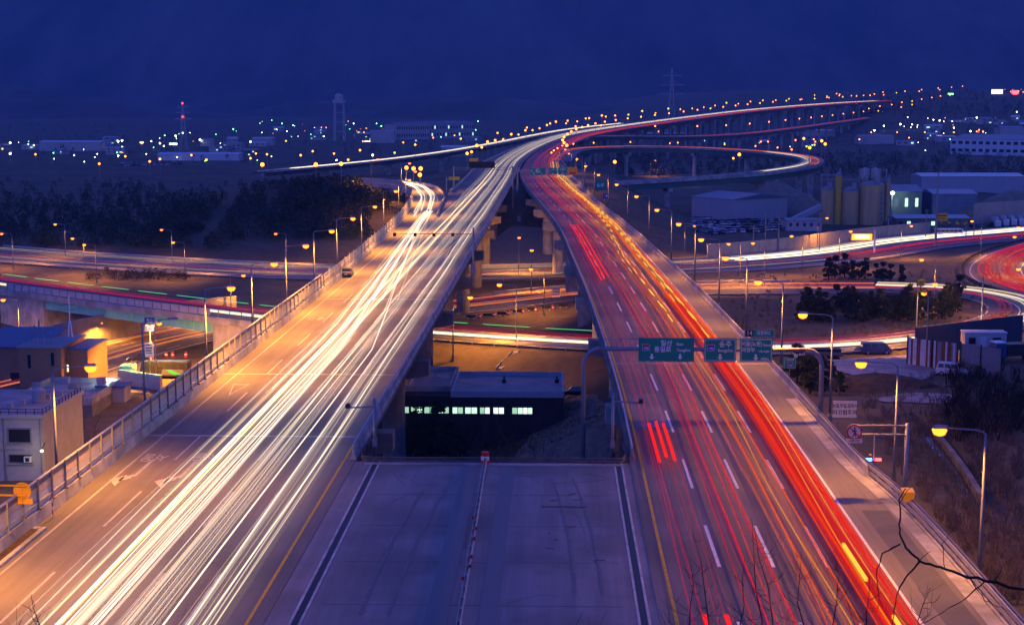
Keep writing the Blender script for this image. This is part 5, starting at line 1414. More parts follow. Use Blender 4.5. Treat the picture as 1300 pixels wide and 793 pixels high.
c = W(1097, 586, 126) + Vector((.35, 0, .25)); wl_ = empty("warning_light", (c.x + 0.5, c.y, hz(c.x, c.y)), "warning light bar with a blue and a red lamp on a thin post", "warning light")
mb = MB(); mb.tube([(c.x + 0.45, c.y, hz(c.x, c.y) - 0.4), (c.x + 0.45, c.y, W(1103, 549, 126).z)], 0.06, 8); mb.build("post", M['pole'], wl_)
mb = MB(); mb.box((c.x + 0.4, c.y - 0.15, c.z - 0.16), (1.3, 0.25, 0.08)); mb.build("bar", M['dark'], wl_)
mb = MB(); mb.box((c.x, c.y - 0.15, c.z), (0.5, 0.2, 0.2)); mb.build("blue_lamp", M['lens_blue'], wl_)
mb = MB(); mb.box((c.x + 0.8, c.y - 0.15, c.z), (0.5, 0.2, 0.2)); mb.build("red_lamp", M['lens_red'], wl_)
mb = MB(); mb.box((c.x + 0.12, c.y - 0.1, c.z + 0.42), (0.22, 0.12, 0.12)); mb.build("amber_lamp", M['yellow_sign'], wl_)
# drum at the end of the median rail
dr = empty("marker_drum", (-5.95, 121.15, 0.0), "red and white drum at the far end of the median slab", "drum")
for k, (m) in enumerate((M['red_sign'], M['white_sign'], M['red_sign'])):
    mb = MB(); mb.lathe([(0.36, 0.13 + k * 0.33), (0.34, 0.46 + k * 0.33)], (-5.95, 121.05, 0), 16); mb.build("band", m, dr)

# ------------------------------------------------------------------ vehicles
CARM = {k: mat("car_paint_" + k, c, 0.3, spec=0.5) for k, c in dict(white=(0.6, 0.6, 0.6), silver=(0.32, 0.33, 0.35), black=(0.02, 0.02, 0.022), blue=(0.03, 0.06, 0.18), red=(0.25, 0.03, 0.03), grey=(0.12, 0.12, 0.13)).items()}
rubber = mat("tyre_rubber", (0.015, 0.015, 0.016), 0.8)
LIT_HEAD = emis("lit_headlight", (1, 0.85, 0.6), 6); LIT_TAIL = emis("lit_tail_light", (1, 0.04, 0.02), 5)
def car(name, label, cat, L, Wd, Hh, paint, loc, rz, kind='suv', lit=None, group=None):
    root = empty(name, (0, 0, 0), label, cat, group, world_coords=False)
    h0 = 0.32; hb = Hh * 0.55
    hl = L / 2
    if kind == 'van': lower = [(-hl, h0), (hl, h0), (hl, Hh * .45), (hl * .86, Hh * .58), (-hl, Hh * .58)]; cab = [(-hl, Hh * .582), (hl * .86, Hh * .582), (hl * .55, Hh * .97), (hl * .4, Hh), (-hl * .96, Hh)]
    elif kind == 'suv': lower = [(-hl, h0), (hl, h0), (hl * .99, Hh * .46), (hl * .52, Hh * .56), (-hl, Hh * .56)]; cab = [(-hl * .97, Hh * .562), (hl * .5, Hh * .562), (hl * .26, Hh * .96), (hl * .18, Hh), (-hl * .88, Hh)]
    else: lower = [(-hl, h0), (hl, h0), (hl * .98, Hh * .47), (hl * .45, Hh * .58), (-hl * .75, Hh * .6), (-hl * .99, Hh * .55)]; cab = [(-hl * .72, Hh * .602), (hl * .42, Hh * .582), (hl * .08, Hh * .97), (-hl * .0, Hh), (-hl * .36, Hh)]
    mb = MB(); n = len(lower)
    def slab_(pr, w0, w1=None):
        w1 = w1 if w1 is not None else w0; zs = [p[1] for p in pr]; za, zb_ = min(zs), max(zs)
        vs = []
        for sd in (-1, 1):
            for y, z in pr: vs.append((sd * lerp(w0, w1, (z - za) / (zb_ - za)) / 2, y, z))
        n_ = len(pr); mb.add(vs, [tuple(range(n_)), tuple(range(2 * n_ - 1, n_ - 1, -1))] + [(i, n_ + i, n_ + (i + 1) % n_, (i + 1) % n_) for i in range(n_)])
    slab_(lower, Wd, Wd * 0.98); slab_(cab, Wd * .96, Wd * 0.80)
    body = mb.build("body", paint, root)
    bv = body.modifiers.new("edge", 'BEVEL'); bv.width = 0.05; bv.segments = 2; bv.limit_method = 'ANGLE'
    # glazing proud of the cabin
    mb = MB(); za, zb_ = Hh * .62, Hh * .93
    def cabw(z): return lerp(Wd * .96, Wd * .80, (z - Hh * .57) / (Hh * .43)) / 2 + 0.012
    def cx_(z, front):  # y of front/back cabin edge at height z
        if front: a, b = cab[1], cab[2]
        else: a, b = cab[0], cab[-1]
        return lerp(a[0], b[0], (z - a[1]) / (b[1] - a[1]))
    for sd in (-1, 1):
        yf0, yf1, yb0, yb1 = cx_(za, 1) - .18, cx_(zb_, 1) - .12, cx_(za, 0) + .2, cx_(zb_, 0) + .15
        for t0, t1 in ((0.0, 0.30), (0.34, 0.64), (0.68, 1.0)) if kind != 'sedan' else ((0.0, 0.47), (0.52, 1.0)):
            q = [(sd * cabw(za), lerp(yb0, yf0, t0), za), (sd * cabw(za), lerp(yb0, yf0, t1), za), (sd * cabw(zb_), lerp(yb1, yf1, t1), zb_), (sd * cabw(zb_), lerp(yb1, yf1, t0), zb_)]
            mb.add(q, [(0, 1, 2, 3) if sd > 0 else (3, 2, 1, 0)])
    mb.build("side_window", M['window_dark'], root)
    for fr_, nm in ((1, "windscreen"), (0, "rear_window")):
        mb = MB(); e = 0.02 if fr_ else -0.02
        mb.add([(-cabw(za) * .9, cx_(za, fr_) + e, za), (cabw(za) * .9, cx_(za, fr_) + e, za), (cabw(zb_) * .9, cx_(zb_, fr_) + e, zb_), (-cabw(zb_) * .9, cx_(zb_, fr_) + e, zb_)], [(0, 1, 2, 3) if not fr_ else (3, 2, 1, 0)])
        mb.build(nm, M['window_dark'], root)
    for sx in (-1, 1):
        for sy in (-.62, .62):
            mb = MB(); x = sx * (Wd / 2 - .10); mb.tube([(x - .12, sy * hl, .33), (x + .12, sy * hl, .33)], .33, 16); wb = mb.build("wheel", rubber, root)
            mb = MB(); xx = sx * (Wd / 2 + .025); mb.tube([(xx - .01, sy * hl, .33), (xx + .01, sy * hl, .33)], .19, 12); mb.build("rim", M['galv'], wb)
        mb = MB(); mb.box((sx * (Wd / 2 - .28), hl + .012, Hh * .40), (.36, .05, .16)); mb.build("headlight", LIT_HEAD if lit else M['white_sign'], root)
        mb = MB(); mb.box((sx * (Wd / 2 - .2), -hl - .012, Hh * .46), (.2, .05, .3)); mb.build("tail_light", LIT_TAIL if lit == 'tail' else M['red_sign'], root)
    mb = MB(); mb.box((0, hl + .03, .45), (Wd * .96, .12, .22)); mb.build("bumper", M['dark'], root)
    mb = MB(); mb.box((0, -hl - .03, .45), (Wd * .96, .12, .22)); mb.build("bumper", M['dark'], root)
    mb = MB(); mb.box((0, -hl - .10, .55), (.5, .02, .13)); mb.build("number_plate", M['white_sign'], root)
    root.location = loc; root.rotation_euler = (0, 0, rz)
    return root
c = G(440, 351, 0)
car("parked_car", "dark car stopped on the left shoulder beside the panelled fence", "car", 4.5, 1.8, 1.5, CARM['blue'], (c.x, c.y + 1, 0), 0.02, 'sedan')
g = on_ground(1209, 476); car("off_road_car", "pale off-road car parked in front of the striped sheet fence", "car", 4.6, 1.85, 1.9, CARM['white'], g, R(-112), 'suv')
g = on_ground(1112, 449); car("parked_van", "blue-grey van parked by the road below the guard rail", "van", 5.0, 1.9, 2.0, CARM['blue'], g, R(-88), 'van')
g = on_ground(178, 459); car("moving_car", "car with lit tail lights under the overpass", "car", 4.6, 1.85, 1.5, CARM['black'], g, R(95), 'sedan', lit='tail')
g = G(722, 478, -12.0); car("roof_edge_car", "black car at the right end of the flat-roofed building between the decks", "car", 4.6, 1.85, 1.45, CARM['black'], (W(728, 478, 224).x, W(728, 478, 224).y, hz(W(728, 478, 224).x, W(728, 478, 224).y)), R(90), 'sedan')
# flatbed truck
g = on_ground(1038, 457)
tk = empty("flatbed_truck", (0, 0, 0), "white-cabbed flatbed truck with dark cargo beside the road under the right lamps", "truck", world_coords=False)
mb = MB(); mb.extrude_profile([(2.2, .5), (4.0, .5), (4.0, 1.4), (3.7, 2.3), (2.2, 2.35)], -1.05, 1.05); mb.build("cab", CARM['white'], tk)
mb = MB(); mb.add([(-.9, 4.01, 1.45), (.9, 4.01, 1.45), (.85, 3.74, 2.2), (-.85, 3.74, 2.2)], [(3, 2, 1, 0)]); mb.build("windscreen", M['window_dark'], tk)
mb = MB(); mb.box((0, -.9, .95), (2.2, 6.0, .16)); mb.build("bed", M['dark'], tk)
for sx in (-1, 1):
    mb = MB(); mb.box((sx * 1.1, -.9, 1.3), (.06, 6.0, .5)); mb.build("side_board", CARM['grey'], tk)
    for y in (2.9, -2.0, -3.0): mb = MB(); mb.tube([(sx * .95 - .14, y, .45), (sx * .95 + .14, y, .45)], .45, 14); mb.build("wheel", rubber, tk)
mb = MB(); mb.box((0, -1.4, 1.5), (1.9, 4.4, .95)); mb.build("cargo", M['black'], tk)
tk.location = g; tk.rotation_euler = (0, 0, R(86))

def coach(label, loc, rz, paint, L=9.5, Hh=3.1, deco=False, name="parked_bus", lit=False):
    bs = empty(name, (0, 0, 0), label, "bus", world_coords=False)
    hl = L / 2
    mb = MB(); mb.extrude_profile([(-hl, .4), (hl, .4), (hl, 1.6), (hl - .25, Hh - .15), (hl - .5, Hh), (-hl + .2, Hh), (-hl, Hh - .2)], -1.22, 1.22); o = mb.build("body", paint, bs)
    bv = o.modifiers.new("edge", 'BEVEL'); bv.width = 0.08; bv.segments = 2
    for sd in (-1, 1):
        mb = MB()
        k = 6
        for i in range(k):
            a = -hl + .5 + i * (L - 1.2) / k; b = a + (L - 1.2) / k - .12
            q = [(sd * 1.232, a, 1.75), (sd * 1.232, b, 1.75), (sd * 1.232, b, Hh - .4), (sd * 1.232, a, Hh - .4)]
            mb.add(q, [(0, 1, 2, 3) if sd > 0 else (3, 2, 1, 0)])
        mb.build("side_window", M['window_lit'] if lit else M['window_dark'], bs)
        for y in (-hl * .6, hl * .62): mb = MB(); mb.tube([(sd * 1.1 - .14, y, .48), (sd * 1.1 + .14, y, .48)], .48, 14); mb.build("wheel", rubber, bs)
        mb = MB(); mb.box((sd * .85, hl + .02, .9), (.35, .05, .22)); mb.build("headlight", M['white_sign'], bs)
    mb = MB(); mb.add([(-1.1, hl + .012, 1.65), (1.1, hl + .012, 1.65), (1.05, hl - .21, Hh - .3), (-1.05, hl - .21, Hh - .3)], [(3, 2, 1, 0)]); mb.build("windscreen", M['window_dark'], bs)
    mb = MB(); mb.box((0, 0, Hh + .012), (2.0, L - 1.2, .06)); mb.build("roof_panel", CARM['blue'] if deco else paint, bs)
    bs.location = loc; bs.rotation_euler = (0, 0, rz)
    return bs
g = on_ground(211, 479)
bu = coach("dark bus with a green and white painted side below the overpass", g, R(88), CARM['black'], 8.6, 3.0, True)
mb = MB(); mb.add([(-1.236, -3.6, .7), (-1.236, 0.6, .7), (-1.236, 0.2, 1.7), (-1.236, -3.4, 1.7)], [(3, 2, 1, 0)]); mb.build("side_graphic", CARM['grey'], bu)
mb = MB(); mb.add([(-1.242, -3.2, .75), (-1.242, -1.6, .75), (-1.242, -.3, 1.65), (-1.242, -1.2, 1.65)], [(3, 2, 1, 0)]); mb.build("green_shape", mat("green_vinyl", (0.03, 0.5, 0.12), 0.5), bu)
g = on_ground(1203, 300.5); coach("white bus parked behind the valley road's far guard rail", g, R(96), CARM['white'], 10.5, 3.0)

# ------------------------------------------------------------------ parked cars of the yards (one mesh each, far away)
def tiny_car(paint, hh=1.45, L=4.4, w=1.75):
    mb = MB(); mb.cur = 0
    mb.extrude_profile([(-L / 2, .3), (L / 2, .3), (L / 2, .75), (L * .22, .88), (-L * .42, .9), (-L / 2, .8)], -w / 2, w / 2)
    mb.extrude_profile([(-L * .36, hh), (L * .04, hh), (L * .06, hh - .05), (-L * .38, hh - .05)], -w * .42, w * .42)
    mb.cur = 1; mb.extrude_profile([(-L * .40, .9), (L * .2, .885), (L * .05, hh - .05), (-L * .37, hh - .05)], -w * .44, w * .44)
    for sx in (-1, 1):
        for y in (-L * .3, L * .3): mb.tube([(sx * w * .46 - .1, y, .31), (sx * w * .46 + .1, y, .31)], .31, 10)
    o = mb.build("yard_car", [paint, M['window_dark']]); me_ = o.data; bpy.data.objects.remove(o); return me_
TC = [tiny_car(CARM[k]) for k in ('white', 'silver', 'black', 'blue', 'white', 'grey')]
k = 0
def yard(px0, px1, rows, gap, label, group, drop=0.0):
    global k
    for j, py in enumerate(rows):
        a, b = on_ground(px0 + random.uniform(-4, 4), py + drop), on_ground(px1, py - 2)
        n = max(2, int((b - a).length / gap))
        for i in range(n):
            p = a.lerp(b, (i + random.uniform(-.12, .12)) / n)
            if random.random() < .1: continue
            o = bpy.data.objects.new("yard_car", random.choice(TC)); COL.objects.link(o)
            o.location = (p.x, p.y, hz(p.x, p.y)); o.rotation_euler = (0, 0, random.uniform(-.6, .6) + random.choice((0, math.pi / 2)))
            tag(o, label % (WORDS[j] + " row") if '%s' in label else label, "car", group); k += 1
yard(886, 1000, [273, 276, 279, 282, 285, 288, 291, 294], 2.7, "closely parked car in the yard below the warehouse, %s from the back", "cars of the yard below the warehouse")
yard(1130, 1180, [285, 288], 3.6, "parked car behind the pale wall by the silos, %s", "cars by the silos")
yard(1212, 1300, [283, 288], 3.6, "parked car on the strip above the valley road at the right edge, %s", "cars at the right edge")
yard(150, 235, [208, 211], 4.5, "pale vehicle in the long row across the far left field, %s", "vehicles across the far left field")
yard(800, 880, [218, 222], 4.2, "parked car in the dim yard under the loop ramp, %s", "cars under the loop ramp")

# ------------------------------------------------------------------ buildings
brick = mat("brown_brick", (0.30, 0.17, 0.10), 0.85, noise=0.2, scale=3.0)
pale_wall = mat("pale_render", (0.40, 0.39, 0.38), 0.85, noise=0.1, scale=0.6)
blue_roof = mat("blue_sheet_roof", (0.10, 0.13, 0.21), 0.5, noise=0.1, scale=0.8)
grey_roof = mat("grey_flat_roof", (0.30, 0.30, 0.31), 0.85, noise=0.2, scale=0.5, c3=(0.18, 0.18, 0.19), scale3=0.3)
steelwall = mat("ribbed_sheet_wall", (0.34, 0.35, 0.37), 0.6, noise=0.15, scale=1.5, stretch=(3, 3, 0.1))
def wins(root, x0, x1, z0, z1, y, nx_, nz_, m, fill=0.65, frame=True):
    """a grid of windows, each a frame with its pane, just proud of a wall facing -Y"""
    dx, dz = (x1 - x0) / nx_, (z1 - z0) / nz_
    for i in range(nx_):
        for j in range(nz_):
            cx_, cz = x0 + (i + .5) * dx, z0 + (j + .5) * dz
            w, h = dx * fill, dz * fill
            mb = MB(); t = min(w, h) * .09
            for bx in ((cx_ - w / 2, cz, t, h + t), (cx_ + w / 2, cz, t, h + t)): mb.box((bx[0], y - .03, bx[1]), (bx[2], .1, bx[3]))
            for bx in ((cx_, cz - h / 2, w - t, t), (cx_, cz + h / 2, w - t, t)): mb.box((bx[0], y - .03, bx[1]), (bx[2], .1, bx[3]))
            fr = mb.build("window", M['pole'], root)
            mb = MB(); mb.add([(cx_ - w / 2, y - .012, cz - h / 2), (cx_ + w / 2, y - .012, cz - h / 2), (cx_ + w / 2, y - .012, cz + h / 2), (cx_ - w / 2, y - .012, cz + h / 2)], [(0, 1, 2, 3)])
            mb.build("pane", m if not callable(m) else m(i, j), fr, origin=root.location)
def block(mb, x0, x1, y0, y1, z0, z1): mb.box(((x0 + x1) / 2, (y0 + y1) / 2, (z0 + z1) / 2), (x1 - x0, y1 - y0, z1 - z0))
def flat_roof(root, x0, x1, y0, y1, z, wall_m, roof_m, ph=.6, pt=.35, name="roof"):
    mb = MB(); block(mb, x0 + pt, x1 - pt, y0 + pt, y1 - pt, z - .25, z + .02); mb.build(name, roof_m, root)
    for a in ((x0, x1, y0, y0 + pt), (x0, x1, y1 - pt, y1), (x0, x0 + pt, y0 + pt, y1 - pt), (x1 - pt, x1, y0 + pt, y1 - pt)):
        mb = MB(); block(mb, a[0], a[1], a[2], a[3], z - .25, z + ph); mb.build("roof_parapet", wall_m, root)

# between the decks: flat roofs and the strip of lit windows
dark_wall = mat("dark_brown_wall", (0.055, 0.042, 0.04), .9, noise=.3, scale=.6)
WLIT = [M['window_lit'], emis('lit_window_dim', (.55, .95, .68), .75, sampling='AUTO'), emis('lit_window_bright', (.7, 1.0, .78), 1.7, sampling='AUTO')]
d_f = 206.0
xf = lambda px, d=d_f: W(px, 500, d).x
yF = W(640, 520, d_f).y
zr = G(645, 499, -10.2).z
x0, x1 = W(572, 499, d_f).x, W(716, 499, d_f).x
yB = W(650, 470, 221).y
bA = empty("flat_roofed_building", ((x0 + x1) / 2, yF, -18), "low flat-roofed building between the decks with pale parapets and greenish lit windows", "building")
mb = MB(); block(mb, x0, x1, yF, yB, -18.5, zr - .25); mb.build("wall", dark_wall, bA)
flat_roof(bA, x0, x1, yF, yB, zr, mat("pale_parapet", (0.42, 0.42, 0.43), .85, noise=.15, scale=1), grey_roof)
xa0, xa1 = W(512, 499, d_f).x, x0 - .01
mb = MB(); block(mb, xa0, xa1, yF + .1, yB + 3, -18.5, zr - .1); mb.build("annex_wall", dark_wall, bA)
flat_roof(bA, xa0, xa1 - .1, yF + 3.0, yB + 3, zr + .16, M['concrete'], grey_roof, name="annex_roof")
for px0, px1 in ((512, 519), (521, 536), (538, 553), (555, 570), (574, 588), (590, 606), (609, 622), (626, 640), (650, 664), (664, 676)):
    wins(bA, W(px0, 521, d_f).x, W(px1, 521, d_f).x, W(600, 525.5, d_f).z, W(600, 516.5, d_f).z, yF if px0 > 572 else yF + .1, 2 if px1 - px0 > 9 else 1, 1, lambda i, j: random.choice(WLIT), .95)
for px, py in ((640, 480), (707, 484)):
    p = W(px, py, 215); mb = MB(); mb.lathe([(.3, 0), (.35, .5), (.12, .55), (.12, 1.0)], (p.x, p.y, zr + .02), 10); mb.build("roof_vent", M['dark'], bA)
# green-lit strip of wall light falls from the windows only; concrete stair gutter on the slope behind
a, b = on_ground(655, 446), on_ground(634, 468)
mb = MB()
for sd in (-.55, .55): mb.beam((a.x + sd, a.y, a.z + .1), (b.x + sd, b.y, b.z + .1), .18, .35)
mb.beam((a.x, a.y, a.z + .02), (b.x, b.y, b.z + .02), .9, .12)
tag(mb.build("drain_channel", M['concrete'], None, origin=b), "narrow concrete drain channel running down the slope behind the flat-roofed building", "drain channel")
a, b = on_ground(692, 268, d0=450), on_ground(657, 250, d0=450)
mb = MB(); mb.beam((W(656, 240, 560).x, W(656, 240, 560).y, hz(W(656, 240, 560).x, W(656, 240, 560).y) + .1), (W(659, 272, 505).x, W(659, 272, 505).y, hz(W(659, 272, 505).x, W(659, 272, 505).y) + .1), 1.2, .3)
tag(mb.build("drain_channel", mat("blue_grey_channel", (.2, .24, .3), .7)), "straight drain channel down the bank where the two decks meet", "drain channel")

# left edge: brick building
d = 252.0
x0, x1 = W(24, 480, d).x, W(78, 480, d).x; xe = W(105, 480, d).x
yF = W(60, 470, d).y; zt = W(60, 441, d).z
bB = empty("brick_building", ((x0 + xe) / 2, yF, -18), "brown brick building with a blue roof and roof aerials on the left, one window lit", "building")
mb = MB(); block(mb, x0, x1, yF, yF + 13, -18.5, zt); mb.build("wall", brick, bB)
mb = MB(); block(mb, x1 + .01, xe, yF + 3, yF + 14, -18.5, zt - .8); mb.build("side_wing", brick, bB)
mb = MB(); mb.box(((x1 + xe) / 2, yF + 8.5, zt - .7), (xe - x1 + .4, 11.4, .2)); mb.build("wing_roof", blue_roof, bB)
mb = MB(); block(mb, x0 - .3, x1 + .3, yF - .3, yF + 13.3, zt + .01, zt + .25); mb.build("roof", mat("grey_roof_edge", (.28, .27, .27), .8), bB)
xl_ = W(-40, 440, d).x
mb = MB(); block(mb, xl_, x0 - .02, yF + 4, yF + 16, -18.5, zt - .6); mb.build("rear_wing", brick, bB)
mb = MB(); v = [(xl_, yF + 3.6, zt - .59), (x0 + 3, yF + 3.6, zt - .59), (x0 + 3, yF + 16.5, zt + 1.0), (xl_, yF + 16.5, zt + 1.0)]
mb.add(v + [(a_, b_, c_ + .15) for a_, b_, c_ in v], [(3, 2, 1, 0), (4, 5, 6, 7), (0, 1, 5, 4), (1, 2, 6, 5), (2, 3, 7, 6), (3, 0, 4, 7)]); mb.build("blue_roof", blue_roof, bB)
for px0, px1, py0, py1, m in ((35, 40, 449, 468, M['window_dark']), (65, 70, 446, 465, M['window_dark']), (11, 25, 472, 485, M['window_dark']), (82, 88, 462, 472, emis("warm_lit_window", (1, .8, .4), 2.5, sampling='AUTO'))):
    yy = yF if px0 < 78 else yF + 3
    if px0 < 24: yy = yF + 4
    wins(bB, W(px0, 460, d + (yy - yF)).x, W(px1, 460, d + (yy - yF)).x, W(60, py1, d + (yy - yF)).z, W(60, py0, d + (yy - yF)).z, yy, 1, 1, m, .95)
for px, h in ((42, 2.2), (46, 3.5), (52, 4.5), (55, 2.8), (61, 2.0), (66, 2.4)):
    x = W(px, 440, d + 3).x; mb = MB(); mb.tube([(x, yF + 3, zt + .2), (x, yF + 3, zt + h)], .06, 6)
    if h > 2.5: mb.box((x, yF + 2.9, zt + h - .7), (.25, .15, 1.2))
    mb.build("aerial", M['pole'], bB)
# low building with a big flat roof in front of it
d = 228.0
x0, x1 = W(14, 510, d).x, W(117, 510, d).x; yF = W(60, 510, d).y; zt = W(70, 512, d).z
bC = empty("low_building", ((x0 + x1) / 2, yF, -18), "low dark building with a wide grey flat roof below the brick building", "building")
mb = MB(); block(mb, x0, x1, yF, yF + 17, -18.5, zt - .3); mb.build("wall", M['concrete_dark'], bC)
flat_roof(bC, x0, x1, yF, yF + 17, zt, M['concrete'], grey_roof, ph=.9)
# white house at the picture edge
d = 190.0
x1 = W(55, 560, d).x; x0 = x1 - 14; yF = W(30, 560, d).y; zt = W(30, 527, d).z
bD = empty("white_building", ((x0 + x1) / 2, yF, -18), "white rendered building with dark windows and a railed roof at the left edge", "building")
mb = MB(); block(mb, x0, x1, yF, yF + 16, -18.5, zt - .3); mb.build("wall", pale_wall, bD)
flat_roof(bD, x0 - .3, x1 + .3, yF - .3, yF + 16.3, zt, pale_wall, grey_roof, ph=.25)
for (py0, py1) in ((543, 562), (577, 588)):
    wins(bD, W(10, 550, d).x, W(40, 550, d).x, W(30, py1, d).z, W(30, py0, d).z, yF, 1, 1, M['window_dark'], .97)
for zz in (.55, .95): 
    for (a, b) in (((x0, yF - .15), (x1 + .2, yF - .15)), ((x1 + .2, yF - .15), (x1 + .2, yF + 16))):
        mb = MB(); mb.beam((a[0], a[1], zt + zz), (b[0], b[1], zt + zz), .06, .06); mb.build("roof_rail", M['dark'], bD)
for i in range(26):
    if i < 14: p = (x0 + i * 1.09, yF - .15)
    else: p = (x1 + .2, yF - .15 + (i - 13) * 1.25)
    mb = MB(); mb.box((p[0], p[1], zt + .6), (.08, .08, .75)); mb.build("rail_post", M['dark'], bD)
for i in range(6):
    mb = MB(); mb.box((x0 + 7 + i * 1.0, yF + 3 + i * 2, zt + .35), (.7, .7, .8)); mb.build("roof_vent", pale_wall, bD)
p = W(53, 572, 186); lw_ = empty("wall_lamp", p, "small bright white wall lamp on the corner of the white building", "lamp")
mb = MB(); mb.lathe([(.12, -.12), (.2, 0), (.12, .12)], (p.x, p.y, p.z), 10); mb.build("lens", emis("warm_white_lens", (1, .85, .4), 14), lw_)
mb = MB(); mb.beam((p.x - .9, yF + .2, p.z + .25), (p.x, p.y, p.z + .16), .08, .08); mb.build("bracket", M['dark'], lw_)
ld = bpy.data.lights.new("wall_light", 'POINT'); ld.energy = 350 * KE; ld.color = (1, .85, .5); ld.shadow_soft_size = .2
lo = bpy.data.objects.new("wall_light", ld); COL.objects.link(lo); lo.parent = lw_; lo.location = (0, -.5, -.2)
for u, z_ in ((.25, -12.6), (.55, -12.6), (.86, -15.2)):
    x_ = lerp(x0, x1, u); mb = MB(); mb.box((x_, yF - .32, z_), (.9, .5, .7)); o = mb.build("air_conditioner", whs_ := M['white_sign'], bD)
    mb = MB(); mb.box((x_, yF - .585, z_), (.5, .03, .5)); mb.build("fan_grille", M['dark'], o, origin=bD.location)
for x_ in (x0 + .3, x1 - .3, x1 - 5.0):
    mb = MB(); mb.tube([(x_, yF - .1, -18), (x_, yF - .1, zt - .1)], .07, 6); mb.build("downpipe", M['pole'], bD)
for (py0, py1) in ((543, 562), (577, 588)):
    z_ = W(30, py1, d).z - .05; mb = MB(); mb.box(((W(10, 550, d).x + W(40, 550, d).x) / 2, yF - .12, z_ - .12), (W(40, 550, d).x - W(10, 550, d).x + .4, .3, .12)); mb.build("window_sill", M['concrete'], bD)
mb = MB(); mb.box(((x0 + x1) / 2, yF - .06, W(30, 571, d).z), (x1 - x0, .12, .25)); mb.build("floor_band", M['concrete'], bD)
mb = MB(); mb.lathe([(.9, 0), (.9, 1.6), (.3, 1.9)], (x0 + 10.5, yF + 9, zt + .05), 14); mb.build("water_tank", M['galv'], bD)
for i in range(4):
    mb = MB(); mb.box((bC.location.x - 4 + i * 2.9, bC.location.y + 5 + (i % 2) * 5, -15.2 + .55 + .6), (1.3, 1.0, 1.1)); mb.build("roof_unit", M['concrete'], bC)
# teal-edged shed and wall by the bus
a, b = on_ground(152, 488), on_ground(205, 496)
sh_ = empty("small_shed", a, "small pale shed with a turquoise edge below the overpass, lamp beside it", "shed")
mb = MB(); mb.beam((a.x, a.y, a.z + 1.1), (b.x, b.y, b.z + 1.1), .5, 2.6); mb.build("wall", pale_wall, sh_)
mb = MB(); mb.beam((a.x, a.y - .02, a.z + 2.55), (b.x, b.y - .02, b.z + 2.55), .7, .28); mb.build("roof_edge", M['green_steel'], sh_)
mb = MB(); mb.box((a.x + 1.2, a.y + 1.2, a.z + 1.7), (2.2, 2.4, 3.2)); mb.build("cabin", M['green_steel'], sh_)
mb = MB(); mb.box((a.x + 2.32, a.y + .6, a.z + 1.3), (.06, .9, 2.0)); mb.build("door", M['dark'], sh_)
p = on_ground(139, 479, 3.0); far_lamp(Vector((p.x, p.y, hz(p.x, p.y) - 3.0)), 'w', "small cold white lamp beside the turquoise-edged shed", None, small=True, sc=.6)
ld = bpy.data.lights.new("shed_light", 'POINT'); ld.energy = 500 * KE; ld.color = (.8, 1, .85); ld.shadow_soft_size = .2
lo = bpy.data.objects.new("shed_light", ld); COL.objects.link(lo); lo.location = (p.x, p.y - .8, hz(p.x, p.y) + 3.0)
a = on_ground(145, 508); hut = empty("site_hut", a, "little blue-roofed hut beyond the left fence", "hut")
mb = MB(); mb.box((a.x, a.y, a.z + 1.2), (4.5, 3.5, 2.6)); mb.build("wall", pale_wall, hut)
mb = MB(); mb.box((a.x, a.y, a.z + 2.62), (5.0, 4.0, .22)); mb.build("roof", blue_roof, hut)
# utility pole frame
p = W(90, 440, 262); g = hz(p.x, p.y); up = empty("utility_pole", (p.x, p.y, g), "white two-legged utility pole frame with a cross-arm, before the overpass abutment", "utility pole")
zt = W(90, 392, 262).z
for sx in (-1, 1): mb = MB(); mb.tube([(p.x + sx * 1.0, p.y, g - .4), (p.x + sx * .12, p.y, zt - 2)], .12, 8); mb.build("leg", M['white_sign'], up)
mb = MB(); mb.tube([(p.x, p.y, zt - 2.5), (p.x, p.y, zt + 2.5)], .12, 8); mb.build("mast", M['white_sign'], up)
mb = MB(); mb.beam((p.x - 2, p.y, zt), (p.x + 1.4, p.y, zt), .12, .12); mb.beam((p.x - 1.2, p.y, zt + .9), (p.x + 1.2, p.y, zt + .9), .1, .1); mb.build("cross_arm", M['pole'], up)
for (b_, m, lab, els, dd) in ((rect(183.5, 403, 196.5, 420.5, 262), M['blue_sign'], "blue direction sign with white routes before the overpass", [('t', "일산", .5, .25, .26, 'w', .8), ('t', "↑→", .5, .65, .4, 'w')], 0), (rect(184, 435, 194.5, 453, 258), M['white_sign'], "white upright board with green lettering beside the dark bus", [('bar', .1, .3, .9, .42, GS), ('bar', .1, .5, .8, .6, M['dark']), ('bar', .1, .68, .9, .76, GS), ('bar', .1, .08, .7, .18, M['blue_sign'])], 0)):
    o = sign("roadside_board", b_, m, lab, els=els); x = (b_[0] + b_[1]) / 2
    mb = MB(); mb.tube([(x, b_[4] + .12, hz(x, b_[4]) - .4), (x, b_[4] + .12, b_[3] - .1)], .09, 8); mb.build("post", M['pole'], o)
def small_drum(p, label, group):
    o = empty("traffic_drum", p, label, "drum", group); 
    for k in range(3): mb = MB(); mb.lathe([(.34 - k * .03, k * .35), (.31 - k * .03, k * .35 + .35)], (p.x, p.y, p.z), 12); mb.build("band", M['red_sign'] if k != 1 else M['white_sign'], o)
for px, nm in ((211, "leftmost"), (219.5, "middle"), (236, "rightmost")): small_drum(on_ground(px, 453), "red and white traffic drum under the overpass, %s of three" % nm, "drums under the overpass")
for i, px in enumerate((609, 627, 645.5, 663.5, 680.5, 702)): small_drum(on_ground(px, 404 - i * 2.2), "red drum between the dark blocks along the orange-lit road, %s from the left" % nth(i), "drums along the orange-lit road")
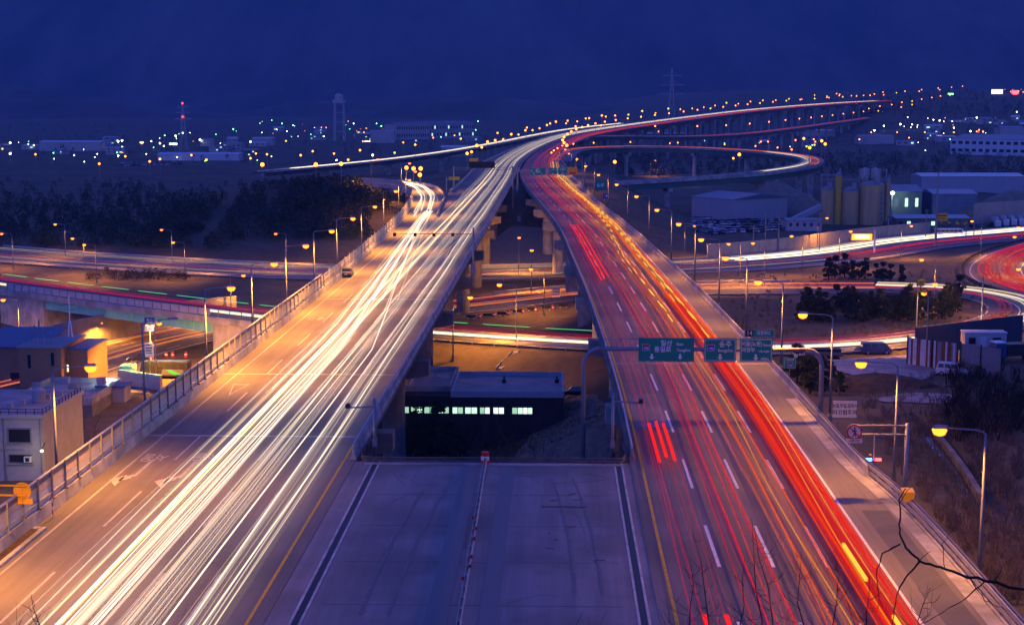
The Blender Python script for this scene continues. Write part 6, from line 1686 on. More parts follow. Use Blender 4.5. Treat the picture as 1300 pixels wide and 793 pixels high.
for i, (px, py) in enumerate(((598, 405), (619, 403), (637, 401), (657, 398), (675, 395), (694, 393), (715, 390.5))):
    p = on_ground(px, py); o = empty("barrier_block", p, "dark water-filled barrier block on the verge of the orange-lit road, %s from the left" % nth(i), "barrier block", "barrier blocks along the orange-lit road")
    mb = MB(); mb.box((p.x, p.y, p.z + .65), (2.0, .5, .6)); mb.build("body", M['dark'], o)
    for sx in (-.7, .7): mb = MB(); mb.box((p.x + sx, p.y, p.z + .17), (.25, .5, .36)); mb.build("foot", M['cream_sign'], o)
for i, (px, py) in enumerate(((140, 421), (118, 425), (142, 427))):
    p = on_ground(px, py + 2); mb = MB(); mb.box((p.x, p.y, p.z + .4), (2.4, .5, .9)); tag(mb.build("barrier_block", M['concrete_dark'], None, origin=p), "grey concrete block standing by the orange-lit wall under the overpass, %s of three" % nth(i), "barrier block", "concrete blocks under the overpass")
b_ = rect(701, 363, 711, 388, 352); o = sign("information_board", b_, M['cream_sign'], "tall cream information board on two legs beside the orange-lit road", els=[('bar', .1, .1 + .16 * j, .9, .15 + .16 * j, M['pole']) for j in range(5)])
for u in (.25, .75): x = lerp(b_[0], b_[1], u); mb = MB(); mb.tube([(x, b_[4] + .1, hz(x, b_[4]) - .3), (x, b_[4] + .1, b_[2] + .2)], .1, 8); mb.build("leg", M['pole'], o)
b_ = rect(638.5, 392, 643, 407, 340); sign("pole_plate", b_, GS, "narrow green plate fixed to the lamp post between the decks", els=[('t', "1", .5, .4, .3, 'w')])

# tan retaining wall behind the orange-lit road, seen under the overpass
def b_s(px):
    best = (1e9, 0)
    for s in np.linspace(0, ROAD_B.len * .6, 400):
        p = ROAD_B.pt(float(s), -11.5) - CAM; x = CX + F_PX * p.dot(RGT) / p.dot(FWD)
        if abs(x - px) < best[0]: best = (abs(x - px), float(s))
    return best[1]
rw = MB(); sweep(rw, ROAD_B, b_s(40), b_s(300), [(-.25, -1), (.25, -1), (.25, 5.2), (-.25, 5.2)], -11.8)
tag(rw.build("retaining_wall", mat("tan_concrete_wall", (.36, .32, .27), .85, noise=.15, scale=.6, stretch=(1, 1, .3)), None, origin=ROAD_B.pt(b_s(40), -11.8)), "tan concrete retaining wall glowing orange behind the road under the overpass", "wall")
for px, nm in ((120, "nearer the abutment"), (245, "towards the left deck")):  # assumed lamps, hidden behind the girder, added to light the underpass wall
    s = b_s(px); p = ROAD_B.pt(s, -10.6); p.z = hz(p.x, p.y)
    lamp('sodium', p, ROAD_B.head(s), "assumed unseen shortened sodium lamp on the verge behind the turquoise girder, %s" % nm, "street lamps of the valley roads", .42)

# right edge: sheet fence, wall, container office, bright lamp
a, b = on_ground(1151, 463), on_ground(1214, 472)
def sheet_fence(p, q, h, label, cols, n):
    o = empty("sheet_fence", p, label, "fence")
    for i in range(n):
        u, v = p.lerp(q, i / n), p.lerp(q, (i + .97) / n)
        zu = hz(u.x, u.y)
        mb = MB(); mb.beam((u.x, u.y + (.05 if i % 2 else 0), zu + h / 2 - .1), (v.x, v.y + (.05 if i % 2 else 0), zu + h / 2 - .1), .05, h + .4 + random.uniform(-.15, .1)); mb.build("sheet", random.choice(cols), o)
    for i in (0, n // 2, n):
        u = p.lerp(q, i / n); mb = MB(); mb.box((u.x, u.y - .1, hz(u.x, u.y) + h / 2), (.18, .18, h + .8)); mb.build("post", M['dark'], o)
    return o
rust = mat("rusty_sheet", (.20, .075, .03), .8, noise=.3, scale=1.5); whsheet = mat("white_sheet", (.52, .52, .55), .7, noise=.15, scale=1.0); gsheet = mat("grey_sheet", (.20, .22, .25), .7, noise=.15, scale=1.0)
sheet_fence(a, b, 4.2, "fence of rusty and white metal sheets behind the pale off-road car", [rust, whsheet, whsheet, rust, gsheet], 26)
c = on_ground(1270, 480)
sheet_fence(b + Vector((.5, 0, 0)), c, 4.2, "plain grey ribbed sheet fence right of the rusty sheets", [gsheet], 30)
a2, b2 = on_ground(1165, 452), on_ground(1330, 446)
blw = empty("site_wall", a2, "tall dark blue panel wall below the curving road at the right edge", "wall")
mb = MB(); mb.beam((a2.x, a2.y + 2, -9.4), (b2.x, b2.y + 14, -9.4), .25, 5.2); mb.build("panels", mat("dark_blue_panel", (.035, .055, .085), .7, noise=.15, scale=.6, stretch=(2, 2, .2)), blw)
c = on_ground(1247, 452); co = empty("container_office", (c.x, c.y, c.z), "pale container office with a door and two windows under the bright white lamp", "container")
x0, y0, z0 = c.x - 3.2, c.y - 1.2, c.z + .3
mb = MB(); block(mb, x0, x0 + 6.6, y0, y0 + 2.6, z0 + .9, z0 + 3.6); mb.build("wall", pale_wall, co)
mb = MB(); block(mb, x0 - .1, x0 + 6.7, y0 - .1, y0 + 2.7, z0 + 3.61, z0 + 3.8); mb.build("roof", whsheet, co)
mb = MB(); block(mb, x0 + .2, x0 + 6.4, y0 + .2, y0 + 2.4, z0 - .6, z0 + .89); mb.build("base", M['concrete_dark'], co)
mb = MB(); block(mb, x0 + 2.4, x0 + 3.4, y0 - .05, y0 - .005, z0 + 1.0, z0 + 3.1); mb.build("door", whsheet, co)
wins(co, x0 + .5, x0 + 1.8, z0 + 1.8, z0 + 3.0, y0, 1, 1, M['window_dark'], .9); wins(co, x0 + 4.3, x0 + 5.8, z0 + 1.8, z0 + 3.0, y0, 1, 1, M['window_dark'], .9)
p = W(1242, 421, 262); g = hz(p.x, p.y)
fl_ = empty("flood_lamp", (p.x, p.y, g), "bright cold white floodlight on a tall pole above the container office", "floodlight")
mb = MB(); mb.tube([(p.x + .6, p.y + .5, g - .5), (p.x + .6, p.y + .5, W(1250, 350, 262).z)], [.16, .1], 10); mb.build("pole", M['pole'], fl_)
mb = MB(); mb.box((p.x + .3, p.y + .2, p.z + .25), (.7, .5, .12)); mb.build("hood", M['dark'], fl_)
mb = MB(); mb.lathe([(.15, -.25), (.38, -.1), (.4, .05), (.2, .15)], (p.x, p.y, p.z), 12); mb.build("lens", emis("flood_lens", (.9, 1, .85), 40), fl_)
ld = bpy.data.lights.new("flood_light", 'POINT'); ld.energy = 2600 * KE; ld.color = (.85, 1, .85); ld.shadow_soft_size = .3
lo = bpy.data.objects.new("flood_light", ld); COL.objects.link(lo); lo.parent = fl_; lo.location = Vector((p.x, p.y - .7, p.z - .4)) - fl_.location
# dark lorry beside it
g = on_ground(1288, 458)
lk = empty("dark_lorry", (0, 0, 0), "dark lorry with a pale cab roof at the right edge beside the container office", "truck", world_coords=False)
mb = MB(); mb.extrude_profile([(2, .6), (4, .6), (4, 1.6), (3.6, 2.9), (2, 3.0)], -1.15, 1.15); mb.build("cab", CARM['blue'], lk)
mb = MB(); mb.box((0, 2.9, 3.1), (2.1, 1.6, .18)); mb.build("cab_roof", M['white_sign'], lk)
mb = MB(); mb.add([(-1, 4.01, 1.7), (1, 4.01, 1.7), (.95, 3.64, 2.75), (-.95, 3.64, 2.75)], [(3, 2, 1, 0)]); mb.build("windscreen", M['window_dark'], lk)
mb = MB(); mb.box((0, -1.2, 1.9), (2.4, 6.2, 1.9)); mb.build("box_body", M['dark'], lk)
for sx in (-1, 1):
    for y in (2.9, -2.2, -3.4): mb = MB(); mb.tube([(sx * 1.0 - .15, y, .5), (sx * 1.0 + .15, y, .5)], .5, 14); mb.build("wheel", rubber, lk)
lk.location = g; lk.rotation_euler = (0, 0, R(100))
# earth heap and pale gravel patches
for px, py, w, l, h, m, nm, lab in ((1115, 488, 9, 5, 2.2, mat("brown_earth", (.10, .065, .035), .95, noise=.3, scale=.8), "earth_heap", "low brown earth heap in the yard beyond the right parapet"),):
    c = on_ground(px, py + 6); mb = MB(); vs = []; n = 24; rings = 7
    for i in range(rings + 1):
        t = i / rings
        for k in range(n):
            an = 2 * math.pi * k / n; rr_ = (1 - t) * (1 + .18 * math.sin(3 * an + t * 4) + random.uniform(-.05, .05))
            vs.append((c.x + w * rr_ * math.cos(an), c.y + l * rr_ * math.sin(an), c.z - .5 + (h + .5) * (1 - (1 - t) ** 2) + random.uniform(-.08, .08)))
    mb.add(vs, [(i * n + k, i * n + (k + 1) % n, (i + 1) * n + (k + 1) % n, (i + 1) * n + k) for i in range(rings) for k in range(n)]); tag(mb.build(nm, m, None, origin=c), lab, "earth heap")
def ground_patch(name, poly, m, lift=.05):
    """a sheet lying on the terrain inside a polygon of photograph points, unprojected to the ground"""
    P = [on_ground(*p) for p in poly]
    c = sum(P, Vector()) / len(P)
    mb = MB(); rings = 6; vs = [(c.x, c.y, hz(c.x, c.y) + lift)]; n = 0
    B = []
    for i in range(len(P)):
        for t in np.linspace(0, 1, 6, endpoint=False): B.append(P[i].lerp(P[(i + 1) % len(P)], float(t)))
    n = len(B)
    for r_ in range(1, rings + 1):
        X_ = np.array([lerp(c.x, q.x, r_ / rings) + random.uniform(-.25, .25) for q in B]); Y_ = np.array([lerp(c.y, q.y, r_ / rings) + random.uniform(-.4, .4) for q in B]); Z_ = HT(X_, Y_) + lift
        vs += list(zip(X_.tolist(), Y_.tolist(), Z_.tolist()))
    fs = [(0, 1 + k, 1 + (k + 1) % n) for k in range(n)]
    for r_ in range(rings - 1): fs += [(1 + r_ * n + k, 1 + (r_ + 1) * n + k, 1 + (r_ + 1) * n + (k + 1) % n, 1 + r_ * n + (k + 1) % n) for k in range(n)]
    mb.add(vs, fs); return tag(mb.build(name, m), kind='structure')
gravel = mat("pale_gravel", (.30, .29, .29), .95, noise=.3, scale=.7, c3=(.14, .13, .12), scale3=.15)
rev = mat("revetment_blocks", (.30, .28, .26), .9, noise=.2, scale=.4)
nt = rev.node_tree; bk = nt.nodes.new("ShaderNodeTexBrick"); bk.inputs["Scale"].default_value = .28; bk.inputs["Mortar Size"].default_value = .03; bk.offset = 0
bk.inputs["Color1"].default_value = (.32, .29, .27, 1); bk.inputs["Color2"].default_value = (.26, .24, .22, 1); bk.inputs["Mortar"].default_value = (.11, .10, .09, 1)
tcc = nt.nodes.new("ShaderNodeTexCoord"); mpp = nt.nodes.new("ShaderNodeMapping"); mpp.inputs["Rotation"].default_value = (0, 0, R(40)); nt.links.new(tcc.outputs["Object"], mpp.inputs[0]); nt.links.new(mpp.outputs[0], bk.inputs["Vector"]); nt.links.new(bk.outputs[0], nt.nodes["Principled BSDF"].inputs["Base Color"])
ground_patch("embankment_grass", [(645, 592), (668, 560), (700, 527), (722, 505), (755, 500), (776, 520), (782, 560), (778, 590), (720, 593)], mat('pale_dry_grass', (.30, .21, .15), .95, c2=(.13, .095, .07), scale=.9, stretch=(1, .35, 1), detail=10, bump=.5), .14)
ground_patch("slope_paving", [(606, 341), (624, 306), (650, 288), (690, 290), (716, 312), (738, 342)], rev, .25)
ground_patch("gravel_yard", [(1050, 457), (1150, 452), (1200, 470), (1150, 490), (1085, 478), (1055, 470)], gravel, .18)
ground_patch("gravel_path", [(1110, 506), (1160, 499), (1215, 503), (1200, 513), (1150, 511), (1120, 511)], gravel, .16)
ground_patch("forecourt", [(100, 455), (140, 447), (190, 452), (190, 500), (130, 500), (110, 480)], mat("pale_asphalt", (.20, .195, .19), .9, noise=.2, scale=.4), .12)
# shallow concrete drain with bluish water in the gully on the right
a = [on_ground(px, py) for px, py in ((1176, 556), (1195, 580), (1212, 605), (1230, 640))]
mb = MB()
for i in range(3): mb.beam(a[i] + Vector((0, 0, .12)), a[i + 1] + Vector((0, 0, .12)), .9, .1)
tag(mb.build("stream_water", mat("shallow_water", (.05, .12, .2), .15, spec=.6)), kind='structure')
mb = MB()
for i in range(3): mb.beam(a[i] + Vector((1.0, 0, .5)), a[i + 1] + Vector((1.0, 0, .5)), .5, .9)
tag(mb.build("drain_wall", M['concrete_dark'], None, origin=a[0]), "low stone-faced drain wall beside the bluish stream in the right gully", "wall")

# ------------------------------------------------------------------ concrete plant, warehouse, office, long wall on the right
d = 592.0
silo_m = mat("ochre_silo_paint", (.46, .34, .15), .7, noise=.18, scale=.4, stretch=(2, 2, .15)); silo_y = mat("yellow_silo_paint", (.50, .36, .05), .7, noise=.12, scale=.5)
gz = -17.5
def silo(px0, px1, pyt, label, m, roof=True):
    a, b, = W(px0, 260, d), W(px1, 260, d); r_ = (b.x - a.x) / 2; c = (a + b) / 2; zt = W(px0, pyt, d).z
    o = empty("silo", (c.x, c.y, gz), label, "silo", "silos of the concrete plant")
    mb = MB(); mb.lathe([(r_, gz - .5), (r_, zt)], (c.x, c.y, 0), 24); mb.build("shell", m, o, smooth=False)
    for i in range(1, 5): mb = MB(); z = lerp(gz, zt, i / 5); mb.lathe([(r_ + .06, z - .1), (r_ + .06, z + .1)], (c.x, c.y, 0), 24); mb.build("hoop", m, o)
    mb = MB(); mb.lathe([(r_ + .15, zt + .01), (r_ * .6, zt + 1.2), (.5, zt + 1.5)], (c.x, c.y, 0), 20); mb.build("cap", M['pole'], o)
    mb = MB(); mb.box((c.x + r_ * .3, c.y - r_ * .3, zt + 2.0), (r_ * .5, r_ * .5, 2.4)); mb.build("filter_unit", M['pole'], o)
    return c, r_, zt
silo(1042, 1058, 241, "ochre silo at the left end of the concrete plant, wide and short", silo_m)
silo(1059.5, 1068, 223, "slender bright yellow silo, tallest narrow one of the concrete plant", silo_y)
silo(1069.5, 1090, 242, "ochre silo right of the slender yellow one", silo_m)
c, r_, zt = silo(1091.5, 1122, 234, "widest ochre silo of the concrete plant with dark vertical lettering", silo_m)
a_ = Vector((c.x + r_ * .62, c.y - r_ * .80, 0))
o = [q for q in bpy.data.objects if q.name.startswith("silo") and q.get('label', '').startswith("widest")][0]
for i in range(6):
    mb = MB(); z = zt - 3 - i * 2.1; mb.box((c.x + r_ * .60, c.y - r_ * .82, z), (1.3, .3, 1.4), R(37)); mb.build("painted_mark", M['pole'], o)
silo(1123.5, 1130, 231, "dark narrow column at the right end of the concrete plant", silo_m)
tw = empty("plant_tower", W(1105, 285, d + 8), "steel gantry tower with hoppers rising behind the silos", "plant tower")
for px in (1042, 1050, 1090, 1098, 1106, 1116, 1124):
    p = W(px, 260, d + 7); zt = W(px, 214 if px > 1080 else 220, d + 7).z; mb = MB(); mb.box((p.x, p.y, (gz + zt) / 2), (.5, .5, zt - gz)); mb.build("column", M['pole'], tw)
for py, p0, p1 in ((216, 1090, 1126), (222, 1042, 1060), (228, 1042, 1126)):
    a, b = W(p0, py, d + 7), W(p1, py, d + 7); mb = MB(); mb.beam(a, b, .5, .6); mb.build("girder", M['pole'], tw)
for px in (1098, 1111):
    a = W(px, 226, d + 6); mb = MB(); mb.lathe([(.8, -3), (2.0, 0), (2.0, 3.4), (.5, 4.2)], (a.x, a.y, a.z), 12); mb.build("hopper", M['concrete'], tw)
a, b = W(1003, 281, d - 5), W(1042, 262, d); cv = empty("conveyor", a, "sloping covered conveyor belt leading up to the silos from the left", "conveyor")
mb = MB(); mb.beam(a, b, 2.2, 2.0); mb.build("gallery", steelwall, cv)
for t in (.25, .6, .9):
    p = a.lerp(b, t); mb = MB(); mb.box((p.x, p.y, (gz + p.z) / 2), (.4, .4, p.z - gz)); mb.build("leg", M['pole'], cv)
# sand heaps behind
heapm = mat("sand_heap", (.20, .17, .13), .95, noise=.2, scale=.3)
for px, py, w, h, dd, lab in ((985, 282, 26, 14, 660, "wide grey sand heap between the warehouse and the silos"), (1020, 268, 14, 10, 640, "steep dark gravel heap left of the silos"), (1285, 290, 26, 11, 640, "large dark gravel heap at the right edge above the wall")):
    p = W(px, py, dd); mb = MB(); c = Vector((p.x, p.y, hz(p.x, p.y)))
    mb.lathe([(w, -.5), (w * .8, h * .2), (w * .35, h * .72), (w * .1, h * .97), (.5, h)], (c.x, c.y, c.z), 26); tag(mb.build("gravel_heap", heapm, None, origin=c, smooth=True), lab, "gravel heap")
# warehouse
def hall(name, px0, px1, pyb, pyt, dep, depth, label, wall_m, roof_m, cat="warehouse", rise=1.5, ridge='x', win=None, skew=0.0, dz=0.0):
    a, b = W(px0, pyb, dep), W(px1, pyb, dep + skew)
    zt = W(px0, pyt, dep).z; g = min(hz(a.x, a.y), hz(b.x, b.y)) + dz
    t = Vector((b.x - a.x, b.y - a.y, 0)); n = Vector((-t.y, t.x, 0)).normalized() * depth
    o = empty(name, ((a.x + b.x) / 2, (a.y + b.y) / 2, g), label, cat)
    P = [a, b, b + n, a + n]
    mb = MB(); vs = [(p.x, p.y, g - 1) for p in P] + [(p.x, p.y, zt) for p in P]
    mb.add(vs, [(0, 1, 5, 4), (1, 2, 6, 5), (2, 3, 7, 6), (3, 0, 4, 7), (4, 5, 6, 7)]); mb.build("wall", wall_m, o)
    e = t.normalized() * .5; m_ = n.normalized() * .5
    A, B, C_, D_ = a - e - m_, b + e - m_, b + n + e + m_, a + n - e + m_
    mb = MB(); r1, r2 = (A + D_) / 2, (B + C_) / 2
    vs = [(A.x, A.y, zt + .02), (B.x, B.y, zt + .02), (C_.x, C_.y, zt + .02), (D_.x, D_.y, zt + .02), (r1.x, r1.y, zt + rise), (r2.x, r2.y, zt + rise)]
    mb.add(vs, [(0, 1, 5, 4), (2, 3, 4, 5), (0, 4, 3), (1, 2, 5), (3, 2, 1, 0)]); mb.build("roof", roof_m, o)
    if win:
        nw, nr, m, f = win
        L_ = t.length; tt = t.normalized(); nn = Vector((tt.y, -tt.x, 0)) * .06
        for j in range(nr):
            for i in range(nw):
                u0 = L_ * (i + .5 - f / 2) / nw; u1 = L_ * (i + .5 + f / 2) / nw
                z0_ = lerp(g + 1, zt, (j + .3) / nr); z1_ = lerp(g + 1, zt, (j + .7) / nr)
                p, q = a + tt * u0 + nn, a + tt * u1 + nn
                mb = MB(); mb.add([(p.x, p.y, z0_), (q.x, q.y, z0_), (q.x, q.y, z1_), (p.x, p.y, z1_)], [(0, 1, 2, 3)]); mb.build("window", m if not callable(m) else m(i, j), o)
    return o
hall("warehouse", 878, 930, 276, 249, 628, 30, "grey sheet warehouse with a blue roof above the crowded car yard", steelwall, blue_roof, rise=2.0, skew=-22)
hall("warehouse", 962, 1004, 268, 252, 690, 24, "dark low shed with a sloping roof right of the blue-roofed warehouse", mat("dark_sheet_wall", (.07, .07, .085), .8), mat("dark_roof", (.10, .10, .12), .8), rise=3)
hall("site_office", 999, 1043, 294, 280, 560, 10, "small pale site office with three dark windows before the silos", pale_wall, blue_roof, cat="office", rise=.8, win=(5, 1, M['window_dark'], .35))
hall("plant_building", 1131, 1170, 264, 243, 640, 22, "teal plant building with two lit windows right of the silos", mat("teal_sheet_wall", (.13, .17, .17), .7, noise=.1, scale=.5), blue_roof, rise=2.5, win=(3, 1, lambda i, j: M['window_lit'] if i else M['pole'], .3))
p = W(1133, 245, 634); g = hz(p.x, p.y); pl_ = empty("flood_lamp", (p.x, p.y, g), "bright greenish white floodlight at the teal plant building's corner", "floodlight")
mb = MB(); mb.tube([(p.x, p.y + .3, g), (p.x, p.y + .3, p.z)], .2, 8); mb.build("pole", M['pole'], pl_)
mb = MB(); mb.lathe([(.3, -.6), (.9, 0), (.3, .6)], (p.x, p.y - .3, p.z), 10); mb.build("lens", emis("plant_flood_lens", (.75, 1, .75), 45), pl_)
ld = bpy.data.lights.new("plant_light", 'POINT'); ld.energy = 1600 * KE; ld.color = (.7, 1, .75); ld.shadow_soft_size = .5
lo = bpy.data.objects.new("plant_light", ld); COL.objects.link(lo); lo.parent = pl_; lo.location = Vector((p.x, p.y - 2.0, p.z)) - pl_.location
hall("low_workshop", 1138, 1230, 296, 277, 560, 14, "long dark workshop with two glowing windows above the white bus", mat("dark_teal_wall", (.08, .11, .12), .8), steelwall, cat="workshop", rise=1.0, win=(9, 1, lambda i, j: M['window_lit'] if i in (1, 4) else M['window_dark'], .45))
# long pale wall along the valley road
def pxr(road, px, off, z_off=0.0, smin=250):
    best = (1e9, 0)
    for s in np.linspace(smin, road.len, 500):
        p = road.pt(float(s), off) - CAM; x = CX + F_PX * p.dot(RGT) / p.dot(FWD)
        if p.dot(FWD) > 0 and abs(x - px) < best[0]: best = (abs(x - px), float(s))
    return best[1]
sa, sb_ = pxr(ROAD_A, 898, -19), pxr(ROAD_A, 1180, -19)
tanw = mat("tan_precast_wall", (.42, .36, .30), .85, noise=.12, scale=.5, stretch=(1, 1, .4))
w_ = empty("boundary_wall", ROAD_A.pt(sa, -19), "long tan precast boundary wall along the far side of the valley road", "wall")
n = 26
for i in range(n):
    a, b = sa + (sb_ - sa) * i / n, sa + (sb_ - sa) * (i + .985) / n
    mb = MB(); mb.beam(ROAD_A.pt(a, -19, 2.1), ROAD_A.pt(b, -19, 2.1), .3, 4.6); mb.build("wall_panel", tanw, w_)
sc_ = pxr(ROAD_A, 1236, -40); sd_ = pxr(ROAD_A, 1330, -40)
w2 = empty("boundary_wall", ROAD_A.pt(sc_, -40), "tan wall in front of the dark gravel heap at the right edge", "wall")
mb = MB(); mb.beam(ROAD_A.pt(sc_, -40, 4), ROAD_A.pt(sd_, -40, 4), .4, 8); mb.build("wall_panel", tanw, w2)
# mixer trucks by that wall
for i in range(4):
    s = lerp(sc_, sd_, .15 + .14 * i); p = ROAD_A.pt(s, -34); g = hz(p.x, p.y)
    o = empty("mixer_truck", (p.x, p.y, g), "concrete mixer truck parked below the tan wall, %s from the left" % nth(i), "truck", "mixer trucks below the tan wall")
    mb = MB(); mb.tube([(p.x - .5, p.y + 3, g + 2.4), (p.x - .2, p.y + 1.2, g + 2.6), (p.x, p.y - .8, g + 2.8), (p.x, p.y - 2.4, g + 3.1)], [.7, 1.5, 1.5, .6], 14); mb.build("drum", M['concrete'], o)
    mb = MB(); mb.box((p.x, p.y - 3.6, g + 1.6), (2.3, 2.0, 2.4)); mb.build("cab", CARM['white'], o)
    mb = MB(); mb.box((p.x, p.y, g + .8), (2.3, 7, .35)); mb.build("chassis", M['dark'], o)
    for sx in (-1, 1):
        for y in (-3.4, 1.4, 2.7): mb = MB(); mb.tube([(p.x + sx * 1.0 - .15, p.y + y, g + .5), (p.x + sx * 1.0 + .15, p.y + y, g + .5)], .5, 10); mb.build("wheel", rubber, o)
# orange message board and tall sign pole on the valley road
d = 470
b_ = rect(1080, 295.5, 1108, 306, d)
vm = empty("message_board", W(1110, 335, d), "glowing orange electronic message board on a white post on the valley road", "message board")
p = W(1110.5, 300, d); mb = MB(); mb.tube([(p.x, p.y, hz(p.x, p.y) - .4), (p.x, p.y, W(1110, 292, d).z)], .32, 10); mb.build("post", M['white_sign'], vm)
mb = MB(); mb.box(((b_[0] + b_[1]) / 2, b_[4], (b_[2] + b_[3]) / 2), (b_[1] - b_[0], .5, b_[3] - b_[2])); mb.build("housing", M['orange_sign'], vm)
mb = MB(); mb.add([(b_[0] + .3, b_[4] - .26, b_[2] + .3), (b_[1] - .3, b_[4] - .26, b_[2] + .3), (b_[1] - .3, b_[4] - .26, b_[3] - .3), (b_[0] + .3, b_[4] - .26, b_[3] - .3)], [(0, 1, 2, 3)]); mb.build("screen", emis("amber_screen", (1, .30, .03), 3.0, sampling='AUTO'), vm)
flat_text("교통정보", 1.3, emis("amber_text", (1, .75, .25), 9), vm, mw=Matrix.Translation(Vector(((b_[0] + b_[1]) / 2, b_[4] - .28, (b_[2] + b_[3]) / 2)) - vm.location) @ ROTX, bold=.04)
mb = MB(); mb.beam((b_[1], b_[4], (b_[2] + b_[3]) / 2), (p.x, p.y, (b_[2] + b_[3]) / 2), .25, .25); mb.build("arm", M['pole'], vm)
d = 490
p = W(1188, 300, d); tp = empty("tall_mast", (p.x, p.y, hz(p.x, p.y)), "tall slim mast with a small amber sign near the valley road", "mast")
mb = MB(); mb.tube([(p.x, p.y, hz(p.x, p.y) - .5), (p.x, p.y, W(1188, 219, d).z)], [.45, .2], 10); mb.build("pole", M['pole'], tp)
b_ = rect(1189.5, 270.5, 1203, 280.5, d - 1); sign("amber_sign", b_, M['yellow_sign'], "amber rectangular sign held by the tall slim mast", els=[('bar', .1, .25, .9, .4, M['dark']), ('bar', .1, .6, .7, .72, M['dark'])])
for k, (px, pyt) in enumerate(((1175, 265), (971, 270), (988, 272), (956, 286), (1040, 268), (1127, 275), (1226, 287), (1236, 268))):
    g = on_ground(px, 322 if px < 1100 else 305); d_ = (g - CAM).dot(FWD); zt = W(px, pyt, d_).z
    o = empty("utility_pole", g, "plain grey utility pole along the valley road's wall, %s placed from the board" % nth(k), "utility pole", "utility poles along the valley road")
    mb = MB(); mb.tube([(g.x, g.y, g.z - .4), (g.x, g.y, zt)], [.2, .14], 8); mb.build("pole", M['pole'], o)
    mb = MB(); mb.beam((g.x - 1, g.y, zt - .6), (g.x + 1, g.y, zt - .6), .12, .12); mb.build("cross_arm", M['pole'], o)
lbl = ["leftmost but one", "x"]

# ------------------------------------------------------------------ far town: halls, pylons, water tower
bw = mat("pale_town_wall", (.42, .40, .38), .85, noise=.1, scale=.1); wf = mat("white_factory_wall", (.55, .57, .60), .8)
hall("factory", 1206, 1330, 196, 176, 1400, 60, "long white factory with two rows of dark windows at the right edge", wf, blue_roof, cat="factory", rise=4, win=(14, 2, M['window_dark'], .6), skew=-60)
hall("dormitory_block", 503, 545, 172, 158, 1950, 30, "pale three-storey block on the far edge of the valley, left of its pair", bw, mat("grey_town_roof", (.2, .2, .23), .8), cat="building", rise=3, win=(14, 2, M['window_dark'], .5), skew=30)
hall("dormitory_block", 547, 602, 171, 157, 2000, 40, "pale long block with a few lit windows beside the far town's lamps", bw, mat("grey_town_roof_b", (.2, .2, .23), .8), cat="building", rise=3, win=(16, 2, lambda i, j: M['window_lit'] if (i * 7 + j * 3) % 5 == 0 else M['window_dark'], .45), skew=60)
shiny = mat("pale_film_roof", (.5, .52, .55), .5)
for i, (px0, px1, pyb, pyt, dd, lab, m1, m2) in enumerate((
    (50, 128, 184, 180.5, 1500, "long low pale-roofed shed in the far left valley", bw, shiny),
    (200, 303, 201, 196, 1250, "very long glass-like greenhouse in the left valley", shiny, shiny),
    (130, 146, 180, 175, 1700, "small square pale house among the far left lamps", bw, bw),
    (97, 126, 189, 186, 1600, "low pink-grey shed right of the long pale roof, far left", bw, shiny),
    (320, 346, 180, 176, 1700, "low white-lit shed in the middle of the far town", bw, shiny),
    (470, 500, 172, 167, 1800, "small hall left of the pale dormitory blocks", bw, bw),
    (560, 600, 192, 187, 1350, "snow-pale flat shed behind the branch road", bw, shiny),
    (1020, 1060, 171, 166, 1800, "low shed below the far reddish ramp", bw, shiny),
    (1150, 1165, 160, 157, 2000, "tiny brightly lit hall on the far right slope", emis("lit_hall_wall", (.75, .95, 1), 4, sampling='AUTO'), shiny),
    (1207, 1245, 162, 154, 1900, "office block with scattered lit windows on the far right", bw, bw),
    (1090, 1135, 178, 173, 1650, "low factory roof among the lamps right of the loop", bw, blue_roof),
    (1270, 1300, 168, 162, 1600, "blue-roofed hall above the white factory", bw, blue_roof),
    (820, 875, 176, 170, 1600, "dark depot below the far viaduct", M['concrete_dark'], bw),
    (1170, 1300, 233, 224, 800, "long dusty shed with a pale roof beyond the tall mast", steelwall, shiny),
    (1185, 1240, 262, 246, 640, "dark panelled compound building behind the tall mast", mat("panelled_wall", (.16, .2, .25), .8, noise=.2, scale=.3), steelwall),
)):
    hall("valley_shed", px0, px1, pyb, pyt, dd, 22, lab, m1, m2, cat="building", rise=1.5, win=(8, 2, lambda i, j: M['window_lit'] if (i + j * 5) % 3 else M['window_dark'], .35) if "office" in lab else None)
hr_ = np.random.default_rng(77)
hs = []
for (xa_, xb_, ya_, yb_, n_) in ((0, 360, 183, 200, 15), (340, 420, 166, 178, 5), (440, 610, 170, 182, 8), (1090, 1200, 162, 186, 9), (1200, 1300, 152, 166, 6), (860, 1050, 172, 186, 6)):
    for i in range(n_): hs.append((float(hr_.uniform(xa_, xb_)), float(hr_.uniform(ya_, yb_))))
for k, (px, py) in enumerate(sorted(hs)):
    p = on_ground(px, py); dd = (p - CAM).dot(FWD); s_ = F_PX / dd
    w_m, h_m = float(hr_.uniform(8, 22)), float(hr_.uniform(3.5, 8))
    hall("town_house", px, px + w_m * s_, py, py - h_m * s_, dd, float(hr_.uniform(8, 14)), "small dim building of the far town, %s of these from the left" % nth(k), random.choice([bw, steelwall, pale_wall, M['concrete_dark']]), random.choice([blue_roof, shiny, grey_roof, grey_roof]), cat="building", rise=float(hr_.uniform(.4, 2.5)), win=(int(hr_.integers(2, 5)), 1 if h_m < 5.5 else 2, (lambda i, j, q_=int(hr_.integers(0, 7)): M['window_lit'] if (i * 3 + j * 2 + q_) % 5 == 0 else M['window_dark']), .4), skew=float(hr_.uniform(-12, 12)))
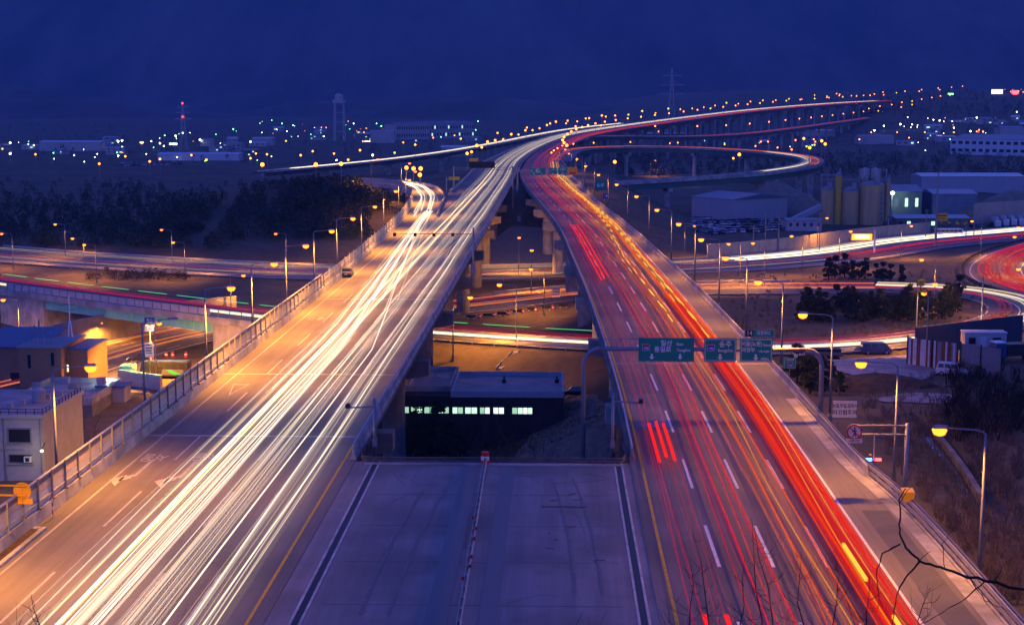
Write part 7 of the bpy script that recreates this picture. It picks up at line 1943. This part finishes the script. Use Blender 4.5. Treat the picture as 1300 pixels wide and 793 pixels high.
# bright sports ground / sign on the far hill and bright sign left
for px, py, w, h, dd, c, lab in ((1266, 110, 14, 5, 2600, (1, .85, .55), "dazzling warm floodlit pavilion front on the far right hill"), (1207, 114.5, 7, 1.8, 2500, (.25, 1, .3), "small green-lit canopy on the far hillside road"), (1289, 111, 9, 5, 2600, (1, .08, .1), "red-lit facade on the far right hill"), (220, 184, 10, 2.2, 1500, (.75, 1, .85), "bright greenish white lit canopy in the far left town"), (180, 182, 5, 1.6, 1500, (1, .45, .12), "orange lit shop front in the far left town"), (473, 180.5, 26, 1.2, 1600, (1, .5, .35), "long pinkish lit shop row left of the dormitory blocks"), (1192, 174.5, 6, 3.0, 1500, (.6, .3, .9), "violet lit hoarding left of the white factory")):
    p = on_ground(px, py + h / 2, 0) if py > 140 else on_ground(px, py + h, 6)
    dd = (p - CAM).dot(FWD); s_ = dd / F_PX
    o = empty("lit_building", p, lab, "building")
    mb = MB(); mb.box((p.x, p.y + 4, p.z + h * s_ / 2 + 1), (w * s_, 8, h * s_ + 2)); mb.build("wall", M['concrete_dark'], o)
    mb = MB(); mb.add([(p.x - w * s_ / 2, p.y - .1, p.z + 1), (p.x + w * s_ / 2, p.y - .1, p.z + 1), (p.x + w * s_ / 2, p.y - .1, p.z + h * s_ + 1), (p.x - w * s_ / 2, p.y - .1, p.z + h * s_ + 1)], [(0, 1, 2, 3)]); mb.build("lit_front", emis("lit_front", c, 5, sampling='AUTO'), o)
def pylon(px, pyb, pyt, dd, label, red=False):
    b = W(px, pyb, dd); g = hz(b.x, b.y); zt = W(px, pyt, dd).z; h = zt - g; wb = h * .13
    o = empty("transmission_pylon", (b.x, b.y, g), label, "pylon")
    lv = [0, .2, .38, .54, .68, .8, .9, 1.0]; th = .30
    mb = MB()
    def corner(t, k): w = wb * (1 - t) ** 1.2 * .5 + .5; return Vector((b.x + w * (1, -1, -1, 1)[k], b.y + w * (1, 1, -1, -1)[k], g + h * t))
    for i in range(len(lv) - 1):
        for k in range(4):
            mb.beam(corner(lv[i], k), corner(lv[i + 1], k), th, th)
            mb.beam(corner(lv[i], k), corner(lv[i + 1], (k + 1) % 4), th * .6, th * .6); mb.beam(corner(lv[i], (k + 1) % 4), corner(lv[i + 1], k), th * .6, th * .6)
    mb.build("lattice_mast", M['galv'], o)
    for t, aw in ((.66, .17), (.78, .15), (.9, .12)):
        mb = MB(); z = g + h * t; mb.beam((b.x - h * aw, b.y, z), (b.x + h * aw, b.y, z), .35, .4); mb.beam((b.x - h * aw, b.y, z), (b.x, b.y, z + h * .05), .2, .2); mb.beam((b.x + h * aw, b.y, z), (b.x, b.y, z + h * .05), .2, .2); mb.build("cross_arm", M['galv'], o)
    if red:
        for t in (.98, .7): mb = MB(); mb.lathe([(.2, -.8), (.8, 0), (.2, .8)], (b.x, b.y - 1, g + h * t), 8); mb.build("beacon", M['lens_red'], o)
pylon(234, 205, 130, 1500, "lattice transmission pylon with red beacons above the far left town", True)
pylon(852, 178, 87, 1750, "faint lattice pylon behind the far viaduct", False)
b = W(431, 160, 1900); g = hz(b.x, b.y); zt = W(431, 123, 1900).z; wt = empty("water_tower", (b.x, b.y, g), "pale square lattice water tower on the far edge of the valley", "water tower")
for sx in (-1, 1):
    for sy in (-1, 1): mb = MB(); mb.beam((b.x + sx * 6.5, b.y + sy * 6.5, g), (b.x + sx * 5.5, b.y + sy * 5.5, zt - 8), 1.2, 1.2); mb.build("leg", bw, wt)
for t in (.25, .5, .75):
    z = lerp(g, zt - 8, t); mb = MB()
    for sx in (-1, 1): mb.beam((b.x + sx * 6.2, b.y - 6.2, z), (b.x + sx * 6.2, b.y + 6.2, z), .7, .7); mb.beam((b.x - 6.2, b.y + sx * 6.2, z), (b.x + 6.2, b.y + sx * 6.2, z), .7, .7)
    mb.build("brace", bw, wt)
mb = MB(); mb.box((b.x, b.y, zt - 6), (15, 15, 4)); mb.build("deck", bw, wt)
mb = MB(); mb.lathe([(5.5, -4), (5.5, 2.5), (3.5, 4.5), (.5, 5)], (b.x, b.y, zt - 1), 14); mb.build("tank", bw, wt)

# ------------------------------------------------------------------ vegetation
def crown_mesh(name, clumps, m, leaf=.35, per=60, flatten=.6):
    vs, fs = [], []
    for (cx_, cy_, cz, r_) in clumps:
        P = rng.normal(0, 1, (per, 3)); P /= np.linalg.norm(P, axis=1)[:, None]
        rad = r_ * rng.uniform(.35, 1.0, per) ** .6
        C_ = np.array([cx_, cy_, cz]) + P * rad[:, None] * np.array([1, 1, flatten])
        for c in C_:
            a = rng.normal(0, 1, 3); a /= np.linalg.norm(a); b = np.cross(a, rng.normal(0, 1, 3)); b /= np.linalg.norm(b)
            l = leaf * rng.uniform(.6, 1.3); k = len(vs)
            vs += [tuple(c - a * l), tuple(c + b * l * .5), tuple(c + a * l), tuple(c - b * l * .5)]; fs.append((k, k + 1, k + 2, k + 3))
    me_ = bpy.data.meshes.new(name); me_.from_pydata(vs, [], fs); me_.materials.append(m); return me_
def pine_mesh(h, seed):
    random.seed(seed)
    cl = []
    for i in range(int(20 + h)):
        t = random.uniform(.14, 1.0); w = (1 - t) * h * .36 + .4
        an = random.uniform(0, 6.28); rr_ = random.uniform(.1, 1) * w
        cl.append((rr_ * math.cos(an), rr_ * math.sin(an), h * t, random.uniform(.5, .95) * h * .13))
    tr = MB(); tr.tube([(0, 0, -.4), (.1, .05, h * .4), (0, .1, h * .93)], [h * .028, h * .02, h * .006], 7)
    for i in range(9):
        t = random.uniform(.3, .85); an = random.uniform(0, 6.28); w = (1 - t) * h * .3 + .2; tr.tube([(0, 0, h * t), (w * math.cos(an), w * math.sin(an), h * t + w * .2)], [h * .009, h * .003], 5)
    return tr, crown_mesh("pine_crown", cl, M['needles'], leaf=h * .045, per=70, flatten=.55)
PP = []
for sd in range(4):
    h = (6.5, 7.5, 5.5, 6.0)[sd]
    tr, cr = pine_mesh(h, sd + 3); o = tr.build("trunk", M['bark_dark']); tm = o.data; bpy.data.objects.remove(o); PP.append((tm, cr))
random.seed(11)
def pine(p, sc, label, group, v=None, name="pine_tree", cat="tree"):
    tm, cr = PP[random.randrange(4) if v is None else v]
    o = empty(name, p, label, cat, group, world_coords=False, rz=random.uniform(0, 6.28)); o.scale = (sc * random.uniform(.9, 1.15), sc * random.uniform(.9, 1.15), sc)
    for nm, me_ in (("trunk", tm), ("crown", cr)): c = bpy.data.objects.new(nm, me_); COL.objects.link(c); c.parent = o
    return o
cnt = 0
while cnt < 95:
    t = random.uniform(0, 1); px = random.uniform(1010, 1218); py = random.uniform(388, 409) - max(0, (px - 1180) * .3)
    if px < 1060 and random.random() < .5: continue
    pine(on_ground(px, py), random.uniform(.45, .8), "dark pine in the grove inside the curving road on the right", "pines of the right grove"); cnt += 1
for px, py in ((1052, 351), (1060, 349), (1072, 348), (1082, 350), (1090, 351), (1098, 350), (1112, 352), (1121, 351), (1130, 353), (1144, 355)): pine(on_ground(px, py + 4), random.uniform(.55, .9), "small pine on the near verge of the valley road below the message board", "small pines below the message board")
for px, py, s_ in ((1012, 486, 1.0), (1022, 492, 1.1), (1032, 488, .9), (1042, 495, 1.0), (1055, 492, .8), (1066, 500, .75), (1004, 478, .8), (1028, 500, .9)): pine(on_ground(px, py), s_ * .75, "bushy dark pine just beyond the right parapet near the gantry leg", "pines by the right gantry leg")
for px, py, s_ in ((494, 596, .55), (508, 600, .6), (522, 585, .8), (545, 585, 1.0), (556, 575, 1.0), (570, 580, .95), (538, 600, .8), (700, 520, .5), (562, 596, .9), (585, 596, .8), (530, 570, .9)): pine(on_ground(px, py, 0, d0=123), s_, "dark conifer in the hollow just beyond the median slab's guard rail", "conifers in the hollow between the decks")

def bare_tree(h, seed, spread=.5, depth=4, r0=None, thin=.64):
    random.seed(seed); mbT, mbC = MB(), MB()
    def grow(p, dirv, L_, r_, lev):
        n = 3; pts = [p]; d_ = dirv.copy()
        for i in range(n):
            d_ = (d_ + Vector((random.uniform(-.22, .22), random.uniform(-.22, .22), random.uniform(-.05, .14)))).normalized(); pts.append(pts[-1] + d_ * L_ / n)
        rs = [lerp(r_, r_ * thin, i / n) for i in range(n + 1)]
        (mbT if lev < 2 else mbC).tube(pts, rs, 6 if lev < 2 else 4, cap=False)
        if lev >= depth: return
        for k in range(random.choice((2, 3, 3)) + (1 if lev == 0 else 0)):
            q = pts[random.choice((2, 3, 3)) if lev else random.choice((1, 2, 3, 3))]
            nd = (d_ + Vector((random.uniform(-1, 1), random.uniform(-1, 1), random.uniform(-.2, .5))) * spread).normalized()
            grow(q, nd, L_ * random.uniform(.55, .8), r_ * thin * random.uniform(.6, .85), lev + 1)
    grow(Vector((0, 0, -.3)), Vector((random.uniform(-.1, .1), random.uniform(-.1, .1), 1)).normalized(), h * .42, r0 or h * .018, 0)
    return mbT, mbC
BT = []
for sd in range(5):
    a, b = bare_tree(7.5, sd + 20, .55, 4)
    oa, ob = a.build("trunk", M['bark']), b.build("crown", M['bark']); BT.append((oa.data, ob.data)); bpy.data.objects.remove(oa); bpy.data.objects.remove(ob)
random.seed(21)
def bare(p, sc, label, group=None, v=None):
    tm, cm = BT[random.randrange(5) if v is None else v]
    o = empty("bare_tree", p, label, "tree", group, world_coords=False, rz=random.uniform(0, 6.28)); o.scale = (sc, sc, sc)
    for nm, me_ in (("trunk", tm), ("crown", cm)): c = bpy.data.objects.new(nm, me_); COL.objects.link(c); c.parent = o
for i, (px, py, s_) in enumerate(((640, 591, .75), (655, 590, .9), (622, 588, .95), (600, 590, 1.05), (588, 589, 1.0), (680, 585, .7), (672, 570, .9), (690, 575, .6), (580, 591, 1.0), (612, 575, 1.1), (648, 575, 1.1), (633, 560, 1.2), (663, 553, 1.0), (700, 590, .4))):
    bare(on_ground(px, py, 0, d0=123), s_ * .8, "bare leafless tree in the hollow between the decks", "bare trees in the hollow")
for px, py, s_, l in ((1080, 352, .9, "bare tree standing before the message board"), (108, 545, .9, "bare round-crowned tree in the yard left of the fence"), (120, 560, .8, "second bare tree in the yard, right beside the first"), (938, 420, .85, "bare tree on the grass right of the parapet, beside a lamp post"), (948, 418, .7, "small bare tree on the grass inside the curving road"), (996, 425, .9, "thin bare tree behind the Seoul sign"), (1218, 300, 1.0, "bare tree by the gravel heap on the right")):
    bare(on_ground(px, py), s_, l)
# brush on the right bank and dry grass tufts
def brush(name, n, region, hmin, hmax, m, seed, w=.035):
    r_ = np.random.default_rng(seed); mb = MB()
    for i in range(n):
        px, py = region(r_)
        p = on_ground(px, py)
        h = r_.uniform(hmin, hmax)
        for k in range(r_.integers(4, 8)):
            a = r_.uniform(0, 6.28); l = r_.uniform(.15, .6) * h; b = Vector((p.x + r_.uniform(-.3, .3), p.y + r_.uniform(-.3, .3), p.z - .1))
            mid = b + Vector((l * .4 * math.cos(a), l * .4 * math.sin(a), h * .6)); e = b + Vector((l * math.cos(a + .4), l * math.sin(a + .4), h * r_.uniform(.8, 1.1)))
            mb.tube([b, mid, e], [w, w * .7, w * .3], 3, cap=False)
            mb.tube([mid, mid + Vector((r_.uniform(-.4, .4) * h * .6, r_.uniform(-.4, .4) * h * .6, h * .35))], [w * .5, w * .2], 3, cap=False)
    return tag(mb.build(name, m), kind='stuff')
def reg_right(r_):
    while True:
        px, py = r_.uniform(1090, 1299), r_.uniform(478, 770)
        edge = 1020 + (py - 470) * .78 + 22
        if px > edge: return px, py
brush("dry_brush", 900, reg_right, .5, 1.7, M['bark'], 5)
brush("dry_brush", 260, lambda r_: (r_.uniform(1200, 1299), r_.uniform(470, 560)), 1.0, 2.6, M['bark_dark'], 6, .05)
brush("dry_grass", 500, lambda r_: (lambda u: (560 + u * 190 + r_.uniform(-20, 60), 596 - u * 80 + r_.uniform(-6, 6)))(r_.uniform(0, 1)), .25, .6, mat("dry_grass_blades", (.14, .10, .055), .95), 7, .03)
brush("dry_grass", 420, lambda r_: (r_.uniform(930, 1290), r_.uniform(345, 428)), .5, 1.2, mat("dry_grass_blades_b", (.12, .085, .045), .95), 8, .06)
# dark wood left of the decks: one mass of conifers
def forest(name, n, region, seed, m, hr=(5, 9), per=75):
    r_ = np.random.default_rng(seed); cl_v, cl_f = [], []
    for i in range(n):
        px, py = region(r_); p = on_ground(px, py)
        h = r_.uniform(*hr); k = per
        t = r_.uniform(.12, 1.0, k); rad = (np.sqrt(np.clip(1 - t, 0, 1)) * h * .42 + .2) * r_.uniform(.3, 1, k) ** .5; an = r_.uniform(0, 6.28, k)
        C_ = np.stack([p.x + rad * np.cos(an), p.y + rad * np.sin(an), p.z + h * t], 1)
        l = h * .085 * r_.uniform(.7, 1.4, k)
        A = r_.normal(0, 1, (k, 3)); A /= np.linalg.norm(A, axis=1)[:, None]; B = np.cross(A, r_.normal(0, 1, (k, 3))); B /= np.linalg.norm(B, axis=1)[:, None]
        V = np.stack([C_ - A * l[:, None], C_ + B * l[:, None] * .6, C_ + A * l[:, None], C_ - B * l[:, None] * .6], 1).reshape(-1, 3)
        b = len(cl_v); cl_v.extend(V.tolist()); cl_f.extend([(b + 4 * j, b + 4 * j + 1, b + 4 * j + 2, b + 4 * j + 3) for j in range(k)])
    me_ = bpy.data.meshes.new(name); me_.from_pydata(cl_v, [], cl_f); me_.materials.append(m)
    o = bpy.data.objects.new(name, me_); COL.objects.link(o); return tag(o, kind='stuff')
def reg_forest(r_):
    while True:
        px, py = r_.uniform(-20, 470), r_.uniform(232, 316)
        if 235 < px < 300 and abs(px - (310 - (py - 235) * .75)) < 10: continue     # the lane through the wood
        if px > 290 and py > 305: continue
        if py < 245 + 12 * math.sin(px * .03) and px < 430: 
            if r_.uniform() < .85: continue
        return px, py
forest("forest", 1300, reg_forest, 31, M['needles'], (2.2, 4.4), 60)
forest("forest", 260, lambda r_: (lambda u: (u, r_.uniform(236 + abs(u - 440) * .1, 268)))(r_.uniform(370, 492)), 32, M['needles'], (3, 6), 70)
forest("scrub", 120, lambda r_: (r_.uniform(110, 240), r_.uniform(349, 357)), 33, M['bark_dark'], (1.0, 2.4), 40)
def reg_far(r_): return r_.uniform(0, 1300), 131 + 30 * 10 ** r_.uniform(0.0, .42)
forest("forest", 650, lambda r_: (r_.uniform(780, 1300), r_.uniform(196, 226)), 34, M['needles'], (3.5, 7), 40)
forest("forest", 420, reg_far, 35, M['needles'], (4, 8), 30)
forest("forest", 300, lambda r_: (r_.uniform(1090, 1300), r_.uniform(116, 150)), 36, M['needles'], (4, 8), 40)

# ------------------------------------------------------------------ near branches at the lower right, on the slope below the camera
def branch_path(px_pts, d, r0, r1, mb):
    pts = [W(x, y, d + dd) for x, y, dd in px_pts]
    out = []
    for i in range(len(pts) - 1):
        for k in range(5):
            t = k / 5; j = Vector((random.uniform(-1, 1), random.uniform(-1, 1), random.uniform(-1, 1))) * (pts[i + 1] - pts[i]).length * .028
            out.append(pts[i].lerp(pts[i + 1], t) + (j if k else Vector()))
    out.append(pts[-1]); n = len(out)
    mb.tube(out, [lerp(r0, r1, i / (n - 1)) for i in range(n)], 7, cap=True)
    return out
random.seed(77)
d = 17.0
nb = empty("near_tree", W(1420, 800, d), "dark crooked bare branch reaching in from the lower right close to the camera", "tree")
mb = MB(); p0 = W(1420, 800, d); g0 = Vector((p0.x + 1.0, p0.y - .5, hz(p0.x + 1.0, p0.y - .5) - .3))
mb.tube([g0, g0.lerp(p0, .6) + Vector((.15, 0, 0)), p0], [.11, .08, .05], 8); mb.build("trunk", M['bark_dark'], nb)
mb = MB()
main = branch_path([(1420, 800, 0), (1330, 752, .2), (1250, 737, 0), (1200, 722, -.3), (1168, 712, -.4), (1150, 695, -.3), (1142, 676, -.2), (1143, 650, 0), (1142, 632, .1), (1150, 620, .2)], d, .019, .006, mb)
for path, r_ in (([(1168, 712, -.4), (1150, 732, -.3), (1138, 755, -.2), (1133, 800, 0)], .02), ([(1143, 690, -.3), (1120, 702, -.2), (1113, 725, 0), (1116, 760, .1), (1130, 785, .3)], .015), ([(1250, 737, 0), (1225, 760, .2), (1195, 778, .3), (1150, 800, .4)], .013), ([(1165, 712, -.4), (1182, 699, -.5)], .011), ([(1200, 722, -.3), (1196, 690, -.2), (1210, 670, 0)], .008), ([(1143, 637, 0), (1152, 622, 0), (1158, 617, .1)], .009), ([(1120, 702, -.2), (1140, 692, -.1)], .008), ([(1260, 740, 0), (1275, 715, .2), (1290, 705, .3)], .009), ([(1230, 732, 0), (1250, 762, .1), (1285, 775, .3)], .01)):
    branch_path(path, d, r_ * .62, r_ * .2, mb)
mb.build("branch", M['bark_dark'], nb)
def twig_bush(name, bases, d, n, label, top, lean=0.0, seed=5):
    random.seed(seed)
    p0 = W(bases[0], 860, d); o = empty(name, (p0.x, p0.y, hz(p0.x, p0.y)), label, "shrub")
    for bi, bx in enumerate(bases):
        mb = MB(); b = W(bx, 830, d + random.uniform(-1, 1)); g = Vector((b.x, b.y, hz(b.x, b.y) - .2))
        tp = W(bx + random.uniform(-25, 25) + lean, random.uniform(top, top + 70), d)
        pts = [g, b] + [b.lerp(tp, t) + Vector((random.uniform(-.04, .04), 0, 0)) for t in (.25, .5, .75, 1)]
        mb.tube(pts, [.014, .009, .007, .0055, .004, .002], 5, cap=False)
        for k in range(n):
            t = random.uniform(.05, .95); q = b.lerp(tp, t); sd = random.choice((-1, 1)); L_ = random.uniform(.15, .55) * (1.1 - t)
            e1 = q + RGT * sd * L_ * .5 + Vector((0, random.uniform(-.2, .2), L_ * random.uniform(.15, .5))); e2 = e1 + RGT * sd * L_ * random.uniform(.1, .5) + Vector((0, random.uniform(-.1, .1), L_ * random.uniform(.2, .6)))
            mb.tube([q, e1, e2], [.0035, .0025, .0012], 4, cap=False)
            if random.random() < .7: mb.tube([e1, e1 + RGT * sd * random.uniform(-.1, .25) + Vector((0, 0, random.uniform(.08, .3)))], [.002, .001], 3, cap=False)
        mb.build("stem", M['bark_dark'], o)
twig_bush("near_shrub", [868, 905, 940, 965, 985], 17.0, 13, "fine bare twigs of a shrub at the bottom, below the pink trails", 655, seed=5)
twig_bush("near_shrub", [1020, 1060, 1100, 1160], 16.0, 12, "second bare twiggy shrub at the bottom, below the orange-red trails", 690, seed=9)
twig_bush("near_shrub", [700, 745, 660], 15.0, 6, "few low bare twigs at the bottom of the median slab", 770, seed=12)
twig_bush("near_shrub", [25, 60, -10], 15.0, 7, "thin bare twigs in the lower left corner", 740, lean=-10, seed=14)
